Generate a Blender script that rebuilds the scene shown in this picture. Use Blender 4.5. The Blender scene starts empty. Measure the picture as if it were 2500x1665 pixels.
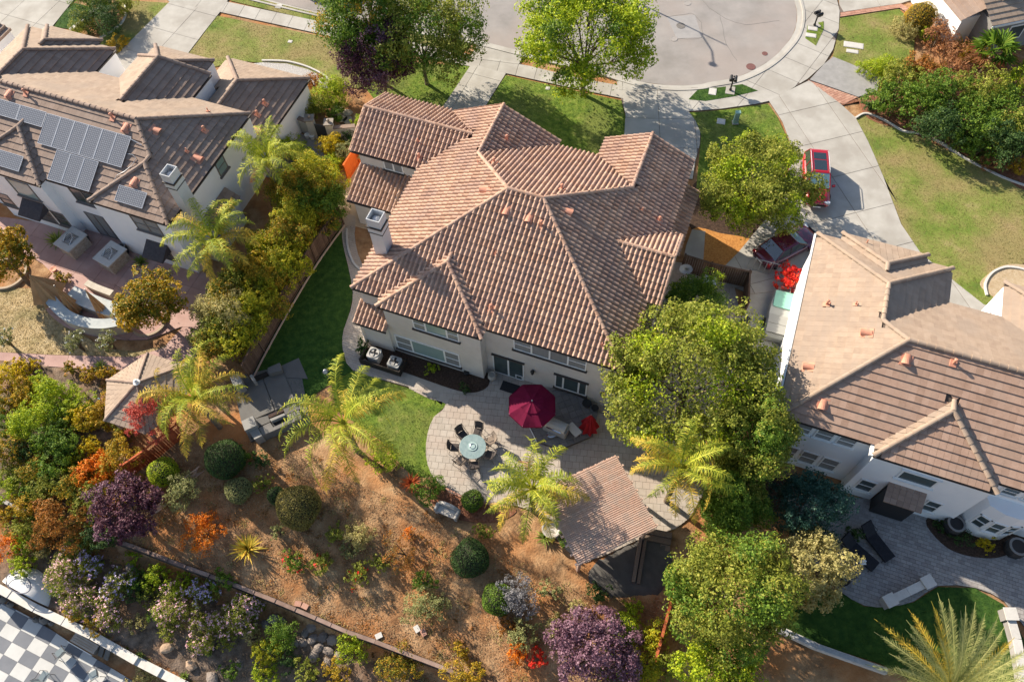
import bpy, math, random
import numpy as np
from mathutils import Vector, Matrix
from mathutils.geometry import tessellate_polygon

# ---------------------------------------------------------------- camera, light, exposure
SC = bpy.context.scene
COL = SC.collection
RAD = math.radians
CAMH, FPX, PITCH, ROLL, YAW = 42.0, 1900.0, RAD(60.0), RAD(2.4), RAD(-22.3)
SUN_AZ, SUN_EL = RAD(-41.5), RAD(28.3)      # azimuth towards which shadows fall, elevation

def _cam_axes():
    cp, sp, cr, sr = math.cos(PITCH), math.sin(PITCH), math.cos(ROLL), math.sin(ROLL)
    right, fwd, down = np.array([1, 0, 0.]), np.array([0, cp, -sp]), np.array([0, -sp, -cp])
    return cr*right+sr*down, -sr*right+cr*down, fwd
AX = _cam_axes()
cam = bpy.data.cameras.new('camera'); camo = bpy.data.objects.new('camera', cam); COL.objects.link(camo)
cam.sensor_width = 36.0; cam.lens = 36.0*FPX/2500.0; cam.clip_start = 1.0; cam.clip_end = 2000.0
_r, _d, _f = AX
camo.matrix_world = Matrix(((_r[0], -_d[0], -_f[0], 0), (_r[1], -_d[1], -_f[1], 0), (_r[2], -_d[2], -_f[2], CAMH), (0, 0, 0, 1)))
SC.camera = camo

world = bpy.data.worlds.new('World'); SC.world = world; world.use_nodes = True
wn = world.node_tree.nodes; wl = world.node_tree.links
sky = wn.new('ShaderNodeTexSky'); sky.sky_type = 'NISHITA'; sky.sun_disc = False
sky.sun_elevation = SUN_EL
_sd = Vector((-math.cos(SUN_AZ), -math.sin(SUN_AZ)))          # horizontal direction towards the sun
sky.sun_rotation = math.atan2(_sd.x, _sd.y)
sky.air_density = 1.0; sky.dust_density = 1.0
wl.new(sky.outputs[0], wn['Background'].inputs[0]); wn['Background'].inputs[1].default_value = 0.092
sun = bpy.data.lights.new('sun', 'SUN'); suno = bpy.data.objects.new('sun', sun); COL.objects.link(suno)
sun.energy = 5.0; sun.angle = RAD(0.55); sun.color = (1.0, 0.89, 0.74)
_dir = Vector((math.cos(SUN_AZ)*math.cos(SUN_EL), math.sin(SUN_AZ)*math.cos(SUN_EL), -math.sin(SUN_EL)))
suno.rotation_euler = _dir.to_track_quat('-Z', 'Y').to_euler(); suno.location = (-40, 40, 60)
SC.view_settings.view_transform = 'Standard'; SC.view_settings.look = 'None'
SC.view_settings.exposure = 1.0; SC.view_settings.gamma = 1.0; SC.view_settings.use_curve_mapping = False
SC.cycles.max_bounces = 6; SC.cycles.transparent_max_bounces = 6

# ---------------------------------------------------------------- survey: places measured on the ground
UA = np.array([math.cos(YAW), math.sin(YAW)]); UB = np.array([-math.sin(YAW), math.cos(YAW)])
def P(x, y, z=0.0):
    d = AX[0]*((x-1250)/FPX)+AX[1]*((y-832.5)/FPX)+AX[2]
    t = (z-CAMH)/d[2]
    return np.array([t*d[0], t*d[1], z])
def poly_xy(pts, z=0.0): return [tuple(P(x, y, z)[:2]) for x, y in pts]
TOPL = poly_xy([(-900, 820), (-300, 900), (0, 1010), (400, 1150), (620, 1150), (900, 1215), (1100, 1275), (1280, 1400), (1420, 1450), (1570, 1410), (1700, 1480), (1900, 1550), (2200, 1690), (2600, 1800), (3300, 1900)])
WALL2 = poly_xy([(-900, 1000), (-300, 1150), (0, 1222), (90, 1262), (250, 1314), (343, 1345), (466, 1392), (578, 1432), (679, 1472), (776, 1513), (850, 1545), (919, 1569), (1089, 1635), (1300, 1740), (1500, 1900)], -1.6)
WALL3 = poly_xy([(-900, 1080), (-300, 1290), (0, 1432), (119, 1496), (253, 1560), (357, 1620), (466, 1676), (700, 1800), (900, 1900)], -4.1)
def sdist(x, y, line):
    """signed distance to a polyline, positive on its downhill (camera) side"""
    best = np.full(np.shape(x), 1e9); sg = np.ones(np.shape(x))
    for (ax, ay), (bx, by) in zip(line[:-1], line[1:]):
        ex, ey = bx-ax, by-ay; L = ex*ex+ey*ey
        t = np.clip(((x-ax)*ex+(y-ay)*ey)/L, 0, 1)
        dx, dy = x-ax-t*ex, y-ay-t*ey; dd = np.hypot(dx, dy)
        s = np.where(ex*dy-ey*dx < 0, 1.0, -1.0)
        m = dd < best; best = np.where(m, dd, best); sg = np.where(m, s, sg)
    return best*sg
def hgt(x, y):
    x = np.asarray(x, float); y = np.asarray(y, float)
    d = sdist(x, y, TOPL); z = -0.21*np.maximum(d-0.3, 0)
    d2 = sdist(x, y, WALL2); east = np.clip((12.0-x)/6.0, 0, 1)
    z = z-1.15*np.clip(d2/0.3, 0, 1)*np.clip((9.0-x)/4.0, 0, 1)
    d3 = sdist(x, y, WALL3); flat = np.clip(d3/0.35, 0, 1)*np.clip((6.0-x)/4, 0, 1)
    z = np.maximum(z, -8.0)
    return z*(1-flat)+(-4.9)*flat
def H(x, y): return float(hgt(x, y))
def G(px, py, up=0.0):
    """the place `up` metres above the ground that is seen at this spot"""
    z = up
    for _ in range(14):
        p = P(px, py, z); z = 0.5*z+0.5*(H(p[0], p[1])+up)
    return np.array([p[0], p[1], z])

# ---------------------------------------------------------------- helpers
R = random.Random(7); RN = np.random.default_rng(11)
def link(o, parent=None):
    COL.objects.link(o)
    if parent is not None: o.parent = parent
    return o
def tag(o, label=None, cat=None, group=None, kind=None):
    if label: o['label'] = label
    if cat: o['category'] = cat
    if group: o['group'] = group
    if kind: o['kind'] = kind
    return o
def thing(name, loc, label, cat, group=None, rz=0.0):
    o = bpy.data.objects.new(name, None); o.empty_display_size = 0.3
    o.location = tuple(float(a) for a in loc); o.rotation_euler = (0, 0, rz)
    link(o); return tag(o, label, cat, group)

class MB:
    def __init__(s): s.v = []; s.f = []; s.m = []; s.r = []; s.mi = 0; s.rv = 0.0
    def add(s, vs, fs):
        b = len(s.v); s.v += [tuple(map(float, v)) for v in vs]
        for f in fs: s.f.append(tuple(b+i for i in f)); s.m.append(s.mi); s.r.append(s.rv)
        return s
    def box(s, x0, x1, y0, y1, z0, z1, rz=0.0, c=None, bev=0.0):
        if bev > 0: return s.prism([(x0+bev, y0), (x1-bev, y0), (x1, y0+bev), (x1, y1-bev), (x1-bev, y1), (x0+bev, y1), (x0, y1-bev), (x0, y0+bev)], z0, z1)
        vs = [(x, y, z) for z in (z0, z1) for x, y in ((x0, y0), (x1, y0), (x1, y1), (x0, y1))]
        if rz:
            cx, cy = c if c else ((x0+x1)/2, (y0+y1)/2); ca, sa = math.cos(rz), math.sin(rz)
            vs = [(cx+(x-cx)*ca-(y-cy)*sa, cy+(x-cx)*sa+(y-cy)*ca, z) for x, y, z in vs]
        return s.add(vs, [(0, 3, 2, 1), (4, 5, 6, 7), (0, 1, 5, 4), (1, 2, 6, 5), (2, 3, 7, 6), (3, 0, 4, 7)])
    def obox(s, c, ax, ay, az, hx, hy, hz):
        c, ax, ay, az = map(np.asarray, (c, ax, ay, az))
        vs = [c+i*hx*ax+j*hy*ay+k*hz*az for k in (-1, 1) for i, j in ((-1, -1), (1, -1), (1, 1), (-1, 1))]
        return s.add(vs, [(0, 3, 2, 1), (4, 5, 6, 7), (0, 1, 5, 4), (1, 2, 6, 5), (2, 3, 7, 6), (3, 0, 4, 7)])
    def prism(s, poly, z0, z1, bottom=True, zf=None):
        n = len(poly)
        a = sum(poly[i][0]*poly[(i+1) % n][1]-poly[(i+1) % n][0]*poly[i][1] for i in range(n))
        if a < 0: poly = poly[::-1]
        vs = [(x, y, z0) for x, y in poly]+[(x, y, z1) for x, y in poly]
        fs = [(i, (i+1) % n, n+(i+1) % n, n+i) for i in range(n)]
        if n <= 4: tri = [tuple(range(n))]
        else: tri = tessellate_polygon([[Vector((x, y, 0)) for x, y in poly]])
        for t in tri:
            t = tuple(t)
            if n > 4:
                p, q, r = (poly[i] for i in t)
                if (q[0]-p[0])*(r[1]-p[1])-(q[1]-p[1])*(r[0]-p[0]) < 0: t = t[::-1]
            fs.append(tuple(n+i for i in t))
            if bottom: fs.append(t[::-1])
        return s.add(vs, fs)
    def tube(s, pts, rads, n=8, cap=True):
        pts = [Vector(tuple(map(float, p))) for p in pts]; base = len(s.v)
        if not hasattr(rads, '__len__'): rads = [rads]*len(pts)
        ref = Vector((0.3, 0.2, 1)).normalized(); vs = []; fs = []
        for i, p in enumerate(pts):
            t = (pts[min(i+1, len(pts)-1)]-pts[max(i-1, 0)]).normalized()
            a = t.cross(ref if abs(t.dot(ref)) < .95 else Vector((1, 0, 0))).normalized(); b = t.cross(a)
            for k in range(n):
                th = 2*math.pi*k/n; vs.append(p+(a*math.cos(th)+b*math.sin(th))*rads[i])
        for i in range(len(pts)-1):
            for k in range(n):
                k2 = (k+1) % n; fs.append((i*n+k, i*n+k2, (i+1)*n+k2, (i+1)*n+k))
        if cap: fs.append(tuple(range(n))); fs.append(tuple((len(pts)-1)*n+k for k in range(n-1, -1, -1)))
        return s.add(vs, fs)
    def lathe(s, prof, c=(0, 0, 0), n=20, sx=1.0, sy=1.0, cap=True):
        vs = []; fs = []; m = len(prof)
        for r, z in prof:
            for k in range(n):
                th = 2*math.pi*k/n; vs.append((c[0]+r*math.cos(th)*sx, c[1]+r*math.sin(th)*sy, c[2]+z))
        for i in range(m-1):
            for k in range(n):
                k2 = (k+1) % n; fs.append((i*n+k, i*n+k2, (i+1)*n+k2, (i+1)*n+k))
        if cap and prof[0][0] > 1e-4: fs.append(tuple(range(n-1, -1, -1)))
        if cap and prof[-1][0] > 1e-4: fs.append(tuple((m-1)*n+k for k in range(n)))
        return s.add(vs, fs)
    def obj(s, name, mats, parent=None, smooth=False, loc=None, rz=None, mat4=None):
        me = bpy.data.meshes.new(name); me.from_pydata(s.v, [], s.f)
        if not isinstance(mats, (list, tuple)): mats = [mats]
        for m in mats: me.materials.append(m)
        if len(mats) > 1: me.polygons.foreach_set('material_index', s.m)
        if any(s.r):
            at = me.attributes.new('rnd', 'FLOAT', 'FACE'); at.data.foreach_set('value', s.r)
        if smooth: me.polygons.foreach_set('use_smooth', [True]*len(me.polygons))
        me.update(); o = bpy.data.objects.new(name, me); link(o, parent)
        if loc is not None: o.location = tuple(float(a) for a in loc)
        if rz is not None: o.rotation_euler = (0, 0, rz)
        return o
def fast_mesh(name, V, F, mats, parent=None, rnd=None, mi=None, smooth=False):
    """V (n,3) array, F (m,k) array of equal-sized faces"""
    me = bpy.data.meshes.new(name); n, (m, k) = len(V), F.shape
    me.vertices.add(n); me.vertices.foreach_set('co', np.ascontiguousarray(V, dtype=np.float32).ravel())
    me.loops.add(m*k); me.loops.foreach_set('vertex_index', np.ascontiguousarray(F, dtype=np.int32).ravel())
    me.polygons.add(m); me.polygons.foreach_set('loop_start', np.arange(0, m*k, k, dtype=np.int32))
    if mi is not None: me.polygons.foreach_set('material_index', np.asarray(mi, dtype=np.int32))
    if smooth: me.polygons.foreach_set('use_smooth', np.ones(m, dtype=bool))
    if rnd is not None:
        at = me.attributes.new('rnd', 'FLOAT', 'FACE'); at.data.foreach_set('value', np.asarray(rnd, dtype=np.float32))
    for x in (mats if isinstance(mats, (list, tuple)) else [mats]): me.materials.append(x)
    me.update(calc_edges=True); me.validate()
    o = bpy.data.objects.new(name, me); return link(o, parent)

# ---------------------------------------------------------------- materials
MATS = {}
def mat(name, cols, scale=3.0, rough=0.85, bump=0.0, bscale=None, rnd=0.0, trans=0.0, metal=0.0, detail=6.0, spec=0.3, c2=None, c2scale=0.4, c2amt=0.5, contrast=1.0, bdist=0.02, coat=0.0, stretch=None):
    """colour ramp over world-space noise (and a per-piece random value when rnd > 0)"""
    if name in MATS: return MATS[name]
    m = bpy.data.materials.new(name); m.use_nodes = True; nt = m.node_tree; N = nt.nodes; L = nt.links
    bs = N['Principled BSDF']; bs.inputs['Roughness'].default_value = rough; bs.inputs['Metallic'].default_value = metal
    bs.inputs['Specular IOR Level'].default_value = spec
    if coat: bs.inputs['Coat Weight'].default_value = coat
    geo = N.new('ShaderNodeNewGeometry'); pos = geo.outputs['Position']
    if stretch:
        mp = N.new('ShaderNodeMapping'); mp.inputs['Scale'].default_value = stretch[:3]
        mp.inputs['Rotation'].default_value = (0, 0, stretch[3] if len(stretch) > 3 else 0); L.new(pos, mp.inputs[0]); pos = mp.outputs[0]
    nz = N.new('ShaderNodeTexNoise'); nz.inputs['Scale'].default_value = scale; nz.inputs['Detail'].default_value = detail
    nz.inputs['Roughness'].default_value = 0.62; L.new(pos, nz.inputs['Vector']); fac = nz.outputs['Fac']
    mr = N.new('ShaderNodeMapRange'); mr.inputs['From Min'].default_value = 0.5-0.22/contrast; mr.inputs['From Max'].default_value = 0.5+0.22/contrast
    L.new(fac, mr.inputs[0]); fac = mr.outputs[0]
    if rnd > 0:
        at = N.new('ShaderNodeAttribute'); at.attribute_name = 'rnd'; oi = N.new('ShaderNodeObjectInfo')
        ad = N.new('ShaderNodeMath'); ad.operation = 'ADD'; L.new(at.outputs['Fac'], ad.inputs[0]); L.new(oi.outputs['Random'], ad.inputs[1])
        fr = N.new('ShaderNodeMath'); fr.operation = 'FRACT'; L.new(ad.outputs[0], fr.inputs[0])
        mx = N.new('ShaderNodeMix'); mx.inputs[0].default_value = rnd; L.new(fac, mx.inputs[2]); L.new(fr.outputs[0], mx.inputs[3]); fac = mx.outputs[0]
    cr = N.new('ShaderNodeValToRGB'); el = cr.color_ramp.elements
    while len(el) < len(cols): el.new(0.5)
    for i, c in enumerate(cols):
        el[i].position = i/max(1, len(cols)-1); el[i].color = (c[0], c[1], c[2], 1)
    L.new(fac, cr.inputs[0]); col = cr.outputs[0]
    if c2:
        n2 = N.new('ShaderNodeTexNoise'); n2.inputs['Scale'].default_value = c2scale; n2.inputs['Detail'].default_value = 4
        L.new(pos, n2.inputs['Vector']); m2 = N.new('ShaderNodeMapRange'); m2.inputs['From Min'].default_value = 0.45; m2.inputs['From Max'].default_value = 0.62
        m2.inputs['To Max'].default_value = c2amt; L.new(n2.outputs['Fac'], m2.inputs[0])
        mc = N.new('ShaderNodeMix'); mc.data_type = 'RGBA'; L.new(m2.outputs[0], mc.inputs[0]); L.new(col, mc.inputs[6]); mc.inputs[7].default_value = (*c2, 1); col = mc.outputs[2]
    L.new(col, bs.inputs['Base Color'])
    if bump > 0:
        nb = N.new('ShaderNodeTexNoise'); nb.inputs['Scale'].default_value = bscale or scale*4; nb.inputs['Detail'].default_value = 5; L.new(pos, nb.inputs['Vector'])
        bm = N.new('ShaderNodeBump'); bm.inputs['Strength'].default_value = bump; bm.inputs['Distance'].default_value = bdist
        L.new(nb.outputs['Fac'], bm.inputs['Height']); L.new(bm.outputs[0], bs.inputs['Normal'])
    if trans > 0:
        tr = N.new('ShaderNodeBsdfTranslucent'); L.new(col, tr.inputs[0]); ms = N.new('ShaderNodeMixShader'); ms.inputs[0].default_value = trans
        L.new(bs.outputs[0], ms.inputs[1]); L.new(tr.outputs[0], ms.inputs[2]); L.new(ms.outputs[0], N['Material Output'].inputs[0])
    MATS[name] = m; return m
def flat(name, c, rough=0.6, metal=0.0, spec=0.4, coat=0.0, bump=0.0):
    return mat(name, [tuple(x*0.93 for x in c), tuple(min(1, x*1.05) for x in c)], scale=2.5, rough=rough, metal=metal, spec=spec, coat=coat, bump=bump)
TERRA = mat('terracotta_tile', [(.26, .15, .105), (.41, .25, .17), (.52, .345, .245), (.36, .22, .17)], scale=5, rnd=.6, rough=.8, bump=.15, bscale=30, c2=(.30, .20, .17), c2scale=.8, c2amt=.45)
BRTILE = mat('brown_roof_tile', [(.20, .14, .11), (.275, .195, .15), (.34, .25, .20)], scale=3, rnd=.5, rough=.85, bump=.2, bscale=25, c2=(.27, .21, .175), c2amt=.5)
PKTILE = mat('pinkish_brown_roof_tile', [(.27, .17, .12), (.37, .24, .175), (.44, .30, .225)], scale=3, rnd=.5, rough=.85, bump=.2, bscale=25, c2=(.33, .235, .18), c2amt=.5, c2scale=.7)
TANTILE = mat('tan_roof_tile', [(.27, .195, .145), (.35, .26, .19), (.41, .31, .235)], scale=3, rnd=.45, rough=.85, bump=.2, bscale=25, c2=(.30, .235, .185), c2amt=.6, c2scale=.6)
UNDER = flat('roof_felt', (.16, .09, .07), .9)
FELT2 = flat('roof_felt_brown', (.10, .075, .06), .9)
STUCCO = mat('beige_stucco', [(.54, .50, .45), (.63, .59, .54)], scale=1.2, rough=.9, bump=.3, bscale=60, bdist=.01)
WHITE = mat('white_stucco', [(.78, .79, .80), (.85, .85, .85)], scale=1.0, rough=.9, bump=.25, bscale=60, bdist=.01)
WPAINT = flat('white_paint', (.78, .78, .76), .5)
TRIM = flat('dark_trim', (.05, .042, .038), .6)
GLASS = mat('window_glass', [(.035, .05, .055), (.07, .10, .10)], scale=.6, rough=.08, spec=.8)
GLASS2 = mat('window_glass_blind', [(.22, .31, .31), (.32, .40, .38)], scale=.6, rough=.15, spec=.6)
CURT = mat('window_curtain', [(.20, .21, .21), (.30, .30, .29)], scale=5, rough=.2, spec=.6, stretch=(8, 8, .3))
ORANGEV = mat('vent_clay', [(.52, .22, .14), (.62, .30, .20)], scale=4, rough=.7, bump=.1)
METAL = flat('grey_metal', (.45, .46, .47), .4, .7)
BLACK = flat('black_paint', (.02, .02, .022), .5)
CONC = mat('concrete', [(.33, .31, .275), (.41, .39, .35), (.475, .455, .415)], scale=1.3, rnd=.4, rough=.9, bump=.2, bscale=40, detail=9, c2=(.29, .265, .23), c2scale=.45, c2amt=.55)
CONC2 = mat('grey_concrete_pad', [(.36, .34, .31), (.46, .44, .40)], scale=1.3, rnd=.3, rough=.9, bump=.1, c2=(.28, .26, .23), c2scale=.8, c2amt=.5)  # grey side yard concrete with darker blotches
JOINT = flat('joint_sand', (.16, .13, .11), .95)

# ---------------------------------------------------------------- ground
def clip_half(poly, nx, ny, c):
    out = []; n = len(poly)
    for i in range(n):
        p, q = poly[i], poly[(i+1) % n]; a = p[0]*nx+p[1]*ny-c; b = q[0]*nx+q[1]*ny-c
        if a <= 0: out.append(p)
        if (a < 0 < b) or (b < 0 < a):
            t = a/(a-b); out.append(tuple(p[k]+t*(q[k]-p[k]) for k in range(len(p))))
    return out
def clip_rect(poly, x0, x1, y0, y1):
    for a in ((1, 0, x1), (-1, 0, -x0), (0, 1, y1), (0, -1, -y0)):
        poly = clip_half(poly, *a)
        if len(poly) < 3: return []
    return poly
def area(p): return 0.5*sum(p[i][0]*p[(i+1) % len(p)][1]-p[(i+1) % len(p)][0]*p[i][1] for i in range(len(p)))
def inside(x, y, poly):
    r = False; n = len(poly); j = n-1
    for i in range(n):
        if (poly[i][1] > y) != (poly[j][1] > y) and x < (poly[j][0]-poly[i][0])*(y-poly[i][1])/(poly[j][1]-poly[i][1])+poly[i][0]: r = not r
        j = i
    return r
def smooth(pts, n=4, closed=True):
    out = []; m = len(pts); rng = range(m) if closed else range(m-1)
    for i in rng:
        g = (lambda k: pts[k % m]) if closed else (lambda k: pts[min(max(k, 0), m-1)])
        p0, p1, p2, p3 = g(i-1), g(i), g(i+1), g(i+2)
        for k in range(n):
            t = k/n
            out.append(tuple(.5*(2*p1[a]+(p2[a]-p0[a])*t+(2*p0[a]-5*p1[a]+4*p2[a]-p3[a])*t*t+(3*p1[a]-p0[a]-3*p2[a]+p3[a])*t**3) for a in (0, 1)))
    if not closed: out.append(tuple(pts[-1]))
    return out
def sheet(name, px, z, m, sm=False, z0=-0.05, kind='structure', parent=None, xy=None):
    poly = xy or poly_xy(px, z)
    if sm: poly = smooth(poly, 4)
    b = MB().prism(poly, z0, z, bottom=False); o = b.obj(name, m, parent)
    if kind: o['kind'] = kind
    return o, poly
def slabs(name, poly, rot, su, sv, z, m, piece='slab', gap=0.02, base=JOINT, offset=0.0, th=0.03, jit=0.003, limit=300, mats=None, kind='structure', origin=(0, 0), rnd2=None):
    """a paved area: a base sheet of joints with every slab a piece of its own on it"""
    o = MB().prism(poly, min(-0.06, z-.2), z-th*.6, bottom=False).obj(name, base); o['kind'] = kind
    ca, sa = math.cos(rot), math.sin(rot)
    loc = [((x-origin[0])*ca+(y-origin[1])*sa, -(x-origin[0])*sa+(y-origin[1])*ca) for x, y in poly]
    xs = [p[0] for p in loc]; ys = [p[1] for p in loc]; cells = []
    for j in range(math.floor(min(ys)/sv), math.ceil(max(ys)/sv)):
        off = (offset*su if j % 2 else 0)
        for i in range(math.floor((min(xs)-off)/su), math.ceil((max(xs)-off)/su)):
            x0, y0 = i*su+off, j*sv
            c = clip_rect(loc, x0+gap/2, x0+su-gap/2, y0+gap/2, y0+sv-gap/2)
            if len(c) >= 3 and abs(area(c)) > .04*su*sv:
                cx, cy = x0+su/2, y0+sv/2; wx, wy = origin[0]+cx*ca-cy*sa, origin[1]+cx*sa+cy*ca
                cells.append((math.hypot(wx, wy), (wx, wy), [(origin[0]+a*ca-b*sa-wx, origin[1]+a*sa+b*ca-wy) for a, b in c], (i+j) % 2))
    vis = []
    for c in cells:
        q = _proj((c[1][0], c[1][1], z)); vis.append(0 if (-60 < q[0] < 2560 and -60 < q[1] < 1725) else 1)
    order = sorted(range(len(cells)), key=lambda k: (vis[k], cells[k][0])); rest = MB(); shared = {}
    for n, k in enumerate(order):
        d, (wx, wy), c, par = cells[k]; dz = R.uniform(-jit, jit)
        mm = mats[par] if mats else m
        if n < limit and not vis[k]:
            key = (par, len(c)) if len(c) == 4 and abs(abs(area(c))-(su-gap)*(sv-gap)) < 1e-5 else None
            if key and key in shared: q = bpy.data.objects.new(piece, shared[key]); link(q, o)
            else:
                q = MB().prism(c, -th, 0, bottom=False).obj(piece, mm, o)
                if key: shared[key] = q.data
            q.location = (wx, wy, z+dz)
        else:
            rest.mi = par if mats else 0; rest.rv = R.random(); rest.prism([(a+wx, b+wy) for a, b in c], z-th, z+dz, bottom=False)
    if rest.v:
        q = rest.obj(piece+'_field', mats or m, o); q['kind'] = 'stuff'
    return o
def _proj(p):
    q = np.array(p, float)-np.array([0, 0, CAMH]); w = q@AX[2]
    return 1250+FPX*(q@AX[0])/w, 832.5+FPX*(q@AX[1])/w

DIRT = mat('dry_soil', [(.13, .07, .034), (.26, .145, .07), (.39, .235, .12), (.49, .33, .18)], scale=1.1, rough=1, bump=.9, bscale=9, bdist=.05, detail=9, c2=(.40, .16, .05), c2scale=.33, c2amt=.75)
GCOL = mat('lawn_grass', [(.045, .09, .012), (.10, .165, .018), (.16, .225, .028), (.25, .25, .07)], scale=2.2, rough=1, bump=.7, bscale=18, bdist=.04, detail=8, c2=(.17, .16, .055), c2scale=.35, c2amt=.45)
GDRY = mat('dry_lawn', [(.08, .14, .02), (.15, .205, .033), (.22, .235, .06), (.32, .26, .12)], scale=.55, rough=1, bump=.7, bscale=16, bdist=.04, detail=8, c2=(.31, .215, .11), c2scale=.22, c2amt=.65)
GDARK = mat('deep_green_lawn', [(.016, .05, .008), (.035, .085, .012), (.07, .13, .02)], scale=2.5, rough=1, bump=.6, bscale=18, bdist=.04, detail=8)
STRAW = mat('dead_lawn', [(.16, .115, .05), (.34, .25, .12), (.46, .35, .19), (.52, .42, .25)], scale=2.6, rough=1, bump=.9, bscale=12, bdist=.05, detail=9, c2=(.12, .13, .05), c2scale=.5, c2amt=.5)
MULCH = mat('bark_mulch', [(.022, .014, .01), (.06, .036, .025), (.12, .075, .05)], scale=9, rough=1, bump=1, bscale=30, bdist=.05, detail=8)
MULCHR = mat('red_mulch', [(.12, .045, .025), (.24, .10, .055), (.33, .16, .10)], scale=7, rough=1, bump=1, bscale=30, bdist=.05)
ASPH = mat('asphalt', [(.22, .205, .19), (.28, .26, .245), (.335, .31, .29)], scale=.5, rough=.95, bump=.35, bscale=60, c2=(.33, .28, .25), c2scale=.15, c2amt=.6, detail=9)
ASPH2 = mat('old_grey_driveway', [(.25, .245, .235), (.33, .32, .31)], scale=2, rough=.95, bump=.4, bscale=50)
PINKC = mat('pink_stained_concrete', [(.33, .20, .175), (.43, .275, .24), (.50, .35, .31)], scale=.9, rough=.85, bump=.15, bscale=40, rnd=.3)
PAVER = mat('buff_paver', [(.35, .305, .255), (.42, .37, .315), (.48, .43, .37)], scale=2.5, rnd=.45, rough=.9, bump=.3, bscale=40, c2=(.42, .33, .27), c2scale=.5, c2amt=.5)
PAVERG = mat('grey_paver', [(.22, .20, .195), (.31, .29, .275), (.38, .36, .34)], scale=3, rnd=.6, rough=.9, bump=.4, bscale=40)
BRICK = mat('red_brick', [(.32, .16, .11), (.43, .235, .17), (.50, .31, .23)], scale=4, rnd=.6, rough=.9, bump=.3)

def axis(lo, hi, step, far):
    a = list(np.arange(lo, hi+1e-6, step)); s = step; x = lo
    left = []
    while x > -far: s *= 1.5; x -= s; left.append(x)
    x = hi; s = step; right = []
    while x < far: s *= 1.5; x += s; right.append(x)
    return np.array(left[::-1]+a+right)
gx = axis(-46, 46, .24, 700); gy = axis(1.0, 64, .24, 700)
XX, YY = np.meshgrid(gx, gy); ZZ = hgt(XX, YY)
_lump = (np.sin(XX*2.1+np.sin(YY*1.7)*1.3)*np.cos(YY*2.4+XX*.6)*.03+np.sin(XX*5.3+YY*3.1)*np.sin(YY*6.1-XX*2.2)*.018)
_lump += RN.normal(0, .012, XX.shape)
ZZ = np.where(ZZ < -0.02, ZZ+_lump, ZZ-0.0)
n0, n1 = XX.shape; idx = np.arange(n0*n1).reshape(n0, n1)
GF = np.stack([idx[:-1, :-1], idx[:-1, 1:], idx[1:, 1:], idx[1:, :-1]], -1).reshape(-1, 4)
gr = fast_mesh('ground', np.stack([XX, YY, ZZ-0.004], -1).reshape(-1, 3), GF, DIRT, smooth=True); gr['kind'] = 'structure'

ROADPX = [(-400, -260), (600, -12), (840, 44), (1110, 88), (1280, 128), (1450, 168), (1560, 200), (1640, 210), (1704, 208), (1733, 202), (1794, 191), (1845, 170), (1885, 144), (1917, 112), (1935, 87), (1944, 61), (1946, 32), (1939, 0), (1925, -60), (1850, -200), (1500, -300), (600, -350)]
road, _ = sheet('road', ROADPX, .012, ASPH)
# concrete gutter and kerb along the road edge
edge = smooth(poly_xy([(600, -12), (840, 44), (1110, 88), (1280, 128), (1450, 168), (1560, 200), (1640, 210), (1704, 208), (1733, 202), (1794, 191), (1845, 170), (1885, 144), (1917, 112), (1935, 87), (1944, 61), (1946, 32), (1939, 0), (1925, -60)]), 5, closed=False)
def offset_line(line, d):
    out = []
    for i, p in enumerate(line):
        a = line[max(0, i-1)]; b = line[min(len(line)-1, i+1)]; tx, ty = b[0]-a[0], b[1]-a[1]; L = math.hypot(tx, ty) or 1
        out.append((p[0]+ty/L*d, p[1]-tx/L*d))
    return out
def band(name, line, d0, d1, z0, z1, m, kind='structure', parent=None):
    a = offset_line(line, d0); c = offset_line(line, d1); b = MB(); n = len(a)
    for i in range(n-1):
        q = [a[i], a[i+1], c[i+1], c[i]]
        if abs(area(q)) > 1e-6: b.prism(q, z0, z1)
    o = b.obj(name, m, parent)
    if kind: o['kind'] = kind
    return o
band('road_channel', edge, 0.0, .42, -.02, .03, CONC)
kerb_line = edge
band('kerb', kerb_line, .42, .60, -.02, .125, CONC)
SW1 = poly_xy([(540, 4), (812, 62), (1125, 132), (1258, 155), (1414, 194), (1518, 212), (1600, 238), (1680, 244), (1680, 273), (1600, 262), (1518, 242), (1396, 217), (1233, 181), (1121, 159), (812, 92), (538, 32)])
slabs('sidewalk', SW1, RAD(-14), 1.5, 3.0, .085, CONC, gap=.03)
RING = poly_xy([(1652, 222), (1704, 220), (1738, 213), (1800, 202), (1853, 181), (1895, 154), (1930, 120), (1949, 92), (1958, 63), (1960, 32), (1953, 0), (1940, -60), (2020, -60), (2042, 0), (2049, 29), (2047, 72), (2033, 123), (2011, 159), (1971, 195), (1924, 224), (1877, 249), (1845, 256), (1760, 268), (1680, 274), (1676, 246)])
slabs('ring_pavement', RING, RAD(52), 2.0, 2.6, .086, CONC, gap=.03)
DR1 = poly_xy([(1500, 178), (1560, 206), (1640, 218), (1704, 216), (1684, 245), (1678, 272), (1697, 296), (1709, 325), (1708, 355), (1697, 395), (1690, 440), (1560, 430), (1440, 420), (1470, 370), (1524, 330), (1527, 280), (1516, 243)])
slabs('driveway', DR1, RAD(-5), 2.6, 2.9, .090, CONC, gap=.035)
DR2 = poly_xy([(1877, 249), (1899, 282), (1910, 300), (1928, 347), (1930, 400), (1900, 500), (1850, 560), (1800, 620), (1740, 680), (1830, 720), (1990, 700), (2100, 720), (2320, 780), (2500, 850), (2580, 820), (2520, 775), (2400, 745), (2330, 690), (2246, 619), (2199, 550), (2155, 433), (2134, 383), (2116, 343), (2087, 289), (2051, 256), (1975, 199), (1924, 224)])
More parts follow.
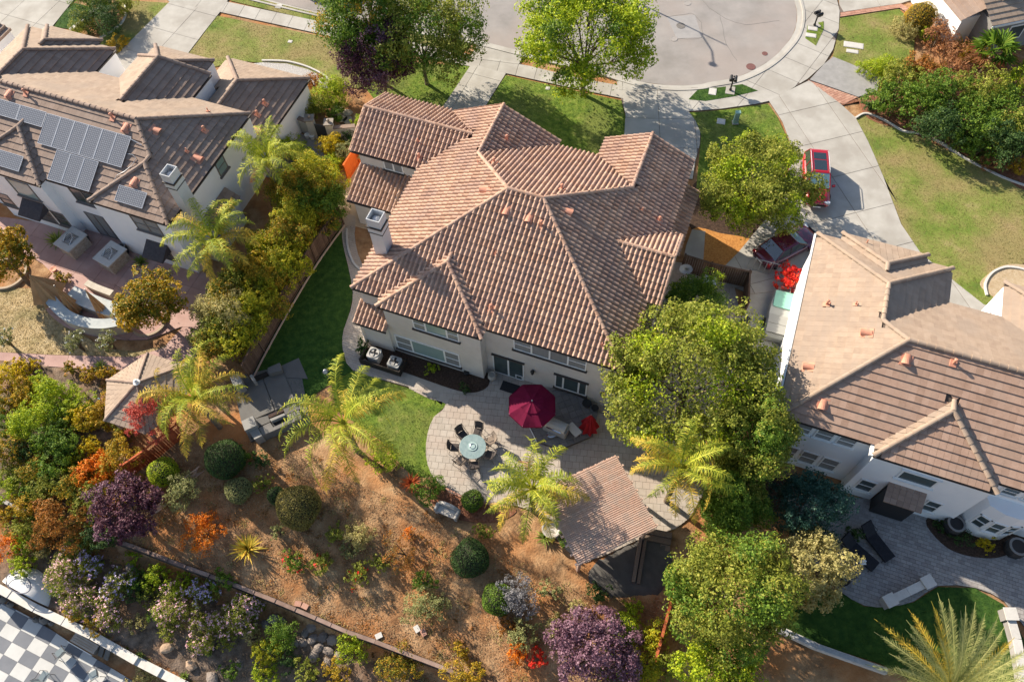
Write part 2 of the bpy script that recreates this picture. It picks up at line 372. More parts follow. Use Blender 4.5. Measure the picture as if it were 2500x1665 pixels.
slabs('neighbour_driveway', DR2, RAD(14), 3.1, 3.3, .088, CONC, gap=.035)
DR3 = poly_xy([(2033, 141), (2150, 188), (2140, 225), (2094, 239), (2045, 221), (1976, 197), (2011, 159)])
sheet('grey_driveway', None, .08, ASPH2, xy=DR3)
slabs('brick_apron', poly_xy([(1971, 198), (2092, 240), (2062, 257), (2050, 255)]), RAD(25), .42, .21, .092, BRICK, piece='brick', gap=.02, offset=.5)
slabs('brick_border', poly_xy([(2051, 34), (2199, 12), (2232, 32), (2222, 38), (2195, 22), (2051, 44)]), RAD(8), .42, .21, .095, BRICK, piece='brick', gap=.02)
slabs('upper_driveway', poly_xy([(2044, -60), (2050, 33), (2199, 11), (2250, -5), (2300, -60)]), RAD(8), 3.2, 3.0, .086, CONC, gap=.03)
slabs('garden_path', poly_xy([(2262, 45), (2290, 52), (2320, 78), (2322, 100), (2300, 96), (2275, 72)]), RAD(8), 1.2, 1.2, .086, CONC, gap=.03)
WK = poly_xy([(1152, 158), (1235, 182), (1185, 262), (1150, 310), (1050, 310), (1082, 262)])
slabs('front_walk', WK, RAD(-24), 2.7, 2.7, .088, CONC, gap=.03)
sheet('walk_apron', [(1166, 107), (1284, 134), (1266, 157), (1150, 135)], .084, CONC)
DRL = poly_xy([(415, 7), (538, 32), (500, 80), (462, 130), (440, 175), (400, 230), (240, 200), (275, 148)])
slabs('left_driveway', DRL, RAD(-24), 2.9, 3.0, .088, CONC, gap=.03)
slabs('upper_left_pavement', poly_xy([(330, -60), (415, 7), (538, 32), (562, -5), (640, -60)]), RAD(-20), 2.9, 3.0, .086, CONC, gap=.03)
slabs('far_left_driveway', poly_xy([(-60, -60), (200, -60), (183, 0), (130, 66), (60, 110), (20, 170), (-60, 190)]), RAD(-24), 2.9, 3.0, .086, CONC, gap=.03)
# lawns
LAWNS = {}
def lawn(key, px, m, z=.062, sm=False):
    o, poly = sheet('lawn', px, z, m, sm=sm); LAWNS[key] = (poly, z, m); return o
lawn('front', [(1235, 184), (1396, 220), (1517, 246), (1526, 285), (1525, 330), (1470, 430), (1370, 430), (1150, 340), (1185, 262)], GCOL)
lawn('walk', [(930, 150), (1121, 160), (1150, 163), (1082, 262), (1052, 305), (960, 300), (880, 200)], GCOL, z=.056)
lawn('leftfront', [(525, 38), (812, 95), (1000, 138), (960, 222), (830, 212), (770, 180), (700, 160), (600, 150), (480, 170), (462, 130), (500, 80)], GDRY)
lawn('verge', [(562, 2), (606, -8), (840, 50), (1108, 94), (1150, 106), (1126, 131), (812, 62)], GDRY)
lawn('leftyard', [(290, 0), (412, 8), (272, 150), (230, 150), (248, 90), (300, 50)], GDRY)
lawn('bright', [(183, 8), (238, 22), (198, 74), (132, 66), (155, 30)], GDARK)
lawn('drive', [(1680, 276), (1770, 269), (1875, 254), (1897, 285), (1926, 347), (1922, 400), (1900, 470), (1700, 460), (1712, 330), (1697, 296)], GCOL)
lawn('island', [(1972, 62), (2011, 53), (2011, 72), (1992, 112), (1966, 94)], GCOL, z=.10)
lawn('island2', [(1703, 220), (1681, 243), (1722, 247), (1790, 236), (1850, 222), (1812, 206), (1780, 211)], GDARK, z=.10)
lawn('right', [(2090, 291), (2116, 343), (2155, 433), (2199, 550), (2246, 619), (2320, 690), (2400, 745), (2440, 735), (2500, 640), (2560, 640), (2560, 470), (2440, 415), (2330, 375), (2235, 330), (2180, 300), (2110, 280)], GDRY)
lawn('topright', [(2051, 45), (2195, 23), (2235, 60), (2230, 160), (2180, 190), (2150, 186), (2033, 140), (2049, 72)], GDRY)
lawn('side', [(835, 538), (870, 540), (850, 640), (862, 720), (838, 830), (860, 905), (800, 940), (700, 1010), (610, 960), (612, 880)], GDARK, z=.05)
lawn('back', [(860, 905), (960, 937), (1052, 962), (1092, 986), (1058, 1020), (1044, 1060), (1044, 1110), (1052, 1158), (1010, 1165), (965, 1120), (930, 1075), (880, 1040), (820, 1000), (810, 940)], GCOL, z=.05)
lawn('below', [(1900, 1540), (1950, 1440), (2050, 1445), (2110, 1480), (2170, 1482), (2230, 1470), (2290, 1432), (2380, 1435), (2450, 1475), (2500, 1560), (2500, 1660), (2300, 1700), (2150, 1620)], GDARK, z=.045)
lawn('straw', [(-80, 700), (100, 705), (150, 780), (250, 850), (330, 858), (430, 840), (440, 860), (330, 871), (130, 866), (-80, 855)], STRAW, z=.045)
# back patio and paths of the middle house
PATIO = poly_xy([(1090, 985), (1060, 1018), (1044, 1060), (1040, 1110), (1052, 1155), (1080, 1190), (1120, 1212), (1190, 1228), (1260, 1235), (1320, 1262), (1370, 1330), (1430, 1370), (1520, 1335), (1600, 1300), (1650, 1290), (1720, 1200), (1800, 900), (1790, 690), (1640, 640), (1600, 660), (1480, 700), (1400, 850), (1000, 820), (1000, 950)])
slabs('patio', smooth(PATIO, 2), YAW+RAD(14), .40, .40, .075, PAVER, piece='paver', gap=.014, offset=.5)
PATH = smooth(poly_xy([(862, 905), (842, 870), (836, 840), (840, 805), (856, 760), (862, 715), (850, 650), (838, 600), (835, 560), (842, 530), (868, 530), (866, 575), (874, 620), (892, 665), (900, 720), (900, 800), (1000, 850), (1100, 900), (1092, 988), (1050, 960), (960, 935)]), 2)
slabs('curved_path', PATH, YAW, .30, .15, .071, PAVER, piece='paver', gap=.012, offset=.5)
sheet('side_yard_concrete', [(760, 520), (800, 470), (845, 400), (900, 390), (900, 560), (835, 545), (800, 535)], .068, mat('tan_concrete', [(.42, .30, .19), (.54, .42, .29)], scale=1.2, bump=.1))
def bed(name, px, m, z=.09, sm=True): return sheet(name, px, z, m, sm=sm)[0]
bed('planting_bed', [(885, 850), (905, 885), (985, 908), (1100, 948), (1150, 958), (1185, 948), (1195, 925), (1170, 900), (1000, 850)], MULCH, .105)
bed('planting_bed', [(1130, 1205), (1170, 1215), (1235, 1225), (1260, 1250), (1200, 1275), (1100, 1262), (1040, 1210), (1040, 1180), (1075, 1185)], MULCHR, .03)
bed('planting_bed', [(1705, 440), (1800, 450), (1905, 470), (1890, 520), (1850, 565), (1830, 600), (1760, 575), (1690, 560), (1680, 500)], MULCH, .055)
sheet('side_yard_paving', [(1824, 702), (1935, 690), (1900, 880), (1850, 1010), (1790, 1010), (1800, 850)], .05, CONC2)
bed('planting_bed', [(1690, 560), (1760, 570), (1840, 590), (1800, 650), (1740, 690), (1680, 650)], mat('orange_litter', [(.25, .10, .03), (.45, .20, .05), (.55, .27, .08)], scale=9, bump=.8, bscale=30), .06)
bed('planting_bed', [(2050, 258), (2092, 243), (2120, 290), (2210, 320), (2300, 350), (2400, 400), (2560, 470), (2560, 180), (2350, 160), (2200, 190), (2120, 240)], MULCHR, .07)
sheet('side_path', [(1690, 560), (1722, 565), (1716, 650), (1700, 670), (1664, 660), (1675, 600)], .083, CONC)
bed('planting_bed', [(1870, 1170), (1975, 1175), (2060, 1205), (2030, 1228), (1960, 1240), (1850, 1240)], MULCH, .04)
bed('planting_bed', [(2262, 1268), (2300, 1325), (2350, 1352), (2420, 1362), (2470, 1350), (2520, 1330), (2520, 1260), (2400, 1250), (2330, 1230)], MULCH, .13)
bed('planting_bed', [(2395, 700), (2400, 680), (2440, 652), (2480, 645), (2540, 660), (2530, 740), (2440, 740), (2425, 725)], mat('tan_gravel', [(.35, .25, .14), (.50, .40, .27)], scale=6, bump=.5), .085)
H3PAT = smooth(poly_xy([(1930, 1200), (2050, 1212), (2300, 1235), (2560, 1270), (2560, 1570), (2500, 1530), (2450, 1468), (2380, 1435), (2290, 1430), (2230, 1468), (2170, 1481), (2110, 1478), (2050, 1443), (2000, 1385), (1930, 1300)]), 2)
slabs('neighbour_patio', H3PAT, YAW, .30, .20, .075, PAVERG, piece='paver', gap=.014, offset=.5)
# left neighbour
slabs('pink_patio', smooth(poly_xy([(-60, 530), (100, 545), (200, 560), (420, 620), (560, 720), (545, 780), (440, 800), (360, 830), (270, 828), (190, 812), (140, 785), (105, 745), (96, 700), (130, 670), (60, 620), (-60, 600)]), 2), YAW, 1.6, 1.6, .07, PINKC, gap=.02)
slabs('pink_path', poly_xy([(-60, 858), (130, 868), (330, 873), (400, 850), (470, 775), (540, 800), (470, 880), (400, 930), (300, 905), (200, 902), (140, 897), (-60, 885)]), RAD(-2), 1.5, 1.5, .068, PINKC, gap=.02)
sheet('left_courtyard', [(655, 330), (720, 320), (810, 360), (800, 420), (740, 450), (640, 430)], .06, PAVERG)

PATCHM = mat('newer_asphalt_patch', [(.27, .26, .255), (.34, .325, .315)], scale=1.5, bump=.4, bscale=60)
sheet('asphalt_patch', [(1628, 42), (1697, 37), (1713, 92), (1652, 95)], .017, PATCHM, z0=.005)
TAR = flat('tar_seal', (.17, .16, .15), .8)
for pts in ([(1700, -10), (1760, 40), (1820, 60), (1900, 50)], [(1628, 42), (1697, 37), (1713, 92), (1655, 95)], [(1760, 40), (1770, 100), (1800, 150)]):
    L = smooth([tuple(P(x, y, .02)[:2]) for x, y in pts], 5, closed=False); L = [(a+R.uniform(-.08, .08), b+R.uniform(-.08, .08)) for a, b in L]
    band('road_crack', L, -.012, .015, .008, .019, TAR)

def drape(name, px, zg, m, up=.06, step=.24):
    """a patch of different soil that follows the slope"""
    poly = smooth(poly_xy(px, zg), 3); xs = [p[0] for p in poly]; ys = [p[1] for p in poly]
    ax_ = np.arange(min(xs), max(xs), step); ay_ = np.arange(min(ys), max(ys), step); A, B = np.meshgrid(ax_, ay_)
    ins = np.array([[inside(a, c, poly) for a, c in zip(r1, r2)] for r1, r2 in zip(A, B)]); Z = hgt(A, B)+up+RN.normal(0, .012, A.shape)
    Z = Z-.15*(~ins); idx_ = np.arange(A.size).reshape(A.shape); q = np.stack([idx_[:-1, :-1], idx_[:-1, 1:], idx_[1:, 1:], idx_[1:, :-1]], -1).reshape(-1, 4)
    fl = ins.ravel(); keep = fl[q].any(1); o = fast_mesh(name, np.stack([A, B, Z], -1).reshape(-1, 3), q[keep], m, smooth=True); o['kind'] = 'structure'; return o
DSOIL = mat('dark_litter_soil', [(.05, .036, .028), (.12, .085, .06), (.20, .145, .105), (.29, .21, .15)], scale=2.2, rough=1, bump=.9, bscale=12, bdist=.05, detail=9, c2=(.30, .15, .07), c2scale=.5, c2amt=.5)
drape('lower_slope', [(-90, 1300), (60, 1330), (250, 1370), (430, 1430), (640, 1510), (850, 1600), (1050, 1690), (760, 1800), (500, 1680), (280, 1560), (130, 1495), (-90, 1420)], -3.2, DSOIL, up=.075)
drape('garden_soil', [(-90, 900), (150, 905), (250, 930), (250, 1040), (330, 1080), (330, 1200), (240, 1290), (90, 1250), (-90, 1190)], -.5, DSOIL, up=.075)
drape('shaded_slab', [(1432, 1400), (1500, 1350), (1590, 1315), (1640, 1350), (1620, 1440), (1540, 1462), (1480, 1452)], -.25, mat('dark_slab', [(.07, .066, .062), (.12, .112, .10)], scale=1.5, rough=.95, bump=.3), up=.09)  # dark slab; the shade beside the pergola is put into its colour

# ---------------------------------------------------------------- houses
STILE = dict(w=.285, e=.40, kind='s')
FTILE = dict(w=.335, e=.44, kind='f')
def tile_template(st):
    w, e = st['w'], st['e']; V = []; F = []
    if st['kind'] == 's':
        prof = [(0, .010), (.07, .060), (.18, .100), (.33, .115), (.48, .100), (.60, .060), (.68, .008), (1.0, .006)]
        t1 = e+.03
        for t, dh in ((0, .065), (t1, .002)):
            for s, h in prof: V.append((s*w, t, h+dh))
        for s, h in prof: V.append((s*w, .004, h-.015))
        n = len(prof)
        for i in range(n-1): F.append((i, i+1, n+i+1, n+i)); F.append((2*n+i, 2*n+i+1, i+1, i))
    else:
        g = .003
        V = [(g, 0, .078), (w-g, 0, .078), (w-g, e+.04, .016), (g, e+.04, .016), (g, .003, .0), (w-g, .003, .0), (g, e, -.01), (w-g, e, -.01)]
        F = [(0, 1, 2, 3), (4, 5, 1, 0), (6, 4, 0, 3), (5, 7, 2, 1)]
    return V, F
class House:
    def __init__(s, name, px, label, style, tmat, under, wallm, k, ze=5.2):
        s.o = thing(name, (*P(px[0], px[1], ze)[:2], 0), label, 'house', rz=YAW)
        s.st, s.tm, s.um, s.wm, s.k, s.ze = style, tmat, under, wallm, k, ze
        s.org = np.array([*P(px[0], px[1], ze)[:2], 0]); s.cells = []; s.caps = []; s.under = MB(); s.fascia = MB(); s.walls = MB(); s.tf = {}
    def W(s, u, v, z): return s.org+np.array([UA[0]*u+UB[0]*v, UA[1]*u+UB[1]*v, z])
    def L(s, p):
        d = np.array(p[:2])-s.org[:2]; return float(d@UA), float(d@UB)
    def plane(s, poly, a, b, z0, soft=False, st=None, tm=None, eave=True):
        """roof plane z = z0 + a*u + b*v over the (u, v) polygon, laid with tiles"""
        st = st or s.st; k = math.hypot(a, b); g = (a/k, b/k); e = (g[1], -g[0]) ; c = math.sqrt(1+k*k)
        Z = lambda u, v: z0+a*u+b*v
        if area(poly) < 0: poly = poly[::-1]
        s.under.add([(u, v, Z(u, v)-.03) for u, v in poly], [tuple(t) if True else t for t in tessellate_polygon([[Vector((u, v, 0)) for u, v in poly]])])
        loc = [(u*e[0]+v*e[1], (u*g[0]+v*g[1])*c) for u, v in poly]
        if area(loc) < 0: loc = loc[::-1]
        t0 = min(p[1] for p in loc); s0 = min(p[0] for p in loc); s1 = max(p[0] for p in loc); t1 = max(p[1] for p in loc)
        w, ex = st['w'], st['e']; V, F = tile_template(st); n = len(loc)
        edges = [(loc[i], loc[(i+1) % n]) for i in range(n)]
        nc = max(1, round((s1-s0)/w)); w2 = (s1-s0)/nc if (s1-s0)/nc > .8*w else w
        for r in range(math.ceil((t1-t0)/ex)):
            for q in range(-1, nc+1):
                a0, b0 = s0+q*w2, t0+r*ex-.02; rect = [(a0, b0), (a0+w2, b0), (a0+w2, b0+ex), (a0, b0+ex)]
                ins = [inside(x, y+1e-4, loc) for x, y in rect]; ctr = inside(a0+w2/2, b0+ex/2, loc)
                if not ctr and not any(ins): continue
                rv = R.random(); dh = R.uniform(-.004, .006) if st['kind'] == 's' else R.uniform(-.0015, .0015)
                s.cells.append((a0, b0, rv, dh, all(ins), (g, e, c, Z, k), loc, edges, st, (V, F), tm or s.tm, rect))
    def tiles(s, limit=300):
        vis = []; full = []
        def cen(cell, a, b):
            g, e, c, Z, k = cell[5]; u = a*e[0]+b/c*g[0]; v = a*e[1]+b/c*g[1]; return u, v, Z(u, v)
        for i, ce in enumerate(s.cells):
            p = s.W(*cen(ce, ce[0], ce[1])); q = _proj(p)
            if ce[4] and 10 < q[0] < 2490 and 10 < q[1] < 1655 and ce[8] is s.st: full.append((math.dist(p, (0, 0, CAMH)), i))
        full.sort(); chosen = set(i for d, i in full[:limit]); rest = {}
        mesh = {}
        for i, ce in enumerate(s.cells):
            a0, b0, rv, dh, ok, (g, e, c, Z, k), loc, edges, st, (V, F), tm, rect = ce
            up = np.array([g[0]/c, g[1]/c, k/c]); ev = np.array([e[0], e[1], 0.]); nn = np.array([-k*g[0]/c, -k*g[1]/c, 1/c])
            if i in chosen:
                if tm.name not in mesh:
                    b = MB(); b.v = list(V); b.f = list(F); b.m = [0]*len(F); b.r = [0]*len(F)
                    me = bpy.data.meshes.new('roof_tile'); me.from_pydata(V, [], F); me.materials.append(tm); mesh[tm.name] = me
                o = bpy.data.objects.new('roof_tile', mesh[tm.name]); link(o, s.o)
                u, v, z = cen(ce, a0, b0); p = np.array([u, v, z])+nn*dh
                hand = np.cross(ev, up); sx = 1 if hand@nn > 0 else -1
                if sx < 0: p = p+ev*st['w']; ev = -ev
                o.matrix_local = Matrix(((ev[0], up[0], nn[0], p[0]), (ev[1], up[1], nn[1], p[1]), (ev[2], up[2], nn[2], p[2]), (0, 0, 0, 1)))
                continue
            b = rest.setdefault(tm.name, (MB(), tm))[0]; b.rv = rv+.001
            polys = [[V[j] for j in f] for f in F]
            if not ok:
                for (p, q) in edges:
                    ex, ey = q[0]-p[0], q[1]-p[1]; Ln = math.hypot(ex, ey)
                    if Ln < 1e-6: continue
                    nx, ny = ey/Ln, -ex/Ln; cc = nx*(p[0]-a0)+ny*(p[1]-b0)
                    ds = [nx*(x-p[0])+ny*(y-p[1]) for x, y in rect]
                    if max(ds) <= 0 or min(ds) > 0: continue
                    mx, my = rect[0][0]+st['w']/2, rect[0][1]+st['e']/2; t = ((mx-p[0])*ex+(my-p[1])*ey)/Ln/Ln
                    if t < -.35/Ln or t > 1+.35/Ln: continue
                    polys = [clip_half(f, nx, ny, cc) for f in polys]; polys = [f for f in polys if len(f) >= 3]
            for f in polys:
                vs = []
                for (x, y, h) in f:
                    u, v, z = cen(ce, a0+x, b0+y); vs.append((u+nn[0]*(h+dh), v+nn[1]*(h+dh), z+nn[2]*(h+dh)))
                b.add(vs, [tuple(range(len(vs)))])
        for nme, (b, tm) in rest.items():
            if b.v: q = b.obj('roof_tile_field', tm, s.o); q['kind'] = 'stuff'
        s.under.obj('roof_deck', s.um, s.o)
    def ridge(s, p, q, r=.115, L=.36):
        s.caps.append((p, q, r, L))
    def build_caps(s, limit=290):
        """each ridge and hip cap tile is a piece of its own"""
        me = None; n = 0; rest = MB(); items = []
        for p, q, r, L in s.caps:
            p, q = Vector(p), Vector(q); d = q-p
            if d.z < -1e-6: p, q = q, p; d = -d
            m = max(1, round(d.length/L)); t = d.normalized(); side = t.cross(Vector((0, 0, 1))).normalized(); up = side.cross(t)
            for i in range(m): items.append((p+d*(i/m), t, side, up, r, d.length/m))
        items.sort(key=lambda it: (s.W(*it[0])-np.array([0, 0, CAMH])) @ (s.W(*it[0])-np.array([0, 0, CAMH])))
        def geo(r, L):
            V = []; F = []; K = 6
            for y, rr in ((-.02, r*1.12), (L+.02, r*.88)):
                for k in range(K+1):
                    th = math.pi*k/K; V.append((rr*math.cos(th), y, rr*.85*math.sin(th)+.02-.03*(y < 0)*0))
            for k in range(K): F.append((k, k+1, K+2+k, K+1+k))
            F.append(tuple(range(K, -1, -1))); return V, F
        cache = {}
        for it in items:
            p, t, side, up, r, L = it; p = p+up*R.uniform(.0, .012)
            if n < limit:
                key = (r, round(L, 2))
                if key not in cache:
                    V, F = geo(r, L); me = bpy.data.meshes.new('ridge_tile'); me.from_pydata(V, [], F); me.materials.append(s.tm); cache[key] = me
                o = bpy.data.objects.new('ridge_tile', cache[key]); link(o, s.o)
                o.matrix_local = Matrix(((side[0], t[0], up[0], p[0]), (side[1], t[1], up[1], p[1]), (side[2], t[2], up[2], p[2]), (0, 0, 0, 1))); n += 1
            else:
                V, F = geo(r, L); rest.rv = R.random(); rest.add([p+side*x+t*y+up*z for x, y, z in V], F)
        if rest.v: q = rest.obj('ridge_tile_field', s.tm, s.o); q['kind'] = 'stuff'
    def wall(s, u0, u1, v0, v1, z0, z1): s.walls.box(u0, u1, v0, v1, z0, z1)
    def finish(s, tiles=300):
        s.tiles(tiles); s.build_caps()
        s.walls.obj('wall', s.wm, s.o)
    def gutter(s, p, q, z, m=None):
        (u0, v0), (u1, v1) = p, q; L = math.hypot(u1-u0, v1-v0); t = ((u1-u0)/L, (v1-v0)/L); n = (t[1], -t[0])
        MB().obox(((u0+u1)/2, (v0+v1)/2, z-.07), (*t, 0), (*n, 0), (0, 0, 1), L/2, .05, .055).obj('eaves_gutter', TRIM, s.o)
    def window(s, ax, c, sg, a0, a1, z0, z1, panes=1, bar=False, frame=WPAINT, glass=None, sill=TRIM, head=False, fw=.07, dep=.05, weights=None, name='window'):
        """a window on the wall plane ax=c facing sg; its panes and sill are pieces of it"""
        def B(b, x0, x1, za, zb, d0, d1):
            lo, hi = sorted((c+sg*d0, c+sg*d1))
            if ax == 'v': b.box(x0, x1, lo, hi, za, zb)
            else: b.box(lo, hi, x0, x1, za, zb)
        f = MB(); ws = weights or [1]*panes; tot = sum(ws); xs = [a0]
        for w in ws: xs.append(xs[-1]+(a1-a0)*w/tot)
        B(f, a0, a1, z0, z0+fw, 0, dep); B(f, a0, a1, z1-fw, z1, 0, dep)
        for i, x in enumerate(xs):
            x0, x1 = (x, x+fw) if i == 0 else (x-fw, x) if i == panes else (x-fw*.7, x+fw*.7)
            B(f, x0, x1, z0+fw, z1-fw, 0, dep)
        if bar:
            for i in range(panes):
                if bar is True or i in bar: B(f, xs[i]+fw, xs[i+1]-fw, (z0+z1)/2-.025, (z0+z1)/2+.025, 0, dep*.9)
        w = f.obj(name, frame, s.o)
        gl = glass if isinstance(glass, (list, tuple)) else [glass or GLASS]*panes
        for i in range(panes):
            g = MB(); B(g, xs[i]+fw*.6, xs[i+1]-fw*.6, z0+fw*.5, z1-fw*.5, -.02, .018); g.obj('pane', gl[i], w)
        if sill:
            g = MB(); B(g, a0-.08, a1+.08, z0-.09, z0, 0, dep+.09); g.obj('sill', sill, w)
        if head:
            g = MB(); B(g, a0-.08, a1+.08, z1, z1+.08, 0, dep+.07); g.obj('lintel', sill or frame, w)
        return w
    def vent(s, u, v, zf, kind, m=ORANGEV, rot=0.0, sc=1.0):
        a, b, z0 = zf; z = z0+a*u+b*v; k = math.hypot(a, b); g = np.array([a/k, b/k]); c = math.sqrt(1+k*k)
        up = np.array([g[0]/c, g[1]/c, k/c]); ev = np.array([g[1], -g[0], 0.]); nn = np.cross(ev, up)
        if nn[2] < 0: nn = -nn
        p = np.array([u, v, z])+nn*.07
        if kind == 'pipe':
            b_ = MB(); b_.obox(p, ev, up, nn, .17*sc, .2*sc, .03); b_.tube([p, p+np.array([0, 0, .34*sc])], .065*sc, 10); b_.lathe([(.1*sc, 0), (.1*sc, .05*sc), (.05*sc, .1*sc), (0, .1*sc)], tuple(p+np.array([0, 0, .33*sc])), 10)
            return b_.obj('vent_pipe', m, s.o, smooth=False)
        if kind == 'thin':
            b_ = MB(); b_.obox(p, ev, up, nn, .10, .12, .025); b_.tube([p, p+np.array([0, 0, .3])], .035, 8); return b_.obj('vent_pipe', m, s.o)
        # half-round hooded vent whose open mouth faces down the slope
        V = []; F = []; K = 8; w = .24*sc
        for y, r in ((-.26*sc, 1.0), (.30*sc, .62)):
            for i in range(K+1):
                th = math.pi*i/K; V.append(p+ev*(w*math.cos(th)*r)+up*y+nn*(.26*sc*math.sin(th)*(1 if y < 0 else .12)))
        for i in range(K): F.append((i, i+1, K+2+i, K+1+i))
        b_ = MB(); b_.add(V, F); b_.obox(p-nn*.03, ev, up, nn, .31*sc, .36*sc, .02)
        o = b_.obj('roof_vent', m, s.o)
        d = MB(); V2 = [p+ev*(w*.93*math.cos(math.pi*i/K))-up*.22*sc+nn*(.24*sc*math.sin(math.pi*i/K)) for i in range(K+1)]; d.add(V2, [tuple(range(K+1))]); d.obj('vent_mouth', flat('vent_dark', (.09, .05, .04)), o)
        return o
    def chimney(s, u0, u1, v0, v1, zb, zt):
        b = MB(); e = .0; b.box(u0, u1, v0, v1, zb, zt-1.15); ch = b.obj('chimney', WHITE if s.wm is WHITE else s.wm, s.o)
        ch.data.materials.clear(); ch.data.materials.append(flat('chimney_white', (.50, .51, .52), .9))
        t = ch.data.materials[0]
        d = MB(); d.box(u0-.05, u1+.05, v0-.05, v1+.05, zt-1.15, zt-1.09); d.box(u0-.07, u1+.07, v0-.07, v1+.07, zt-.72, zt-.62); d.obj('chimney_band', TRIM, ch)
        d = MB(); d.box(u0-.03, u1+.03, v0-.03, v1+.03, zt-1.09, zt-.72); w = .05
        for a in ((u0, u1, v0, v0+w), (u0, u1, v1-w, v1), (u0, u0+w, v0+w, v1-w), (u1-w, u1, v0+w, v1-w)): d.box(*a, zt-.62, zt)
        d.box(u0+w, u1-w, v0+w, v1-w, zt-.62, zt-.5); d.obj('chimney_cap', t, ch)
        d = MB(); cx, cy = (u0+u1)/2, (v0+v1)/2; d.lathe([(.15, 0), (.15, .2), (.2, .2), (.2, .26), (.05, .3), (0, .3)], (cx, cy, zt-.5), 14); d.obj('flue', METAL, ch, smooth=False)

K1 = .475
h1 = House('tiled_house', (858, 703), 'large beige stucco house in the middle under a pink terracotta barrel tile roof', STILE, TERRA, UNDER, STUCCO, K1)
E0 = 5.2
pl = h1.plane
pl([(0, 0), (16.1, 0), (9.1, 7.1), (7.0, 7.1)], 0, K1, E0)                                                     # south
pl([(0, 0), (7.0, 7.1), (3.85, 10.35), (3.85, 14.75), (0, 14.75), (0, 14.9), (2.7, 12.2), (0, 9.5)], K1, 0, E0)      # west
pl([(16.1, 0), (16.1, 4.65), (13.52, 7.22), (16.1, 9.8), (16.1, 15.85), (13.25, 15.85), (13.25, 11.2), (9.1, 7.1)], -K1, 0, E0+K1*16.1)  # east
pl([(7.0, 7.1), (9.1, 7.1), (13.2, 11.1), (10.35, 14.2), (7.7, 14.2), (3.85, 10.35)], 0, -K1, E0+K1*14.2)      # north
pl([(3.85, 10.35), (7.7, 14.15), (7.7, 14.75), (3.85, 14.75)], -K1, 0, E0+K1*7.7)
pl([(10.35, 14.15), (13.25, 11.2), (13.25, 15.85), (10.35, 15.85)], K1, 0, E0-K1*10.35)
pl([(-4.75, 9.5), (.1, 9.5), (2.7, 12.2), (-4.75, 12.2)], 0, K1, E0-K1*9.5)
pl([(-4.75, 12.2), (2.7, 12.2), (.1, 14.9), (-4.75, 14.9)], 0, -K1, E0+K1*14.9)
pl([(13.52, 7.22), (16.1, 4.65), (16.85, 4.65), (16.85, 7.22)], 0, K1, E0-K1*4.65)
pl([(13.52, 7.22), (16.85, 7.22), (16.85, 9.8), (16.1, 9.8)], 0, -K1, E0+K1*9.8)
pl([(1.87, -.67), (8.25, -.67), (5.06, 2.52)], 0, K1, E0+K1*.67)
pl([(1.87, -.67), (5.06, 2.52), (5.06, 3.19), (1.87, 0)], K1, 0, E0-K1*1.87)
pl([(8.25, -.67), (8.25, 0), (5.06, 3.19), (5.06, 2.52)], -K1, 0, E0+K1*8.25)
pl([(-4.55, 7.45), (.35, 7.45), (.35, 9.95), (-4.55, 9.95)], 0, .38, 2.75-.38*7.45)
pl([(.05, -.95), (2.2, -.95), (2.2, .4), (.05, .4)], 0, .45, 2.95+.45*.95)
pl([(15.7, 9.9), (16.95, 9.9), (16.95, 15.4), (15.7, 15.4)], -.38, 0, 3.1+.38*16.95)
for a, b in [((0, 0), (7, 7.1)), ((7, 7.1), (9.1, 7.1)), ((9.1, 7.1), (16.1, 0)), ((7, 7.1), (3.85, 10.35)), ((3.85, 10.35), (3.85, 14.75)), ((9.1, 7.1), (13.25, 11.2)), ((13.25, 11.2), (13.25, 15.85)), ((-4.75, 12.2), (2.7, 12.2)), ((13.52, 7.22), (16.85, 7.22)), ((1.87, -.67), (5.06, 2.52)), ((8.25, -.67), (5.06, 2.52)), ((5.06, 2.52), (5.06, 3.19))]:
    zz = {(0, 0): E0, (7, 7.1): 8.56, (9.1, 7.1): 8.56, (16.1, 0): E0, (3.85, 10.35): 7.03, (3.85, 14.75): 7.03, (13.25, 11.2): 6.57, (13.25, 15.85): 6.57, (-4.75, 12.2): 6.48, (2.7, 12.2): 6.48, (13.52, 7.22): 6.42, (16.85, 7.22): 6.42, (1.87, -.67): E0, (8.25, -.67): E0, (5.06, 2.52): 6.715, (5.06, 3.19): 6.715}
    h1.ridge((*a, zz[a]+.05), (*b, zz[b]+.05))
for a, b in [((16.85, 4.65), (16.85, 7.22)), ((16.85, 9.8), (16.85, 7.22)), ((-4.75, 9.5), (-4.75, 12.2)), ((-4.75, 14.9), (-4.75, 12.2))]:
    z = (lambda v: E0+K1*(v-4.65) if v < 7.3 else E0+K1*(9.8-v) if v < 9.81 and a[0] > 0 else E0) if a[0] > 0 else (lambda v: E0+K1*(v-9.5) if v <= 12.2 else E0+K1*(14.9-v))
    h1.ridge((*a, z(a[1])+.04), (*b, z(b[1])+.04), r=.09)
h1.wall(.35, 15.75, .2, 7.1, 0, 5.1); h1.wall(.35, 15.75, 7.1, 13.9, 0, 5.1); h1.wall(2.15, 8.05, -.52, .199, 0, 5.1)
h1.wall(.35, 7.4, 13.9, 14.5, 0, 5.1); h1.wall(10.7, 15.75, 13.9, 15.6, 0, 5.1); h1.wall(-4.45, .349, 9.9, 14.55, 0, 5.1)
h1.wall(-4.3, .349, 7.8, 9.899, 0, 2.8); h1.wall(.3, 2.149, -.65, .199, 0, 2.85); h1.wall(15.751, 16.7, 4.95, 9.5, 0, 5.15); h1.wall(15.751, 16.6, 9.501, 15.2, 0, 3.0)
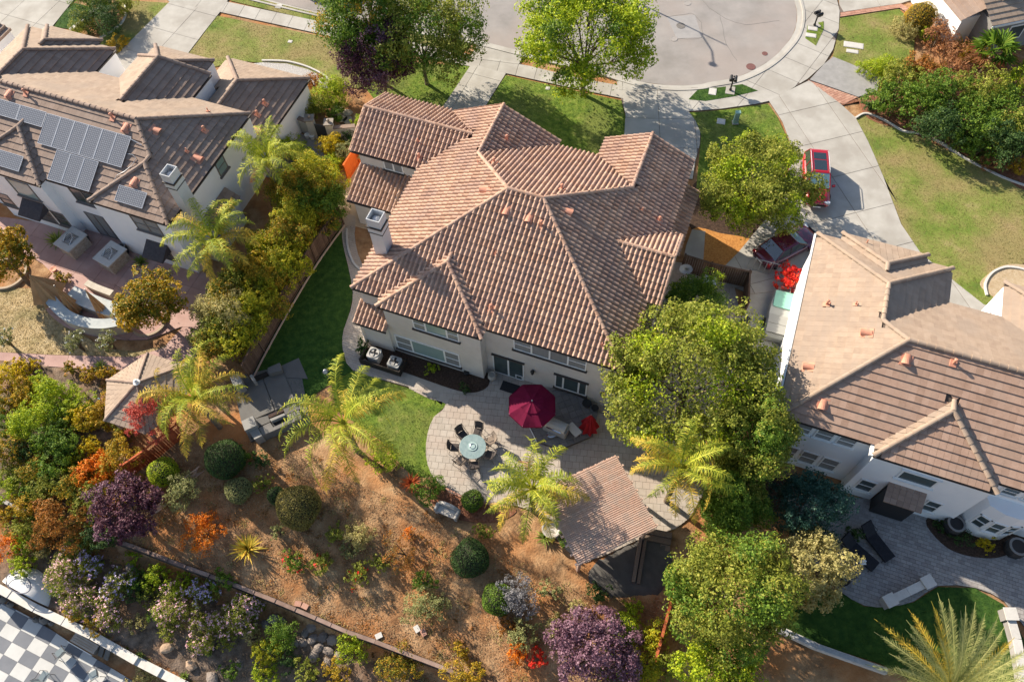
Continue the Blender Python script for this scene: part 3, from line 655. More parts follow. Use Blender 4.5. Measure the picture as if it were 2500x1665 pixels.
for g_ in [((-4.75, 9.5), (-4.75, 14.9), 12.2, 6.4), ]:
    h1.walls.add([(-4.449, 9.9, 5.1), (-4.449, 14.55, 5.1), (-4.449, 12.2, 6.2)], [(0, 2, 1)])
h1.walls.add([(16.65, 4.95, 5.15), (16.65, 9.5, 5.15), (16.65, 7.22, 6.3)], [(0, 1, 2)])
for p, q in [((0, 0), (1.87, 0)), ((1.87, -.67), (8.25, -.67)), ((8.25, 0), (16.1, 0)), ((0, 0), (0, 9.5)), ((-4.75, 9.5), (0, 9.5)), ((16.1, 0), (16.1, 4.65)), ((16.1, 9.8), (16.1, 15.85))]: h1.gutter(p, q, E0)
h1.gutter((-4.55, 7.45), (.3, 7.45), 2.75); h1.gutter((.05, -.95), (2.2, -.95), 2.95)
W_ = h1.window
W_('v', -.52, -1, 3.95, 6.78, 3.82, 5.06, 3, bar=(0, 2), glass=[CURT, GLASS2, CURT], weights=[.8, 1.35, .75])
W_('v', -.52, -1, 2.42, 6.6, .66, 2.2, 3, bar=(0, 2), glass=[CURT, GLASS2, CURT], weights=[1.05, 2.1, .95])
W_('v', .2, -1, 9.78, 14.05, 3.66, 4.98, 4, bar=(0, 3), glass=[CURT, CURT, CURT, CURT])
W_('v', .2, -1, 12.3, 14.25, .62, 2.2, 3, glass=[GLASS, GLASS, GLASS], weights=[.75, 1.4, .75], head=True)
d_ = W_('v', .2, -1, 8.42, 10.38, .03, 2.2, 2, glass=[GLASS, GLASS], sill=None, name='sliding_door')
b_ = MB(); b_.box(8.37, 10.43, .08, .199, 2.2, 2.28); b_.obj('lintel', TRIM, d_)
b_ = MB(); [b_.box(*a) for a in ((9.85, 10.3, .12, .15, .1, .15), (9.85, 10.3, .12, .15, .55, .6), (9.85, 9.9, .12, .15, .15, .55), (10.25, 10.3, .12, .15, .15, .55))]; b_.obj('pet_door', WPAINT, d_)
W_('v', 9.9, -1, -2.72, -1.36, 3.85, 5.1, 2, glass=[CURT, CURT])
for u in (10.95, 15.2):
    b_ = MB(); b_.box(u-.05, u+.05, .1, .199, 1.5, 1.8); b_.lathe([(.04, 0), (.09, .05), (.10, .28), (.13, .3), (.02, .42), (0, .42)], (u, .05, 1.5), 8); b_.obj('wall_lantern', BLACK, h1.o)
b_ = MB(); b_.tube([(15.95, .12, 5.0), (15.85, .1, 4.8), (15.85, .1, .1)], .045, 8); b_.obj('downpipe', STUCCO, h1.o)
b_ = MB(); b_.tube([(.32, -.72, 2.8), (.32, -.72, .1)], .045, 8); b_.obj('downpipe', STUCCO, h1.o)
h1.chimney(.45, 1.25, 2.42, 3.22, 4.9, 8.75)
S1, W1, E1, N1 = (0, K1, E0), (K1, 0, E0), (-K1, 0, E0+K1*16.1), (0, -K1, E0+K1*14.2)
for k_, u, v, f_ in [('hood', 7.34, 6.0, S1), ('hood', 8.7, 5.95, S1), ('pipe', 9.45, 5.75, S1), ('hood', 10.45, 7.19, E1), ('thin', 14.2, 10.06, E1), ('pipe', 15.3, 10.08, E1), ('pipe', 9.69, 8.6, N1), ('pipe', 5.16, 9.61, N1), ('hood', 5.62, 7.13, W1), ('thin', 4.24, 9.41, W1), ('pipe', 4.9, 12.38, (-K1, 0, E0+K1*7.7)), ('pipe', -.12, 10.1, (0, K1, E0-K1*9.5)), ('thin', -.55, 10.97, (0, K1, E0-K1*9.5)), ('pipe', 8.19, 1.05, S1), ('thin', 7.51, 3.73, S1), ('thin', 14.6, .9, S1)]:
    h1.vent(u, v, f_, k_)
h1.finish()

K3 = .495
# right-hand white house
h3 = House('white_house', (1899.6, 1013.6), 'white stucco house at the right with a flat tan and brown tiled roof', FTILE, TANTILE, FELT2, WHITE, K3)
pl = h3.plane; UE = 21.0
pl([(0, 0), (4.85, 0), (7.75, 2.9), (10.65, 0), (UE, 0), (UE-4.95, 4.95), (4.95, 4.95)], 0, K3, E0, tm=PKTILE)
pl([(0, 0), (4.95, 4.95), (3.77, 6.13), (3.77, 8.58), (0, 12.35)], K3, 0, E0)
pl([(0, 12.35), (3.77, 8.58), (7.55, 12.35)], 0, -K3, E0+K3*12.35)
pl([(7.55, 12.35), (3.77, 8.58), (3.77, 6.13), (7.55, 9.9)], -K3, 0, E0+K3*7.55)
pl([(3.77, 6.13), (4.95, 4.95), (16.05, 4.95), (14.12, 6.13), (10.35, 9.9), (7.55, 9.9)], 0, -K3, E0+K3*9.9)
pl([(10.35, 9.9), (14.12, 6.13), (14.12, 8.58), (10.35, 12.35)], K3, 0, E0-K3*10.35)
pl([(10.35, 12.35), (14.12, 8.58), (17.9, 12.35)], 0, -K3, E0+K3*12.35)
pl([(17.9, 12.35), (14.12, 8.58), (14.12, 6.13), (17.9, 9.9)], -K3, 0, E0+K3*17.9)
pl([(UE, 0), (UE, 9.9), (17.9, 9.9), (14.12, 6.13), (16.05, 4.95)], -K3, 0, E0+K3*UE)
pl([(1.35, 12.82), (3.75, 10.42), (6.15, 12.82)], 0, -K3, E0+K3*12.82+.06)
pl([(1.35, 12.82), (1.35, 12.3), (3.75, 9.9), (3.75, 10.42)], K3, 0, E0-K3*1.35+.06)
pl([(6.15, 12.82), (3.75, 10.42), (3.75, 9.9), (6.15, 12.3)], -K3, 0, E0+K3*6.15+.06)
pl([(4.85, -.6), (10.65, -.6), (7.75, 2.3)], 0, K3, E0+K3*.6, tm=PKTILE)
pl([(4.85, -.6), (7.75, 2.3), (7.75, 2.9), (4.85, 0)], K3, 0, E0-K3*4.85)
pl([(10.65, -.6), (10.65, 0), (7.75, 2.9), (7.75, 2.3)], -K3, 0, E0+K3*10.65)
def z3(u, v, z): return (u, v, z+.06)
A5 = E0+K3*4.95; A3 = E0+K3*3.77; AB = E0+K3*2.9
for p, q in [((0, 0, E0), (4.95, 4.95, A5)), ((4.95, 4.95, A5), (16.05, 4.95, A5)), ((4.95, 4.95, A5), (3.77, 6.13, A3)), ((3.77, 6.13, A3), (3.77, 8.58, A3)), ((3.77, 8.58, A3), (0, 12.35, E0)), ((3.77, 8.58, A3), (7.55, 12.35, E0)), ((14.12, 6.13, A3), (14.12, 8.58, A3)), ((14.12, 8.58, A3), (10.35, 12.35, E0)),
             ((1.35, 12.82, E0+.06), (3.75, 10.42, 6.45)), ((6.15, 12.82, E0+.06), (3.75, 10.42, 6.45)), ((3.75, 10.42, 6.45), (3.75, 9.9, 6.45)), ((4.85, -.6, E0), (7.75, 2.3, AB)), ((10.65, -.6, E0), (7.75, 2.3, AB)), ((7.75, 2.3, AB), (7.75, 2.9, AB))]:
    h3.ridge(z3(*p), z3(*q), r=.13, L=.42)
h3.wall(.12, UE-.1, .06, 9.8, 0, 5.12); h3.wall(.12, 7.45, 9.801, 12.25, 0, 5.12); h3.wall(10.45, 17.8, 9.801, 12.25, 0, 5.12); h3.wall(1.45, 6.05, 12.251, 12.7, 0, 5.12)
h3.wall(4.95, 6.55, -.56, .059, 0, 5.12); h3.wall(8.35, 10.55, -.56, .059, 0, 5.12); h3.wall(6.551, 8.349, -.56, .059, 2.75, 5.12)
h3.walls.prism([(10.9, .059), (11.15, -.5), (11.9, -.75), (12.6, -.75), (13.3, -.5), (13.6, .059)], 0, 3.6)
for p, q in [((0, 0), (4.85, 0)), ((4.85, -.6), (10.65, -.6)), ((10.65, 0), (UE, 0)), ((0, 12.35), (0, 0))]: h3.gutter(p, q, E0)
b_ = MB(); b_.box(-.16, -.06, 0, 12.35, E0-.14, E0+.02); b_.box(4.66, 4.84, -.62, 0, E0-.14, E0+.0); b_.obj('white_gutter', WPAINT, h3.o)
W_ = h3.window
for u0, u1 in ((1.0, 1.9), (2.1, 3.0), (3.2, 4.12)):
    W_('v', .06, -1, u0, u1, 4.05, 5.08, 1, bar=True, glass=[CURT], sill=WPAINT); W_('v', .06, -1, u0+.1, u1+.1, .78, 2.2, 1, bar=True, glass=[CURT], sill=WPAINT)
W_('v', -.56, -1, 5.33, 6.2, .95, 2.3, 1, bar=True, sill=WPAINT); W_('v', -.56, -1, 8.75, 9.5, .95, 2.3, 1, bar=True, sill=WPAINT)
W_('v', -.56, -1, 6.5, 8.3, 3.6, 4.68, 1, sill=WPAINT, head=True, fw=.1)
W_('v', .06, -1, 11.15, 11.95, 4.25, 5.02, 1, bar=True, sill=WPAINT); W_('v', .06, -1, 12.2, 13.0, 4.25, 5.02, 1, bar=True, sill=WPAINT)
W_('v', -.75, -1, 11.92, 12.58, 1.2, 2.5, 1, bar=True, sill=WPAINT)
def slant_window(h, p, q, z0, z1):
    f = MB(); g = MB(); u = np.array([q[0]-p[0], q[1]-p[1]]); L = np.hypot(*u); u /= L; n = np.array([u[1], -u[0]])
    m = (np.array(p)+q)/2
    for dx, dz, hx, hz in ((0, z0+.04, L*.4, .04), (0, z1-.04, L*.4, .04), (-L*.4+.04, (z0+z1)/2, .04, (z1-z0)/2), (L*.4-.04, (z0+z1)/2, .04, (z1-z0)/2), (0, (z0+z1)/2, L*.4, .02)):
        c = m+u*dx+n*.03; f.obox((c[0], c[1], dz), (*u, 0), (*n, 0), (0, 0, 1), hx, .035, hz)
    c = m+n*.01; g.obox((c[0], c[1], (z0+z1)/2), (*u, 0), (*n, 0), (0, 0, 1), L*.38, .012, (z1-z0)/2-.05)
    w = f.obj('window', WPAINT, h.o); g.obj('pane', GLASS, w)
slant_window(h3, (11.15, -.5), (11.9, -.75), 1.2, 2.5); slant_window(h3, (12.6, -.75), (13.3, -.5), 1.2, 2.5)
# dark screened porch box with its own small tiled awning roof
b_ = MB(); b_.box(6.6, 8.3, -1.25, -.561, 0, 2.35); b_.obj('screened_porch', BLACK, h3.o)
b_ = MB()
for r in range(4):
    for q in range(6):
        u0 = 6.5+q*.32; v0 = -1.5+r*.26; z0_ = 2.36+r*.13; b_.rv = R.random()
        b_.add([(u0, v0, z0_+.05), (u0+.31, v0, z0_+.05), (u0+.31, v0+.28, z0_+.16), (u0, v0+.28, z0_+.16), (u0, v0, z0_-.04), (u0+.31, v0, z0_-.04)], [(0, 1, 2, 3), (4, 5, 1, 0)])
b_.obj('awning_roof', BRTILE, h3.o)
for k_, u, v, f_ in [('pipe', 1.16, 7.13, (K3, 0, E0)), ('thin', 2.47, 7.15, (K3, 0, E0)), ('hood', 3.16, 5.32, (K3, 0, E0)), ('hood', .92, 3.03, (K3, 0, E0)), ('hood', 5.1, 4.1, (0, K3, E0)), ('pipe', 7.22, 4.5, (0, K3, E0)), ('hood', 1.92, 1.05, (0, K3, E0)), ('thin', 2.69, 12.3, (0, -K3, E0+K3*12.82))]:
    h3.vent(u, v, f_, k_, sc=.95)
h3.finish()

# left-hand white house with the solar panels
h2 = House('solar_house', (411.5, 551), 'white stucco house at the left with solar panels on its brown tiled roof', FTILE, BRTILE, FELT2, WHITE, K3)
pl = h2.plane; WE = -19.85; N2 = 9.87; S2 = .6  # light painted in: sun-facing north and west slopes get the paler tile
pl([(WE, S2), (-15.18, S2), (-12.31, 3.47), (-9.44, S2), (-5.74, S2), (-2.87, 3.47), (-4.63, 5.235), (WE+4.63, 5.235)], 0, K3, E0-K3*S2)
pl([(0, 0), (0, N2), (-4.63, 5.235), (-2.87, 3.47), (-2.87, 2.87)], -K3, 0, E0)
pl([(-4.63, 5.235), (0, N2), (-4.5, N2), (-7.4, 6.97), (-10.3, N2), (-12.3, N2), (-16.08, 6.1), (WE+4.63, 5.235)], 0, -K3, E0+K3*N2, tm=TANTILE)
pl([(-5.74, 0), (0, 0), (-2.87, 2.87)], 0, K3, E0)
pl([(-5.74, 0), (-2.87, 2.87), (-2.87, 3.47), (-5.74, .6)], K3, 0, E0+K3*5.74)
pl([(-15.18, 0), (-9.44, 0), (-12.31, 2.87)], 0, K3, E0)
pl([(-9.44, 0), (-9.44, .6), (-12.31, 3.47), (-12.31, 2.87)], -K3, 0, E0-K3*9.44)
pl([(-15.18, 0), (-12.31, 2.87), (-12.31, 3.47), (-15.18, .6)], K3, 0, E0+K3*15.18)
pl([(-4.5, N2), (-4.5, 12.3), (-7.4, 11.35), (-7.4, 6.97)], -K3, 0, E0-K3*4.5)
pl([(-10.3, N2), (-7.4, 6.97), (-7.4, 11.35), (-10.3, 12.3)], K3, 0, E0+K3*10.3, tm=TANTILE)
pl([(-4.5, 12.3), (-10.3, 12.3), (-7.4, 11.35)], 0, -1.45, E0+1.45*12.3, tm=TANTILE)
pl([(-5.0, 13.6), (-9.8, 13.6), (-7.4, 11.2)], 0, -K3, E0+K3*13.6, tm=TANTILE)
pl([(-5.0, 13.6), (-7.4, 11.2), (-5.0, 12.2)], -K3, 0, E0-K3*5.0)
pl([(-9.8, 13.6), (-9.8, 12.2), (-7.4, 11.2)], K3, 0, E0+K3*9.8, tm=TANTILE)
pl([(-12.3, N2), (-12.3, 12.35), (-16.08, 8.58), (-16.08, 6.1)], -K3, 0, E0-K3*12.3)
pl([(WE, 12.35), (-16.08, 8.58), (-12.3, 12.35)], 0, -K3, E0+K3*12.35, tm=TANTILE)
pl([(WE, S2), (-15.22, 5.235), (-16.08, 6.1), (-16.08, 8.58), (WE, 12.35)], K3, 0, E0-K3*WE, tm=TANTILE)
pl([(-18.5, 12.82), (-16.1, 10.42), (-13.7, 12.82)], 0, -K3, E0+K3*12.82+.06, tm=TANTILE)
pl([(-18.5, 12.82), (-18.5, 12.3), (-16.1, 9.9), (-16.1, 10.42)], K3, 0, E0+K3*18.5+.06, tm=TANTILE)
pl([(-13.7, 12.82), (-16.1, 10.42), (-16.1, 9.9), (-13.7, 12.3)], -K3, 0, E0-K3*13.7+.06)
GZ = 3.0
pl([(.5, 9.2), (.5, 16.2), (-2.9, 12.8), (-2.9, 9.2)], -K3, 0, GZ+K3*.5)
pl([(-6.3, 16.2), (-2.9, 12.8), (.5, 16.2)], 0, -K3, GZ+K3*16.2, tm=TANTILE)
pl([(-6.3, 12.4), (-4.4, 12.4), (-4.4, 9.9), (-2.9, 9.9), (-2.9, 12.8), (-6.3, 16.2)], K3, 0, GZ+K3*6.3, tm=TANTILE)
pl([(-.05, 2.5), (.95, 2.5), (.95, 5.2), (-.05, 5.2)], -.55, 0, 2.45+.55*.95)
pl([(-12.3, 9.9), (-9.0, 9.9), (-9.0, 12.0), (-12.3, 12.0)], 0, -.3, 3.0+.3*12.0, tm=TANTILE)
A5, A3, AB, AP = E0+K3*4.635, E0+K3*3.78, E0+K3*2.87, E0+K3*2.9
for p, q in [((-4.63, 5.235, A5), (-15.22, 5.235, A5)), ((-4.63, 5.235, A5), (0, N2, E0)), ((-4.63, 5.235, A5), (-2.87, 3.47, AB)), ((-2.87, 3.47, AB), (-2.87, 2.87, AB)), ((-2.87, 2.87, AB), (0, 0, E0)), ((-2.87, 2.87, AB), (-5.74, 0, E0)), ((-12.31, 2.87, AB), (-9.44, 0, E0)), ((-12.31, 2.87, AB), (-15.18, 0, E0)), ((-12.31, 2.87, AB), (-12.31, 3.47, AB)),
             ((-7.4, 6.97, AP), (-7.4, 11.35, AP)), ((-7.4, 11.35, AP), (-4.5, 12.3, E0)), ((-7.4, 11.35, AP), (-10.3, 12.3, E0)), ((-7.4, 11.2, 6.39), (-5, 13.6, E0)), ((-7.4, 11.2, 6.39), (-9.8, 13.6, E0)),
             ((-16.08, 6.1, A3), (-16.08, 8.58, A3)), ((-16.08, 8.58, A3), (-12.3, 12.35, E0)), ((-16.08, 8.58, A3), (WE, 12.35, E0)), ((-15.22, 5.235, A5), (-16.08, 6.1, A3)), ((-16.1, 10.42, 6.45), (-13.7, 12.82, E0)), ((-16.1, 10.42, 6.45), (-18.5, 12.82, E0)), ((-16.1, 9.9, 6.45), (-16.1, 10.42, 6.45)),
             ((-2.9, 12.8, 4.68), (.5, 16.2, GZ)), ((-2.9, 12.8, 4.68), (-6.3, 16.2, GZ)), ((-2.9, 9.9, 4.68), (-2.9, 12.8, 4.68))]:
    h2.ridge(z3(*p), z3(*q), r=.13, L=.42)
h2.wall(WE+.1, -.08, S2+.06, N2-.1, 0, 5.12); h2.wall(-5.66, -.08, .06, S2+.059, 0, 5.12); h2.wall(-15.1, -9.52, .06, S2+.059, 0, 5.12)
h2.wall(-10.2, -4.6, N2-.099, 12.2, 0, 5.12); h2.wall(-9.7, -5.1, 12.201, 13.5, 0, 5.12); h2.wall(WE+.1, -12.4, N2-.099, 12.25, 0, 5.12)
h2.wall(-6.2, .3, 12.21, 16.0, 0, 2.9); h2.wall(-4.59, .3, N2-.099, 12.209, 0, 2.9); h2.wall(-.079, .7, 2.7, 5.0, 0, 2.4); h2.wall(-12.2, -10.201, N2-.099, 11.6, 0, 2.95)
for p, q in [((-5.74, 0), (0, 0)), ((-9.44, S2), (-5.74, S2)), ((-15.18, 0), (-9.44, 0)), ((WE, S2), (-15.18, S2)), ((0, 0), (0, N2)), ((-4.5, N2), (-4.5, 12.3)), ((-12.3, N2), (-12.3, 12.3)), ((WE, 12.35), (WE, S2))]: h2.gutter(p, q, E0)
h2.gutter((.5, 9.2), (.5, 16.2), GZ)
h2.chimney(-.05, .62, 1.35, 2.2, 0, 8.3)
W_ = h2.window; GT = flat('taupe_trim', (.17, .15, .14))
W_('v', .06, -1, -12.45, -10.65, 3.25, 4.85, 1, frame=GT, glass=[GLASS2], sill=GT)
W_('v', .06, -1, -15.0, -13.9, 1.3, 2.6, 1, bar=True, frame=GT, sill=GT)
W_('v', S2+.06, -1, -8.0, -6.1, 3.65, 5.05, 2, frame=GT, sill=GT)
W_('v', S2+.06, -1, -8.25, -6.1, .1, 2.5, 3, frame=GT, glass=[CURT]*3, sill=None, name='sliding_door')
W_('v', .06, -1, -3.0, -1.05, 3.62, 4.98, 2, bar=True, frame=GT, glass=[CURT, CURT], sill=GT)
W_('v', .06, -1, -10.6, -9.58, .9, 2.35, 1, bar=True, frame=GT, sill=GT)
W_('u', -.08, 1, 5.3, 6.25, 3.87, 5.1, 1, bar=True, frame=GT, glass=[GLASS2], sill=GT)
for u0, u1, zt in ((-12.4, -10.7, 2.95), (-2.95, -1.4, 2.55)):
    w_ = MB(); w_.add([(u0, .06, zt), (u1, .06, zt), (u1, -.95, zt-.62), (u0, -.95, zt-.62), (u0, -.95, zt-.7), (u1, -.95, zt-.7), (u0, .06, zt-.7), (u1, .06, zt-.7)], [(0, 3, 2, 1), (3, 4, 5, 2), (0, 6, 4, 3), (2, 5, 7, 1)])
    w_.obj('awning', mat('charcoal_awning', [(.05, .045, .05), (.09, .08, .085)], scale=6), h2.o)
    W_('v', .06, -1, u0+.15, u1-.15, .7, zt-.75, 1, bar=True, frame=GT, sill=None)
F2 = (0, K3, E0-K3*S2)
for k_, u, v, f_ in [('hood', -3.48, 5.25, (-K3, 0, E0)), ('hood', -.86, 4.97, (-K3, 0, E0)), ('pipe', -1.43, 6.97, (-K3, 0, E0)), ('thin', -1.51, 5.02, (-K3, 0, E0)), ('hood', -14.0, 4.7, F2), ('pipe', -12.8, 4.95, F2), ('pipe', -6.2, 4.95, F2), ('hood', -5.1, 4.65, F2), ('hood', -3.1, 1.75, (0, K3, E0)), ('thin', -2.2, 8.6, (0, -K3, E0+K3*N2)), ('pipe', -.78, 12.3, (-K3, 0, GZ+K3*.5)), ('pipe', -.75, 11.2, (-K3, 0, GZ+K3*.5)), ('hood', -.25, 10.1, (-K3, 0, GZ+K3*.5))]:
    h2.vent(u, v, f_, k_)
# solar panels: each one a part, with its frame and cell grid
def _cells():
    m = bpy.data.materials.new('solar_cells'); m.use_nodes = True; nt = m.node_tree; b = nt.nodes['Principled BSDF']; b.inputs['Roughness'].default_value = .12; b.inputs['Specular IOR Level'].default_value = 1.0
    b.inputs['Coat Weight'].default_value = .6
    tc = nt.nodes.new('ShaderNodeTexCoord'); mp = nt.nodes.new('ShaderNodeMapping'); mp.inputs['Scale'].default_value = (1/.128, 1/.128, 1); nt.links.new(tc.outputs['Object'], mp.inputs[0])
    sep = nt.nodes.new('ShaderNodeSeparateXYZ'); nt.links.new(mp.outputs[0], sep.inputs[0]); ds = []
    for ax in ('X', 'Y'):
        f = nt.nodes.new('ShaderNodeMath'); f.operation = 'FRACT'; nt.links.new(sep.outputs[ax], f.inputs[0])
        s = nt.nodes.new('ShaderNodeMath'); s.operation = 'SUBTRACT'; nt.links.new(f.outputs[0], s.inputs[0]); s.inputs[1].default_value = .5
        a = nt.nodes.new('ShaderNodeMath'); a.operation = 'ABSOLUTE'; nt.links.new(s.outputs[0], a.inputs[0]); ds.append(a)
    ad = nt.nodes.new('ShaderNodeMath'); ad.operation = 'ADD'; nt.links.new(ds[0].outputs[0], ad.inputs[0]); nt.links.new(ds[1].outputs[0], ad.inputs[1])
    mx = nt.nodes.new('ShaderNodeMath'); mx.operation = 'MAXIMUM'; nt.links.new(ds[0].outputs[0], mx.inputs[0]); nt.links.new(ds[1].outputs[0], mx.inputs[1])
    g1 = nt.nodes.new('ShaderNodeMath'); g1.operation = 'GREATER_THAN'; nt.links.new(ad.outputs[0], g1.inputs[0]); g1.inputs[1].default_value = .84
    g2 = nt.nodes.new('ShaderNodeMath'); g2.operation = 'GREATER_THAN'; nt.links.new(mx.outputs[0], g2.inputs[0]); g2.inputs[1].default_value = .475
    a2 = nt.nodes.new('ShaderNodeMath'); a2.operation = 'MULTIPLY_ADD'; nt.links.new(g2.outputs[0], a2.inputs[0]); a2.inputs[1].default_value = .35; nt.links.new(g1.outputs[0], a2.inputs[2])
    c = nt.nodes.new('ShaderNodeMix'); c.data_type = 'RGBA'; nt.links.new(a2.outputs[0], c.inputs[0]); c.inputs[6].default_value = (.14, .14, .145, 1); c.inputs[7].default_value = (.70, .70, .70, 1)
    nt.links.new(c.outputs[2], b.inputs['Base Color']); return m
CELLS = _cells()
def panel(h, u0, v0, w, l, f, vert):
    """u0, v0: lower left corner in plan; w along the eave, l up the slope"""
    a, k, z0 = f; c = math.sqrt(1+k*k); ev = np.array([1, 0, 0.]); up = np.array([0, 1/c, k/c]); nn = np.array([0, -k/c, 1/c])
    p = np.array([u0, v0, z0+k*v0])+nn*.17
    fr = MB(); t = .025
    for x0, x1, y0, y1 in ((0, w, 0, t), (0, w, l-t, l), (0, t, t, l-t), (w-t, w, t, l-t)): fr.box(x0, x1, y0, y1, -.04, .012)
    o = fr.obj('solar_panel', flat('aluminium', (.62, .63, .65), .35, .6), h.o)
    o.matrix_local = Matrix(((ev[0], up[0], nn[0], p[0]), (ev[1], up[1], nn[1], p[1]), (ev[2], up[2], nn[2], p[2]), (0, 0, 0, 1)))
    MB().box(t, w-t, t, l-t, -.03, 0).obj('cell_sheet', CELLS, o)
    return o
for i in range(6): panel(h2, -10.72+i*1.05, 2.42, 1.03, 2.0, F2, 1)
for i in range(3): panel(h2, -9.2+i*1.05, .62, 1.03, 1.95, F2, 1)
for i in range(3): panel(h2, -12.8-i*2.02+.03, 3.35, 1.98, 1.0, F2, 0)
panel(h2, -3.95, .45, 2.0, 1.0, (0, K3, E0), 0); panel(h2, -13.1, .42, 2.0, 1.0, (0, K3, E0), 0)
b_ = MB(); c_ = math.sqrt(1+K3*K3)
def onS2(u, v, h=.12): return (u, v, E0+K3*(v-S2)+h)
b_.tube([onS2(-4.4, 3.2), onS2(-4.0, 3.25), onS2(-3.7, 3.1), onS2(-3.8, 2.7), onS2(-4.2, 2.2), onS2(-4.6, 1.9), onS2(-4.7, 1.4)], .022, 6); b_.tube([onS2(-4.4, 4.0, .2), onS2(-3.6, 3.9)], .03, 6)
b_.obj('conduit', METAL, h2.o)
h2.finish()

# slivers of three more houses at the edges of the view

# ---------------------------------------------------------------- plants
def leafmat(name, cols, trans=.38, rough=.62, spec=.25):
    cols = [(min(.8, c[0]*1.75), min(.8, c[1]*1.75), c[2]*1.25) if 'plum' not in name and name not in ('grey', 'bluegreen', 'dark') else tuple(x*1.5 for x in c) for c in cols] if not name.startswith('petal') else cols
    m = mat('leaf_'+name, cols, scale=1.6, rnd=.72, rough=rough, trans=trans, spec=spec, detail=3, contrast=.8); return m
LF = {
 'lime': leafmat('lime', [(.055, .10, .008), (.14, .20, .012), (.26, .31, .020), (.38, .36, .03)]),
 'green': leafmat('green', [(.022, .055, .010), (.055, .105, .016), (.10, .16, .022), (.16, .20, .035)]),
 'dark': leafmat('dark', [(.010, .030, .010), (.028, .062, .016), (.055, .10, .024), (.09, .13, .04)]),
 'olive': leafmat('olive', [(.045, .065, .012), (.11, .135, .022), (.19, .20, .038), (.27, .24, .07)]),
 'sage': leafmat('sage', [(.07, .085, .045), (.13, .145, .07), (.20, .20, .11), (.27, .25, .15)]),
 'yellow': leafmat('yellow', [(.10, .11, .010), (.26, .22, .012), (.42, .30, .015), (.50, .33, .02)]),
 'gold': leafmat('gold', [(.07, .075, .010), (.17, .14, .016), (.32, .20, .020), (.45, .24, .025)]),
 'amber': leafmat('amber', [(.03, .055, .008), (.09, .105, .012), (.24, .165, .02), (.44, .19, .03)]),
 'orange': leafmat('orange', [(.20, .06, .01), (.42, .11, .012), (.58, .15, .015), (.60, .21, .03)]),
 'rust': leafmat('rust', [(.06, .055, .015), (.15, .085, .025), (.28, .10, .025), (.30, .16, .05)]),
 'plum': leafmat('plum', [(.016, .006, .012), (.045, .014, .026), (.09, .030, .045), (.16, .08, .09)], trans=.2),
 'plumlight': leafmat('plumlight', [(.05, .02, .035), (.10, .045, .065), (.17, .09, .12), (.28, .18, .21)], trans=.2),
 'redbrown': leafmat('redbrown', [(.08, .035, .022), (.17, .075, .045), (.26, .12, .075), (.32, .18, .11)]),
 'maple': leafmat('maple', [(.12, .02, .025), (.26, .04, .045), (.38, .07, .07), (.42, .13, .11)]),
 'red': leafmat('red', [(.35, .01, .015), (.60, .02, .02), (.70, .04, .03), (.62, .12, .02)]),
 'bluegreen': leafmat('bluegreen', [(.012, .04, .028), (.028, .075, .052), (.05, .11, .075), (.10, .15, .11)]),
 'tan': leafmat('tan', [(.10, .10, .045), (.20, .18, .085), (.30, .26, .14), (.38, .32, .20)]),
 'grey': leafmat('grey', [(.05, .055, .055), (.12, .12, .125), (.21, .20, .21), (.28, .27, .27)]),
 'topiary': leafmat('topiary', [(.06, .055, .018), (.12, .105, .035), (.19, .16, .06), (.26, .21, .09)]),
 'hedge': leafmat('hedge', [(.05, .085, .008), (.16, .19, .014), (.30, .27, .02), (.44, .33, .025)]),
 'palm': leafmat('palm', [(.05, .085, .012), (.14, .18, .022), (.28, .29, .04), (.42, .37, .06)], trans=.3),
 'palmgrey': leafmat('palmgrey', [(.07, .085, .04), (.15, .165, .075), (.26, .26, .13), (.38, .35, .20)], trans=.3),
 'palmgold': leafmat('palmgold', [(.09, .10, .02), (.22, .19, .035), (.40, .27, .05), (.52, .29, .05)], trans=.3),
 'agave': leafmat('agave', [(.06, .10, .03), (.14, .18, .05), (.26, .27, .09)]),
 'bronze': leafmat('bronze', [(.18, .04, .02), (.36, .09, .04), (.46, .16, .08)]),
}
FLOW = {'pink': leafmat('petal_pink', [(.62, .30, .36), (.75, .45, .50), (.85, .66, .68)], trans=.2), 'mauve': leafmat('petal_mauve', [(.42, .28, .55), (.60, .48, .72), (.80, .72, .85)], trans=.2),
        'white': leafmat('petal_white', [(.75, .75, .72), (.85, .85, .82)], trans=.2), 'red': leafmat('petal_red', [(.55, .01, .01), (.75, .03, .02)], trans=.1), 'orange': leafmat('petal_orange', [(.75, .18, .02), (.8, .35, .05)], trans=.1)}
BARK = mat('bark', [(.07, .05, .035), (.15, .115, .08), (.20, .165, .12)], scale=6, rough=1, bump=.8, bscale=20)
PBARK = mat('palm_bark', [(.12, .085, .055), (.22, .17, .12), (.30, .25, .19)], scale=3, rough=1, bump=.8, bscale=14, stretch=(1, 1, 6))

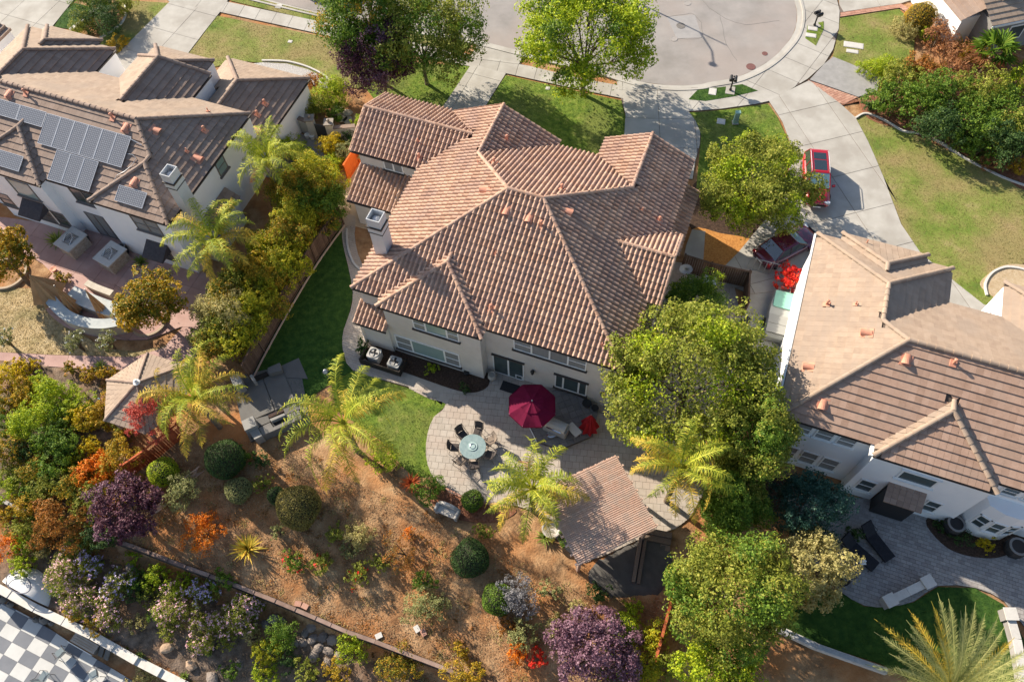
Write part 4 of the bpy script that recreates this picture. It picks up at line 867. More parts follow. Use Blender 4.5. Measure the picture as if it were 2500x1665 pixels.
def _unit(n):
    a = RN.normal(size=(n, 3)); return a/np.linalg.norm(a, axis=1, keepdims=True)
def leaves(name, parent, m, C, N, size, jit=.35, slim=.55, up=.45):
    """diamond leaves at points C with outward directions N"""
    n = len(C); nn = N*.65+RN.normal(0, .55, (n, 3))+np.array([0, 0, up]); nn /= np.linalg.norm(nn, axis=1, keepdims=True)
    t = np.cross(nn, _unit(n)); t /= np.linalg.norm(t, axis=1, keepdims=True)+1e-9; b = np.cross(nn, t)
    s = (size*RN.uniform(1-jit, 1+jit, n))[:, None]*.5
    fold = nn*s*.25
    V = np.stack([C-t*s, C-b*s*slim+fold, C+t*s, C+b*s*slim+fold], 1).reshape(-1, 3)
    F = np.arange(n*4).reshape(n, 4); return fast_mesh(name, V, F, m, parent, rnd=RN.random(n))
def crown_points(r, n, lobes, lobe_r=.42, shell=.32, flat=1.0, droop=0.0, low=-.35):
    """leaf positions over a crown of overlapping lobes; r = (rx, ry, rz)"""
    r = np.array(r, float); L = []
    for i in range(lobes):
        d = _unit(1)[0]
        while d[2] < low: d = _unit(1)[0]
        k = RN.uniform(.50, .78); L.append((d*k*r, lobe_r*RN.uniform(.7, 1.2)*r.mean()))
    L.append((np.zeros(3), .62*r.mean()))
    Cs = []; Ns = []; per = n/len(L); tot = sum(l[1]**2 for l in L)
    for c, lr in L:
        m = max(20, int(n*lr*lr/tot)); d = _unit(m); d = d[d[:, 2] > -.75]
        # small twigs: leaves gather in tufts
        tuft = max(6, len(d)//22); td = _unit(tuft); pick = RN.integers(0, tuft, len(d)); d2 = td[pick]+RN.normal(0, .17, (len(d), 3)); d2 /= np.linalg.norm(d2, axis=1, keepdims=True)
        rr = lr*(1-shell*RN.random(len(d))**1.6)*(1+.14*RN.normal(size=tuft)[pick]); p = c+d2*rr[:, None]*np.array([1, 1, flat]); Cs.append(p); Ns.append(d2)
    C = np.concatenate(Cs); N = np.concatenate(Ns); return C, N
def limbs(b, base, top, crown_r, n, r0, spread=.75, seed=0):
    rr = random.Random(seed); base, top = Vector(base), Vector(top); mid = base.lerp(top, .5)+Vector((rr.uniform(-.1, .1), rr.uniform(-.1, .1), 0))
    b.tube([base-Vector((0, 0, .15)), base+Vector((0, 0, .2)), mid, top], [r0*1.35, r0, r0*.8, r0*.6], 8)
    for i in range(n):
        a = 2*math.pi*i/n+rr.uniform(-.4, .4); e = rr.uniform(.1, 1.0); rad = spread*rr.uniform(.6, 1.0)
        end = top+Vector((math.cos(a)*crown_r[0]*rad*math.cos(e), math.sin(a)*crown_r[1]*rad*math.cos(e), crown_r[2]*(.2+.75*math.sin(e))))
        s = base.lerp(top, rr.uniform(.6, 1)); m_ = s.lerp(end, .5)+Vector((rr.uniform(-.2, .2), rr.uniform(-.2, .2), rr.uniform(0, .3)))
        b.tube([s, m_, end], [r0*.45, r0*.28, r0*.09], 6)
        for j in range(2):
            e2 = end+Vector((rr.uniform(-1, 1), rr.uniform(-1, 1), rr.uniform(0, .8)))*crown_r[0]*.25
            b.tube([m_, m_.lerp(e2, .6)+Vector((0, 0, .1)), e2], [r0*.2, r0*.12, r0*.04], 5)
def tree(px, py, hc, r, style, label, cat='tree', name='broadleaf_tree', size=.15, dens=1.0, lobes=16, group=None, trunk=.16, lobe_r=.42, n_limbs=8, style2=None, shell=.32, base=None, lean=(0, 0)):
    """px, py: where the crown's middle is seen; hc: its height above ground; r: crown half sizes"""
    c = G(px, py, hc); gz = c[2]-hc; r = np.array(r if hasattr(r, '__len__') else (r, r, r*.85), float)*1.17; dens *= 1.35; lobes = int(lobes*1.5); lobe_r *= .82
    bx, by = c[0]+lean[0], c[1]+lean[1]; gz = H(bx, by)
    o = thing(name, (bx, by, gz), label, cat, group); r = np.array(r if hasattr(r, '__len__') else (r, r, r*.85), float)
    n = int(dens*4*math.pi*r.mean()**2*1.9/(size*size*.5*.55*2)); cc = np.array([-lean[0], -lean[1], c[2]-gz])
    C, N = crown_points(r, n, lobes, lobe_r, shell=shell); C = C+cc; zmin = .12; C[:, 2] = np.maximum(C[:, 2], zmin+RN.random(len(C))*.1)
    if style2:
        k = RN.random(len(C)) < style2[1]; sel = (np.sin(C[:, 0]*1.7+px)+np.cos(C[:, 1]*1.9+C[:, 2]*1.3)+.6*RN.normal(size=len(C))) > style2[2] if len(style2) > 2 else k
        leaves('crown', o, LF[style], C[~sel], N[~sel], size); leaves('crown', o, LF[style2[0]], C[sel], N[sel], size)['label'] = style2[3] if len(style2) > 3 else style2[0]+' coloured leaves'
    else: leaves('crown', o, LF[style], C, N, size)
    b = MB(); limbs(b, (0, 0, 0), tuple(cc*np.array([1, 1, 1])-np.array([0, 0, r[2]*.45])), r, n_limbs, trunk, seed=int(px)); b.obj('trunk', BARK, o, smooth=True)
    return o
def shrub(px, py, r, style, label, hz=None, cat='shrub', name='shrub', size=.085, dens=1.0, lobes=7, group=None, flower=None, nf=60, fs=.11, ball=False, rz=None, lobe_r=.5, open_=False):
    if not ball: r = tuple(np.array(r)*1.18) if hasattr(r, '__len__') else r*1.18
    r = np.array(r if hasattr(r, '__len__') else (r, r, rz or r*.85), float); hz = r[2]*.8 if hz is None else hz
    c = G(px, py, hz); gz = H(c[0], c[1]); o = thing(name, (c[0], c[1], gz), label, cat, group); cc = np.array([0, 0, c[2]-gz])
    n = int(dens*4*math.pi*r.mean()**2*(1.5 if not open_ else .7)/(size*size*.55))
    if ball:
        d = _unit(int(n*1.1)); q0_, q1_ = RN.uniform(0, 6, 2); rr = 1+.05*np.sin(d[:, 0]*4+d[:, 1]*3+q0_)+.035*np.sin(d[:, 2]*6+d[:, 0]*5+q1_)-.12*RN.random(len(d))**2; C = d*rr[:, None]*r; N = d
        core = MB(); core.lathe([(r[0]*.9*math.cos(a), r[2]*.9*math.sin(a)) for a in np.linspace(-1.5, 1.5, 10)], (0, 0, cc[2]), 16); core.obj('inner_growth', flat('dark_twigs', (.03, .028, .015), .95), o)
    else: C, N = crown_points(r, n, lobes, lobe_r)
    C = C+cc; C[:, 2] = np.maximum(C[:, 2], .03+RN.random(len(C))*.06)
    leaves('foliage', o, LF[style], C, N, size)
    if flower:
        k = RN.choice(len(C), min(nf, len(C)), replace=False); k = k[(C[k][:, 2] > cc[2]-.1*r[2])]; Cf = C[k]+N[k]*.05; Cf = np.repeat(Cf, 5, 0)+RN.normal(0, fs*.45, (len(k)*5, 3))
        leaves('flowers', o, FLOW[flower], Cf, np.repeat(N[k], 5, 0), fs, slim=.9, up=.8)
    b = MB(); rr = random.Random(int(px*7+py))
    for i in range(5 if not ball else 1):
        a = rr.uniform(0, 6.28); b.tube([(0, 0, -.1), (math.cos(a)*r[0]*.15, math.sin(a)*r[1]*.15, cc[2]*.5), (math.cos(a)*r[0]*.5, math.sin(a)*r[1]*.5, cc[2]+r[2]*.2)] if not ball else [(0, 0, -.1), (0, 0, cc[2])], [.05, .035, .012] if not ball else [.07, .05], 5)
    b.obj('stem', BARK, o); return o

def frond_mesh(name, parent, m, az, el, L, droop, npair=46, leaf=.55, width=.035, hang=.9, seed=0, roll=0, tip=0.0, stiff=False, base=(0, 0, 0), rnd0=0.0):
    rr = np.random.default_rng(seed); n = 15; pts = [np.array(base, float)]; e = el; seg = L/(n-1); ha = np.array([math.cos(az), math.sin(az), 0])
    dirs = []
    curl = float(rr.normal(0, .07)) if not stiff else 0.0; az0 = az
    for i in range(n-1):
        az0 += curl; ha = np.array([math.cos(az0), math.sin(az0), 0]); d = ha*math.cos(e)+np.array([0, 0, math.sin(e)]); dirs.append(d); pts.append(pts[-1]+d*seg); e -= droop*seg*(.35+1.3*i/n)/(1+.0*L); e = max(e, -1.45)
    dirs.append(dirs[-1]); pts = np.array(pts); dirs = np.array(dirs); V = []; F = []; rn = []
    side = np.array([-math.sin(az), math.cos(az), 0])
    for i in range(n):
        w = .035*(1-i/n)+.008; V += [pts[i]-side*w, pts[i]+side*w]
        if i: a = 2*i; F.append((a-2, a-1, a+1, a)); rn.append(min(.99, .55+rnd0))
    ts = np.linspace(.13, .995, npair)
    for k, t in enumerate(ts):
        x = t*(n-1); i = min(int(x), n-2); f = x-i; p = pts[i]*(1-f)+pts[i+1]*f; d = dirs[i]
        ll = leaf*(math.sin(math.pi*min(1, .12+t*.95))**.55)*rr.uniform(.7, 1.2)
        for sg in (-1, 1):
            fw = .35+.5*t if not stiff else .75+.5*t
            v = side*sg*rr.uniform(.75, 1.05)+d*fw*rr.uniform(.6, 1.4)+np.array([0, 0, rr.uniform(-.45, .65) if not stiff else .30]); v /= np.linalg.norm(v)
            h = hang*rr.uniform(.7, 1.2); q1 = p+v*ll*.5; v2 = v+np.array([0, 0, -h]); v2 /= np.linalg.norm(v2); q2 = q1+v2*ll*.5
            wv = d*width*rr.uniform(.7, 1.2); b = len(V); V += [p-wv*.6, p+wv*.6, q1+wv, q1-wv, q2+wv*.15, q2-wv*.15]; F += [(b, b+1, b+2, b+3), (b+3, b+2, b+4, b+5)]
            c = min(.99, max(0.01, (rr.normal(.05, .08) if rr.random() < .45 else rr.normal(.55, .15))+tip*t*.8+rnd0)); rn += [c, min(.99, c+.15)]
    V = np.array(V); F = np.array(F); return fast_mesh(name, V, F, m, parent, rnd=rn)
def palm(px, py, hc, L, label, n=25, seed=1, group='queen palms in the gardens', style='palm', gold=.35, leaf=.55, azs=None, name='queen_palm', trunk=.15, hang=1.0, droop=.72):
    c = G(px, py, hc); gz = H(c[0], c[1]); o = thing(name, (c[0], c[1], gz), label, 'palm tree', group); rr = random.Random(seed)
    L *= 1.28; leaf *= 1.1; hang *= 1.6; hgt_ = c[2]-gz; b = MB(); k = max(6, int(hgt_*4))
    b.tube([(0, 0, -.2)]+[(0, 0, hgt_*i/k) for i in range(1, k+1)], [trunk*1.25]+[trunk*(1.05 if i % 2 else .95) for i in range(k)], 10); b.obj('trunk', PBARK, o, smooth=False)
    s = MB(); s.lathe([(trunk*.9, -.5), (trunk*1.3, -.1), (trunk*.9, .25), (.03, .6)], (0, 0, hgt_), 10); s.obj('crownshaft', LF['olive'], o)
    ga = 2.399963
    for i in range(n):
        t = i/n; az = (azs[i] if azs and i < len(azs) else i*ga+rr.uniform(-.25, .25)); el = 1.30-1.15*t+rr.uniform(-.18, .18); Li = L*(.62+.42*math.sin(math.pi*min(1, .25+t*.75)))*rr.uniform(.9, 1.08)
        g = rr.random() < gold and t > .3
        frond_mesh('frond', o, LF['redbrown' if (t > .9 and rr.random() < .4) else 'palmgold' if g else style], az, el, Li, droop*(3.6/L)*rr.uniform(.85, 1.15), seed=seed*97+i, leaf=leaf, hang=hang, tip=.35 if g else .28, base=(math.cos(az)*.08, math.sin(az)*.08, hgt_+.15), npair=int(17*Li)+8, width=.019, rnd0=-.05+.12*t)
    return o
def spiky(px, py, r, n, style, label, hz=0.12, cat='plant', name='spiky_plant', width=.045, up=(.15, 1.3), group=None, bend=.3, style2=None):
    """a rosette of sword leaves, each of them a piece when large enough"""
    c = G(px, py, hz); gz = H(c[0], c[1]); o = thing(name, (c[0], c[1], gz), label, cat, group); rr = random.Random(int(px+py*3))
    b = MB(); b.rv = .01
    for i in range(n):
        a = i*2.4+rr.uniform(-.2, .2); e = up[0]+(up[1]-up[0])*((i+.5)/n)**.8; L = r*rr.uniform(.8, 1.15)*(1 if e < 1 else .85); d = np.array([math.cos(a)*math.cos(e), math.sin(a)*math.cos(e), math.sin(e)]); s = np.array([-math.sin(a), math.cos(a), 0])*width
        p = np.array([0, 0, .03]); q = p+d*L*.55; t = q+(d-np.array([0, 0, bend*(1.2-e*.6)]))*L*.45; b.rv = min(.99, .02+.9*rr.random())
        up_ = np.array([0, 0, width*.5])
        b.add([p-s*.6, p+s*.6, q+s, q-s, t, q-up_], [(0, 1, 2, 3), (3, 2, 4)])
    b.obj('sword_leaves', LF[style], o)
    return o
def fan_palm(px, py, hc, r, label, n=16, seed=3, skirt=True, cat='palm tree', name='fan_palm', style='green'):
    c = G(px, py, hc); gz = H(c[0], c[1]); o = thing(name, (c[0], c[1], gz), label, cat); rr = random.Random(seed); hh = c[2]-gz
    b = MB(); b.tube([(0, 0, -.1), (0, 0, hh*.5), (0, 0, hh)], [.16, .14, .13], 9); b.obj('trunk', PBARK, o)
    for i in range(n):
        a = i*2.4; e = 1.2-1.5*i/n; st = r*.45; d = np.array([math.cos(a)*math.cos(e), math.sin(a)*math.cos(e), math.sin(e)]); p = np.array([0, 0, hh])+d*st
        f = MB(); f.rv = .3; s = np.array([-math.sin(a), math.cos(a), 0]); u = np.cross(d, s); K = 13; f.add([np.array([0, 0, hh])-s*.02, np.array([0, 0, hh])+s*.02, p+s*.02, p-s*.02], [(0, 1, 2, 3)])
        for k in range(K):
            th = -1.9+3.8*k/(K-1); dd = d*math.cos(th)+s*math.sin(th); nn_ = np.cross(dd, u); w = nn_*.045*r; q = p+dd*r*.38; t = p+dd*r*.62*rr.uniform(.9, 1.1)-np.array([0, 0, .12*r]); f.rv = rr.uniform(.1, .95)
            f.add([p, q+w+u*.02, t, q-w-u*.02], [(0, 1, 2), (0, 2, 3)])
        f.obj('fan_leaf', LF[style if i < n*.75 or not skirt else 'redbrown'], o)
    return o
# ---- big trees
tree(1432, 92, 5.2, (4.9, 4.7, 3.5), 'lime', 'bright lime green street tree whose branches show through its open middle', size=.19, dens=.95, lobes=28, lobe_r=.28, n_limbs=13, trunk=.2, style2=('green', .3, 1.0))
tree(880, 40, 5.6, (2.6, 2.6, 4.8), 'green', 'tall dark green columnar tree behind the plum tree at the street', size=.17, dens=.85, lobes=18, lobe_r=.40, style2=('amber', .2, 1.1))
tree(1025, 85, 4.6, (4.0, 3.7, 3.6), 'olive', 'green and ochre street tree between the plum tree and the front walk', size=.18, dens=.8, lobes=20, lobe_r=.34, style2=('green', .3, .3))
tree(925, 150, 3.2, (2.7, 2.5, 3.0), 'plum', 'dark purple leaved plum tree above the gable at the back left of the tiled roof', size=.13, lobes=14, style2=('plumlight', .25, 1.0))
tree(1852, 447, 3.4, (4.0, 3.8, 2.9), 'olive', 'broad yellow green tree beside the driveway with the red car', size=.15, lobes=30, lobe_r=.27, style2=('lime', .3, .6))
tree(1690, 925, 5.2, (4.7, 4.2, 3.9), 'olive', 'large olive green tree covering the right back corner of the tiled house', size=.16, dens=.9, lobes=34, lobe_r=.25, style2=('lime', .3, .9))
tree(1560, 870, 3.4, (1.6, 1.5, 2.2), 'olive', 'slim light green tree touching the right end of the back wall', size=.15, lobes=10)
tree(1830, 1065, 4.2, (2.0, 2.4, 3.9), 'olive', 'dense dark green upright tree at the left wall of the right white house', size=.12, dens=1.1, lobes=22, lobe_r=.3, style2=('green', .5, .6))
tree(1790, 1225, 3.0, (1.7, 1.8, 2.8), 'green', 'deep green tree behind the right palm and the red fence', size=.12, dens=1.1, lobes=18, lobe_r=.32, style2=('olive', .5, .7))
tree(1785, 1450, 4.0, (3.1, 3.0, 3.6), 'olive', 'big rounded green tree at the lower right between fence and patio', size=.13, dens=1.0, lobes=30, lobe_r=.27, style2=('green', .3, .4))
tree(1975, 1385, 2.9, (1.9, 1.8, 2.3), 'tan', 'pale beige leaved tree beside the dark loungers', size=.13, dens=.75, lobes=16, lobe_r=.34)
tree(1965, 1240, 2.6, (1.9, 1.7, 2.2), 'bluegreen', 'blue green oleander in shade at the near left corner of the grey patio', cat='shrub', name='oleander', size=.12, dens=.8, lobes=14)
tree(1760, 1610, 2.2, (1.9, 1.6, 1.9), 'lime', 'bright green shrubby tree at the bottom edge below the big round tree', size=.13, dens=.9, lobes=14, style2=('green', .3, .5))
tree(1695, 735, 2.2, (1.7, 1.5, 1.8), 'green', 'glossy green small tree in the narrow side yard by the fence', size=.11, lobes=12, style2=('lime', .3, 1.1))
tree(362, 738, 2.5, (2.25, 2.0, 1.9), 'amber', 'round amber and green tree in a stone ring beside the pink patio', size=.15, lobes=22, lobe_r=.30, style2=('gold', .3, .6))
tree(8, 628, 2.9, (2.0, 1.9, 1.8), 'amber', 'large amber green tree cut by the left edge of the view', size=.15, lobes=22, lobe_r=.30, style2=('gold', .3, .4))
# hedge trees along the left fence
HD = [(768, 432, 1.45, 3.0, 'hedge'), (735, 455, 1.7, 2.9, 'amber'), (770, 500, 1.5, 2.7, 'green'), (715, 525, 1.5, 2.6, 'hedge'), (700, 575, 1.4, 2.6, 'amber'), (660, 615, 1.4, 2.5, 'hedge'), (690, 650, 1.2, 2.3, 'hedge'), (635, 665, 1.4, 2.4, 'gold'), (630, 720, 1.3, 2.3, 'hedge'), (570, 700, 1.4, 2.3, 'olive'), (590, 770, 1.2, 2.2, 'hedge'), (545, 760, 1.5, 2.4, 'tan'), (520, 810, 1.3, 2.2, 'olive'), (560, 830, 1.1, 2.0, 'hedge')]
HL = ['topmost', 'second', 'third', 'fourth', 'fifth', 'sixth', 'seventh', 'eighth', 'ninth', 'tenth', 'eleventh', 'twelfth', 'thirteenth', 'lowest']
HN = {'hedge': 'yellow green', 'amber': 'amber tinged', 'green': 'dark green', 'gold': 'golden', 'olive': 'dull olive', 'tan': 'pale straw coloured'}
for i, (x, y, r, h, s) in enumerate(HD):
    tree(x+10, y+6, h*.72, (r*1.3, r*1.3, h*.68), s, HL[i]+' tall hedge tree along the fence left of the tiled house, '+HN[s], name='hedge_tree', size=.11, dens=.9, lobes=13, lobe_r=.38, n_limbs=4, trunk=.07, group='hedge trees along the left fence', style2=(('amber' if s != 'amber' else 'hedge'), .3, 1.0))
# hedge right of the right-hand driveway
RD = [(2195, 205, 1.7, 'olive'), (2250, 180, 1.5, 'rust'), (2320, 150, 1.7, 'redbrown'), (2290, 95, 1.5, 'redbrown'), (2140, 245, .95, 'dark'), (2185, 245, 1.7, 'green'), (2250, 255, 1.9, 'green'), (2320, 240, 2.0, 'green'), (2400, 230, 2.0, 'olive'), (2290, 310, 1.9, 'dark'), (2370, 300, 2.1, 'green'), (2450, 280, 2.2, 'green'), (2440, 350, 2.0, 'dark'), (2500, 330, 2.2, 'olive'), (2500, 200, 1.8, 'lime'), (2390, 360, 1.4, 'green'), (2060, 250, .0, 'dark')]
RL_ = ['olive bush nearest the small grey driveway', 'rusty bush behind the row beside the dry lawn', 'large red brown bush in front of the corner house', 'thin red brown bush along the stone wall', 'small rounded dark bush at the driveway end of the row', 'first tall green bush of the row above the lawn', 'second tall green bush of the row above the lawn', 'third green bush standing in the back row', 'olive bush at the foot of the fan palm', 'darkest bush in the middle of the long row', 'broad green bush right of the darkest one', 'broad green bush at the right edge of the view', 'low dark bush above the curved lawn edging', 'olive bush cut by the right edge of the view', 'lime green bush at the right edge by the grey wall', 'small green bush tucked under the broad ones', '']
for (x, y, r, s), lb in zip(RD, RL_):
    if r > 0: shrub(x, y, (r, r*.95, r*.85), s, lb, name='bush', hz=r*.8, size=.14, lobes=14, lobe_r=.36, dens=.8 if s != 'redbrown' else .45, group='bushes in the bed right of the driveway')
shrub(2248, 42, (1.15, 1.15, 1.1), 'gold', 'trimmed golden globe shrub at the top of the right front garden', ball=True, size=.09, hz=1.2, name='globe_shrub', dens=.9)
for x, y, r, l in [(2125, 165, .75, 'low yellow green mound at the edge of the upper right lawn'), (2160, 168, 1.0, 'wider yellow green mound next to the tall bushes')]: shrub(x, y, (r*1.3, r, r*.6), 'lime', l, name='mounding_shrub')
for x, y, r, s, l in [(2212, 70, .9, 'tan', 'grey brown low shrub left of the golden globe shrub'), (2262, 88, .7, 'lime', 'small bright shrub under the golden globe shrub'), (2425, 392, .8, 'redbrown', 'brown flowering shrub by the curved edging, left one'), (2492, 408, .8, 'gold', 'brown and gold shrub by the curved edging at the right edge'), (2375, 130, .9, 'gold', 'golden grass like shrub beside the fan palm')]: shrub(x, y, r, s, l)
spiky(2365, 105, 1.3, 60, 'palmgold', 'tall golden sword leaved plant left of the fan palm', hz=.8, width=.05)
fan_palm(2425, 130, 2.2, 1.9, 'small fan palm with a brown skirt in front of the grey wall', style='green')
# upper left corner plants
for x, y, r, s, l in [(240, 50, 1.5, 'dark', 'dark shrub by the white edging at the top left'), (205, 60, 1.0, 'olive', 'olive shrub between bright lawn and dark shrub'), (225, 12, 1.6, 'green', 'green tree top cut by the top edge at the left'), (300, 10, 1.0, 'olive', 'small shrub at the top edge beside the left driveway'), (285, 105, .7, 'gold', 'small yellow weed clump beside the left driveway'),
                      (800, 225, 1.3, 'lime', 'pale green shrub left of the plum tree'), (775, 255, 1.1, 'olive', 'loose shrub over the stepping stones'), (815, 275, .8, 'green', 'shrub left of the stepping stones'), (880, 300, .6, 'lime', 'small yellow green shrub at the gable wall'), (765, 205, .8, 'rust', 'brownish shrub at the end of the pebble strip'), (812, 360, 1.0, 'yellow', 'bright yellow shrub in the side courtyard'), (845, 385, .9, 'sage', 'grey green shrub beside the orange gate'), (815, 400, .9, 'lime', 'light green shrub below the bright yellow one'), (725, 370, 1.1, 'lime', 'lime green shrub between the first palm and the courtyard'), (850, 345, .7, 'dark', 'dark shrub behind the yellow one near the low wall')]:
    shrub(x, y, r, s, l, size=.10, lobes=8)
spiky(765, 250, .9, 40, 'agave', 'dark sword leaved plant at the corner of the left garage', hz=.5)
# left garden jungle below the pink path
JG = [(18, 930, 1.1, 'yellow'), (60, 900, .8, 'yellow'), (60, 960, 1.0, 'gold'), (20, 985, .9, 'amber'), (100, 940, .9, 'lime'), (130, 985, 1.3, 'lime'), (95, 1040, 1.4, 'lime'), (150, 1080, 1.2, 'green'), (200, 1030, .9, 'yellow'), (240, 1020, 1.0, 'gold'), (135, 1130, 1.2, 'green'), (25, 1100, 1.1, 'amber'), (40, 1160, 1.0, 'olive'), (215, 912, .55, 'gold'), (262, 915, .6, 'gold'), (215, 1085, .6, 'yellow'), (235, 1150, 1.2, 'orange'), (200, 1190, 1.2, 'amber'), (290, 1120, 1.2, 'gold'), (160, 1270, 1.4, 'rust'), (215, 1230, 1.2, 'olive'), (250, 1300, 1.0, 'dark'), (75, 1290, 1.1, 'olive'), (60, 1330, .8, 'lime'), (20, 1260, .8, 'gold'), (10, 1040, .9, 'green'), (300, 1055, .7, 'gold'), (80, 1200, .9, 'green'), (120, 1220, .8, 'rust'), (170, 900, .5, 'amber'), (60, 1095, .9, 'dark'), (260, 1200, .9, 'gold'), (20, 1200, .9, 'lime'), (190, 1130, .8, 'lime')]
JW = ['at the left edge under the pink path', 'close under the pink path', 'left of the agaves', 'cut by the left edge', 'right below the path end', 'above the largest lime bush', 'largest in the left garden', 'right of the largest lime bush', 'between lime bush and gazebo', 'against the gazebo roof edge', 'below the largest lime bush', 'at the left edge in the middle of the slope', 'low at the left edge', 'left one of the two round ones beside the path', 'right one of the two round ones beside the path', 'small upright one below the gazebo', 'at the left end of the red fence', 'above the purple tree', 'directly left of the red fence', 'over the wall with red tips', 'between the purple tree and the rusty one', 'in shade below the purple tree', 'left of the rusty bush', 'above the white dome', 'low at the left edge by the wall', 'at the left edge in mid garden', 'just right of the blue hose', 'in the gap above the wall', 'left of the purple tree top', 'beside the path and lawn edge', 'in the shaded hollow', 'touching the purple tree', 'at the wall by the left edge', 'between the two green ones']
JC = {'yellow': 'yellow', 'gold': 'golden', 'lime': 'lime green', 'amber': 'amber and green', 'green': 'fresh green', 'olive': 'olive green', 'orange': 'orange', 'rust': 'rust red and green', 'dark': 'dark green'}
for (x, y, r, s), w in zip(JG, JW): shrub(x, y, (r, r, r*.75), s, JC[s]+' garden shrub '+w, size=.105, lobes=12, dens=.9, lobe_r=.40, group='shrubs on the left garden slope')
for x, y, r, s, l in [(372, 1010, 1.6, 'maple', 'red leaved maple leaning over the gazebo roof corner'), (305, 1240, 1.9, 'plum', 'round purple plum tree in the lower left garden'), (1445, 1595, 2.15, 'plumlight', 'large dusty purple smoke tree at the bottom of the slope')]:
    tree(x, y, 2.2 if s != 'maple' else 2.4, (r, r, r*.8), s, l, size=.12 if s != 'maple' else .09, lobes=18, lobe_r=.34, dens=.8 if s != 'maple' else .45, style2=('plumlight', .2, 1.2) if s == 'plum' else None)
# clipped balls
for x, y, r, s, l in [(727, 1238, 1.22, 'topiary', 'largest clipped olive brown ball shrub on the slope'), (581, 1197, .74, 'sage', 'small grey clipped ball shrub on the slope'), (1149, 1362, 1.0, 'dark', 'dark green clipped ball shrub below the stone bench'), (548, 1122, 1.1, 'dark', 'dark variegated ball shrub beside the outdoor fireplace'), (397, 1152, .82, 'lime', 'yellow green ball shrub at the end of the red fence'), (1520, 1538, .85, 'lime', 'bright green ball shrub beside the purple smoke tree'), (1215, 1462, .85, 'green', 'bright green half ball shrub beside the grey one'), (1153, 1222, .6, 'green', 'small green ball shrub right of the stone bench'), (675, 1210, .5, 'dark', 'small dark ball half hidden behind the largest ball')]:
    shrub(x, y, (r, r, r*.95), s, l, ball=True, hz=r*.85, name='ball_shrub', size=.075, dens=1.15, group='clipped ball shrubs' )
SL = [(440, 1205, .95, 'sage', 'soft green round shrub left of the grey ball'), (1255, 1455, 1.0, 'grey', 'silver grey shrub with tiny leaves on the lower slope'), (1042, 1485, .95, 'sage', 'round sage green shrub alone on the lower slope'), (1045, 1195, .85, 'green', 'dense green cone shrub at the patio edge'), (880, 1300, .75, 'tan', 'wispy grey olive shrub under the big palm'), (500, 1300, .95, 'orange', 'flaming orange red shrub on the dry slope'), (985, 1345, .95, 'rust', 'red brown open shrub in the middle of the slope'), (1040, 1420, .6, 'green', 'small green shrub between open shrub and sage one'), (720, 1365, .6, 'green', 'rose bush with red flowers above the retaining wall'), (780, 1385, .65, 'olive', 'green rose bush next to the one with red flowers'), (880, 1405, .6, 'olive', 'rose bush with orange red flowers on the slope'), (930, 1375, .5, 'olive', 'small rose bush left of the open brown shrub'), (1460, 1450, .6, 'dark', 'low dark shrub below the steps'), (1550, 1490, .55, 'lime', 'yellow green shrub next to the red fence'), (1285, 1545, .8, 'sage', 'sage shrub left of the smoke tree'), (1270, 1590, .6, 'orange', 'orange tinted shrub below the sage shrub'), (975, 1625, 1.0, 'amber', 'yellow and orange bush at the bottom edge, left one'), (1130, 1640, .9, 'gold', 'yellow and orange bush at the bottom edge, right one'), (865, 1590, .85, 'lime', 'bright green bush below the retaining wall'), (1570, 1620, 1.1, 'hedge', 'yellow green bush right of the purple smoke tree'), (1500, 1640, .8, 'green', 'green bush at the bottom edge below the smoke tree'), (700, 1545, .9, 'green', 'green shrub among the boulders'), (650, 1595, .8, 'hedge', 'mossy yellow green shrub left of the boulders'), (700, 1610, .6, 'dark', 'dark green shrub below the mossy one'), (640, 1650, .7, 'lime', 'small lime palm like clump at the bottom edge'), (385, 1410, .75, 'lime', 'lime green shrub below the wall in shade'), (430, 1440, .6, 'lime', 'second lime green shrub below the wall'), (330, 1445, .7, 'dark', 'dark green shrub right of the mauve flowers'), (350, 1650, .7, 'tan', 'feathery pale grass clump at the white wall'), (930, 1130, .9, 'lime', 'short feathery cycad beside the big palm'), (1380, 1310, .6, 'green', 'dark green shrub at the pavilion corner'), (640, 1120, .5, 'dark', 'low dark shrub right of the variegated ball'), (240, 1090, .5, 'yellow', 'yellow shrub under the gazebo edge'), (1310, 1610, .5, 'red', 'small red leaved shrub left of the smoke tree'), (1000, 1300, .3, 'orange', 'tiny orange shrub above the brown one'), (2085, 1305, .5, 'dark', 'low dark shrub in front of the clipped patio bed'), (2345, 1300, .6, 'dark', 'dark spiky shrub in the rounded patio bed'), (2410, 1330, .45, 'yellow', 'bright yellow small shrub in the patio bed'), (2300, 1280, .4, 'dark', 'small dark shrub at the bed edge'), (1985, 1185, .5, 'dark', 'dark shrub under the white house windows'), (2480, 1250, .6, 'dark', 'dark green shrub at the bow window'), (330, 545 , .0, 'dark', ''), (1050, 905, .4, 'lime', 'small light green plant in the mulch bed at the back wall'), (885, 845, .55, 'dark', 'dark green shrub beside the air conditioners'), (1135, 945, .35, 'dark', 'dark low plant near the house corner in the mulch')]
for x, y, r, s, l in SL:
    if r <= 0: continue
    fl = ('red', 10, .1) if 'red flowers' in l else ('orange', 10, .1) if 'orange red flowers' in l else None
    shrub(x, y, r, s, l, size=.085, lobes=8, dens=.8 if s != 'rust' else .35, flower=fl[0] if fl else None, nf=fl[1] if fl else 0)
